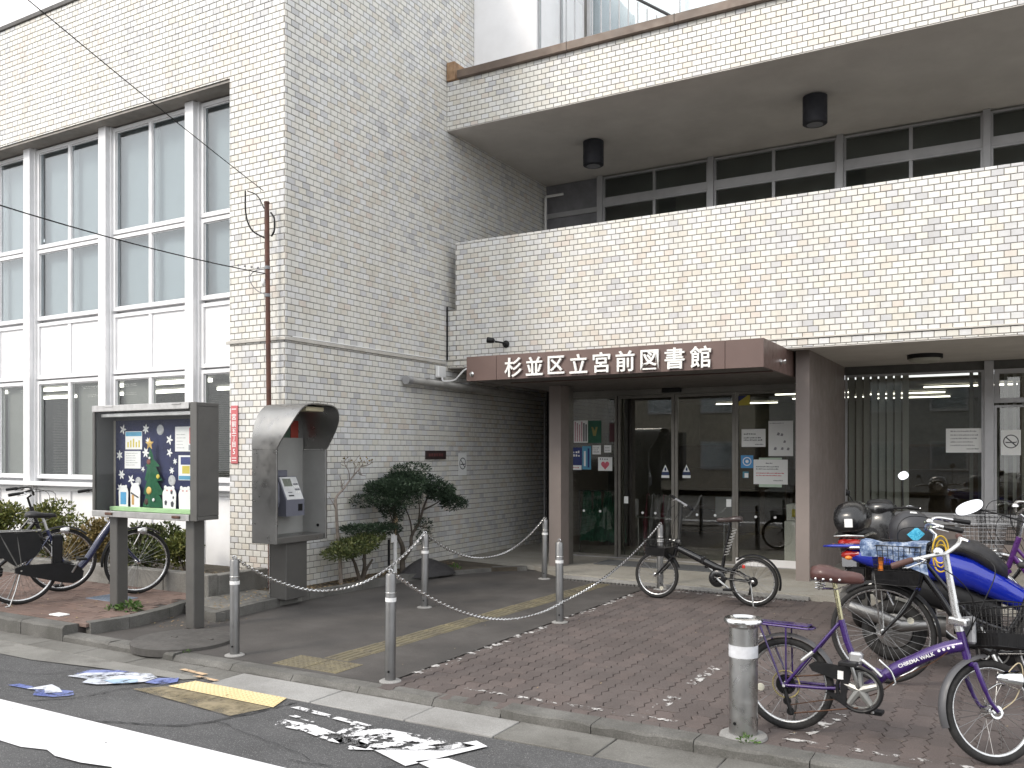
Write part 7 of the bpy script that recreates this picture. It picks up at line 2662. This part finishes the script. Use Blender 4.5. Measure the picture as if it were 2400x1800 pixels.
    for s in (-1, 1):
        MB().tube([(1.0, s * .12, 1.0), (.97, s * .25, 1.01), (.93, s * .36, 1.0)], .012, 8).build('handlebar', BLACK, o, 60)
        MB().tube([(.96, s * .27, 1.01), (.93, s * .37, 1.0)], .017, 10).build('grip', BLACK, o, 60)
        MB().tube([(.99, s * .24, 1.02), (1.05, s * .27, 1.02), (1.03, s * .37, .995)], .006, 6).build('brake_lever', CHROME, o, 60)
    MB().lathe([(.075, 0), (.08, .02), (.06, .04), (0, .045)], 20, (1.10, 0, .98), (1, 0, -.1)).build('headlamp', CHROME, o)
    return o


def mirror(o, base, top, size, face, roll=0.0):
    """stalk, shell and an oval glass whose front looks along face"""
    MB().tube(bez([base, ((base[0] + top[0]) / 2 - .02, (base[1] + top[1]) / 2, (base[2] + top[2]) / 2 + .02), top], 5), .006, 7).build('mirror_stalk', BLACK, o, 60)
    f = Vector(face).normalized()
    q = Vector((0, 0, 1)).rotation_difference(f)
    u = q @ Vector((1, 0, 0))
    # keep the long axis level
    u = Vector((0, 0, 1)).cross(f).normalized()
    w = f.cross(u)
    u, w = u * math.cos(roll) + w * math.sin(roll), w * math.cos(roll) - u * math.sin(roll)
    c = Vector(top)
    P = []
    for i in range(28):
        a = 2 * math.pi * i / 28
        P.append((size[0] * math.copysign(abs(math.cos(a)) ** .85, math.cos(a)), size[1] * math.copysign(abs(math.sin(a)) ** .85, math.sin(a))))
    b = MB()
    n = len(P)
    vs = [tuple(c + u * a + w * h + f * .004) for a, h in P] + [tuple(c + u * a * .6 + w * h * .6 - f * .035) for a, h in P]
    b.add(vs, [(i, (i + 1) % n, n + (i + 1) % n, n + i) for i in range(n)] + [tuple(range(n, 2 * n))])
    m = b.build('mirror', BLACK, o, 60)
    b = MB()
    b.add([tuple(c + u * a * .95 + w * h * .95 + f * .0045) for a, h in P], [tuple(range(n))])
    b.build('mirror_glass', MIRROR, m, 0)


sc = scooter('blue_scooter', 'blue motor scooter with red tail lamp, standing between the blue and violet bicycles', (-.80, 7.12, 0), R(4), BLUE_S, BLACKV, R(-3), True)
mirror(sc, (.95, -.16, 1.02), (.50, -.12, 1.155), (.108, .052), (-.55, -.80, .30), R(20))
MB().loft([(-.50, .0, .83, .06, .008), (-.44, 0, .835, .10, .014), (-.32, 0, .84, .12, .016), (-.20, 0, .845, .11, .012)], 16, 3).build('tail_fin', BLUE_S, sc, 60)
bs2 = scooter('black_scooter', 'black motor scooter facing the window, half hidden behind the helmet', (-1.20, 8.35, 0), R(86), BLK_S, BLACKV, R(-3))
mirror(bs2, (.99, .22, 1.03), (.97, .30, 1.17), (.062, .035), (-.25, 1, .1))
mirror(bs2, (.99, -.22, 1.03), (.97, -.24, 1.32), (.052, .042), (-.92, -.35, .40), R(30))
MB().loft([(.96, 0, 1.04, .09, .02), (1.0, 0, 1.06, .12, .035), (1.06, 0, 1.05, .08, .03)], 14, 2.6).build('instrument_cowl', BLACK, bs2, 50)
MB().loft([(-.36, 0, .95, .06, .06), (-.33, 0, .96, .11, .10), (-.22, 0, .98, .145, .14), (-.08, 0, .985, .15, .145), (.02, 0, .97, .12, .11), (.06, 0, .95, .06, .05)], 20, 2.4).build('top_case', BLK_S, bs2, 60)
MB().bbox(-.362, -.352, -.05, .02, .91, .985, .003).build('white_label', WHITE, bs2, 0)

MB().loft([(.90, 0, .72, .10, .16), (.95, 0, .80, .15, .22), (1.02, 0, .82, .15, .22), (1.08, 0, .78, .09, .16)], 18, 2.6).build('front_panel', BLK_S, bs2, 60)
hm = empty('motorcycle_helmet', 'matt black open-face helmet with a light-blue diamond sticker resting on the scooter seat', 'helmet', (-.68, 7.06, .878), R(25))
b = MB()
N, K = 30, 16
vs = []
for i in range(K + 1):
    t = math.pi * .5 * (1 - i / K * 1.42)
    for k in range(N):
        a = 2 * math.pi * k / N
        rr = math.cos(t) * .142
        if t < 0:
            rr = .142 - .012 * (-t)
        vs.append((rr * 1.08 * math.cos(a), rr * math.sin(a) * .95, .105 + .148 * math.sin(max(t, -.7))))
b.add(vs, [(i * N + k, i * N + (k + 1) % N, (i + 1) * N + (k + 1) % N, (i + 1) * N + k) for i in range(K) for k in range(N)])
b.build('shell', mk('matt_black_shell', (0.030, 0.030, 0.034), 0.38, var=0.12, scale=10), hm, 60)
MB().tube([(.150 * math.cos(a), .132 * math.sin(a), .012) for a in [2 * math.pi * i / 40 for i in range(40)]], .007, 6, closed=True).build('rim_trim', BLACK, hm, 60)


def helmet_patch(name, q, mat, n=8):
    """patch pressed onto the shell between four corners (azimuth, elevation) in degrees"""
    b = MB()
    vs = []
    for i in range(n + 1):
        for k in range(n + 1):
            u, v = i / n, k / n
            a = (q[0][0] * (1 - u) + q[1][0] * u) * (1 - v) + (q[3][0] * (1 - u) + q[2][0] * u) * v
            e = (q[0][1] * (1 - u) + q[1][1] * u) * (1 - v) + (q[3][1] * (1 - u) + q[2][1] * u) * v
            ca, sa, se = math.cos(R(a)), math.sin(R(a)), math.sin(R(e))
            rr = .142 * math.cos(R(e)) if e > 0 else .142 - .012 * R(-e)
            vs.append(((rr + .0035) * 1.08 * ca, (rr + .0035) * .95 * sa, .105 + .1515 * se))
    b.add(vs, [(i * (n + 1) + k, i * (n + 1) + k + 1, (i + 1) * (n + 1) + k + 1, (i + 1) * (n + 1) + k) for i in range(n) for k in range(n)])
    b.build(name, mat, hm, 60)


mst, nt, p = new_mat('light_blue_sticker')
nt.links.new(ramp(nt, noise(nt, coords(nt), 120, 4, .7), [(.42, (0.02, 0.30, 0.52)), (.58, (0.12, 0.55, 0.75))]).outputs[0], p.inputs['Base Color'])
helmet_patch('diamond_sticker', [(-95, -30), (-70, -6), (-93, 14), (-117, -8)], mst)
helmet_patch('pale_green_patch', [(-66, 8), (-40, 4), (-42, 24), (-66, 30)], mk('pale_green_reflector', (0.55, 0.66, 0.42), 0.3))
helmet_patch('white_patch', [(-110, 60), (-75, 58), (-75, 66), (-110, 68)], WHITE)

# ================================================================== ACROSS THE STREET (seen only as reflections)
HW = [mk('beige_house_wall', (0.34, 0.31, 0.26), 0.9), mk('grey_house_wall', (0.26, 0.26, 0.255), 0.9), mk('brown_house_wall', (0.20, 0.155, 0.12), 0.9)]
ROOF = mk('dark_roof_tile', (0.05, 0.05, 0.055), 0.7)
for i, (x, w, h, lb) in enumerate(((-13.5, 8.0, 5.4, 'beige house across the street, reflected in the windows'), (-4.8, 8.2, 5.0, 'grey house across the street, reflected in the entrance doors'), (4.4, 8.6, 5.6, 'brown house across the street at the right'))):
    h_ = empty('house', lb, 'house', (x, -13.5, -.05), 0, 'houses across the street')
    MB().box(-w / 2, w / 2, -7, 0, 0, h).build('wall', HW[i], h_, 0)
    MB().prism([(-7.4, h + .001), (.4, h + .001), (-3.5, h + 1.5)], lambda a, c, w=w: (-w / 2 - .3, a, c), lambda a, c, w=w: (w / 2 + .3, a, c)).build('roof', ROOF, h_, 0)
    for wx_ in (-2.4, 0, 2.4):
        for wz in (.9, 3.3):
            f_ = MB().box(wx_ - .7, wx_ + .7, .001, .06, wz, wz + 1.2).build('window', ALU_G, h_, 0)
            MB().box(wx_ - .62, wx_ + .62, .061, .066, wz + .08, wz + 1.12).build('pane', PANE_U, f_, 0)
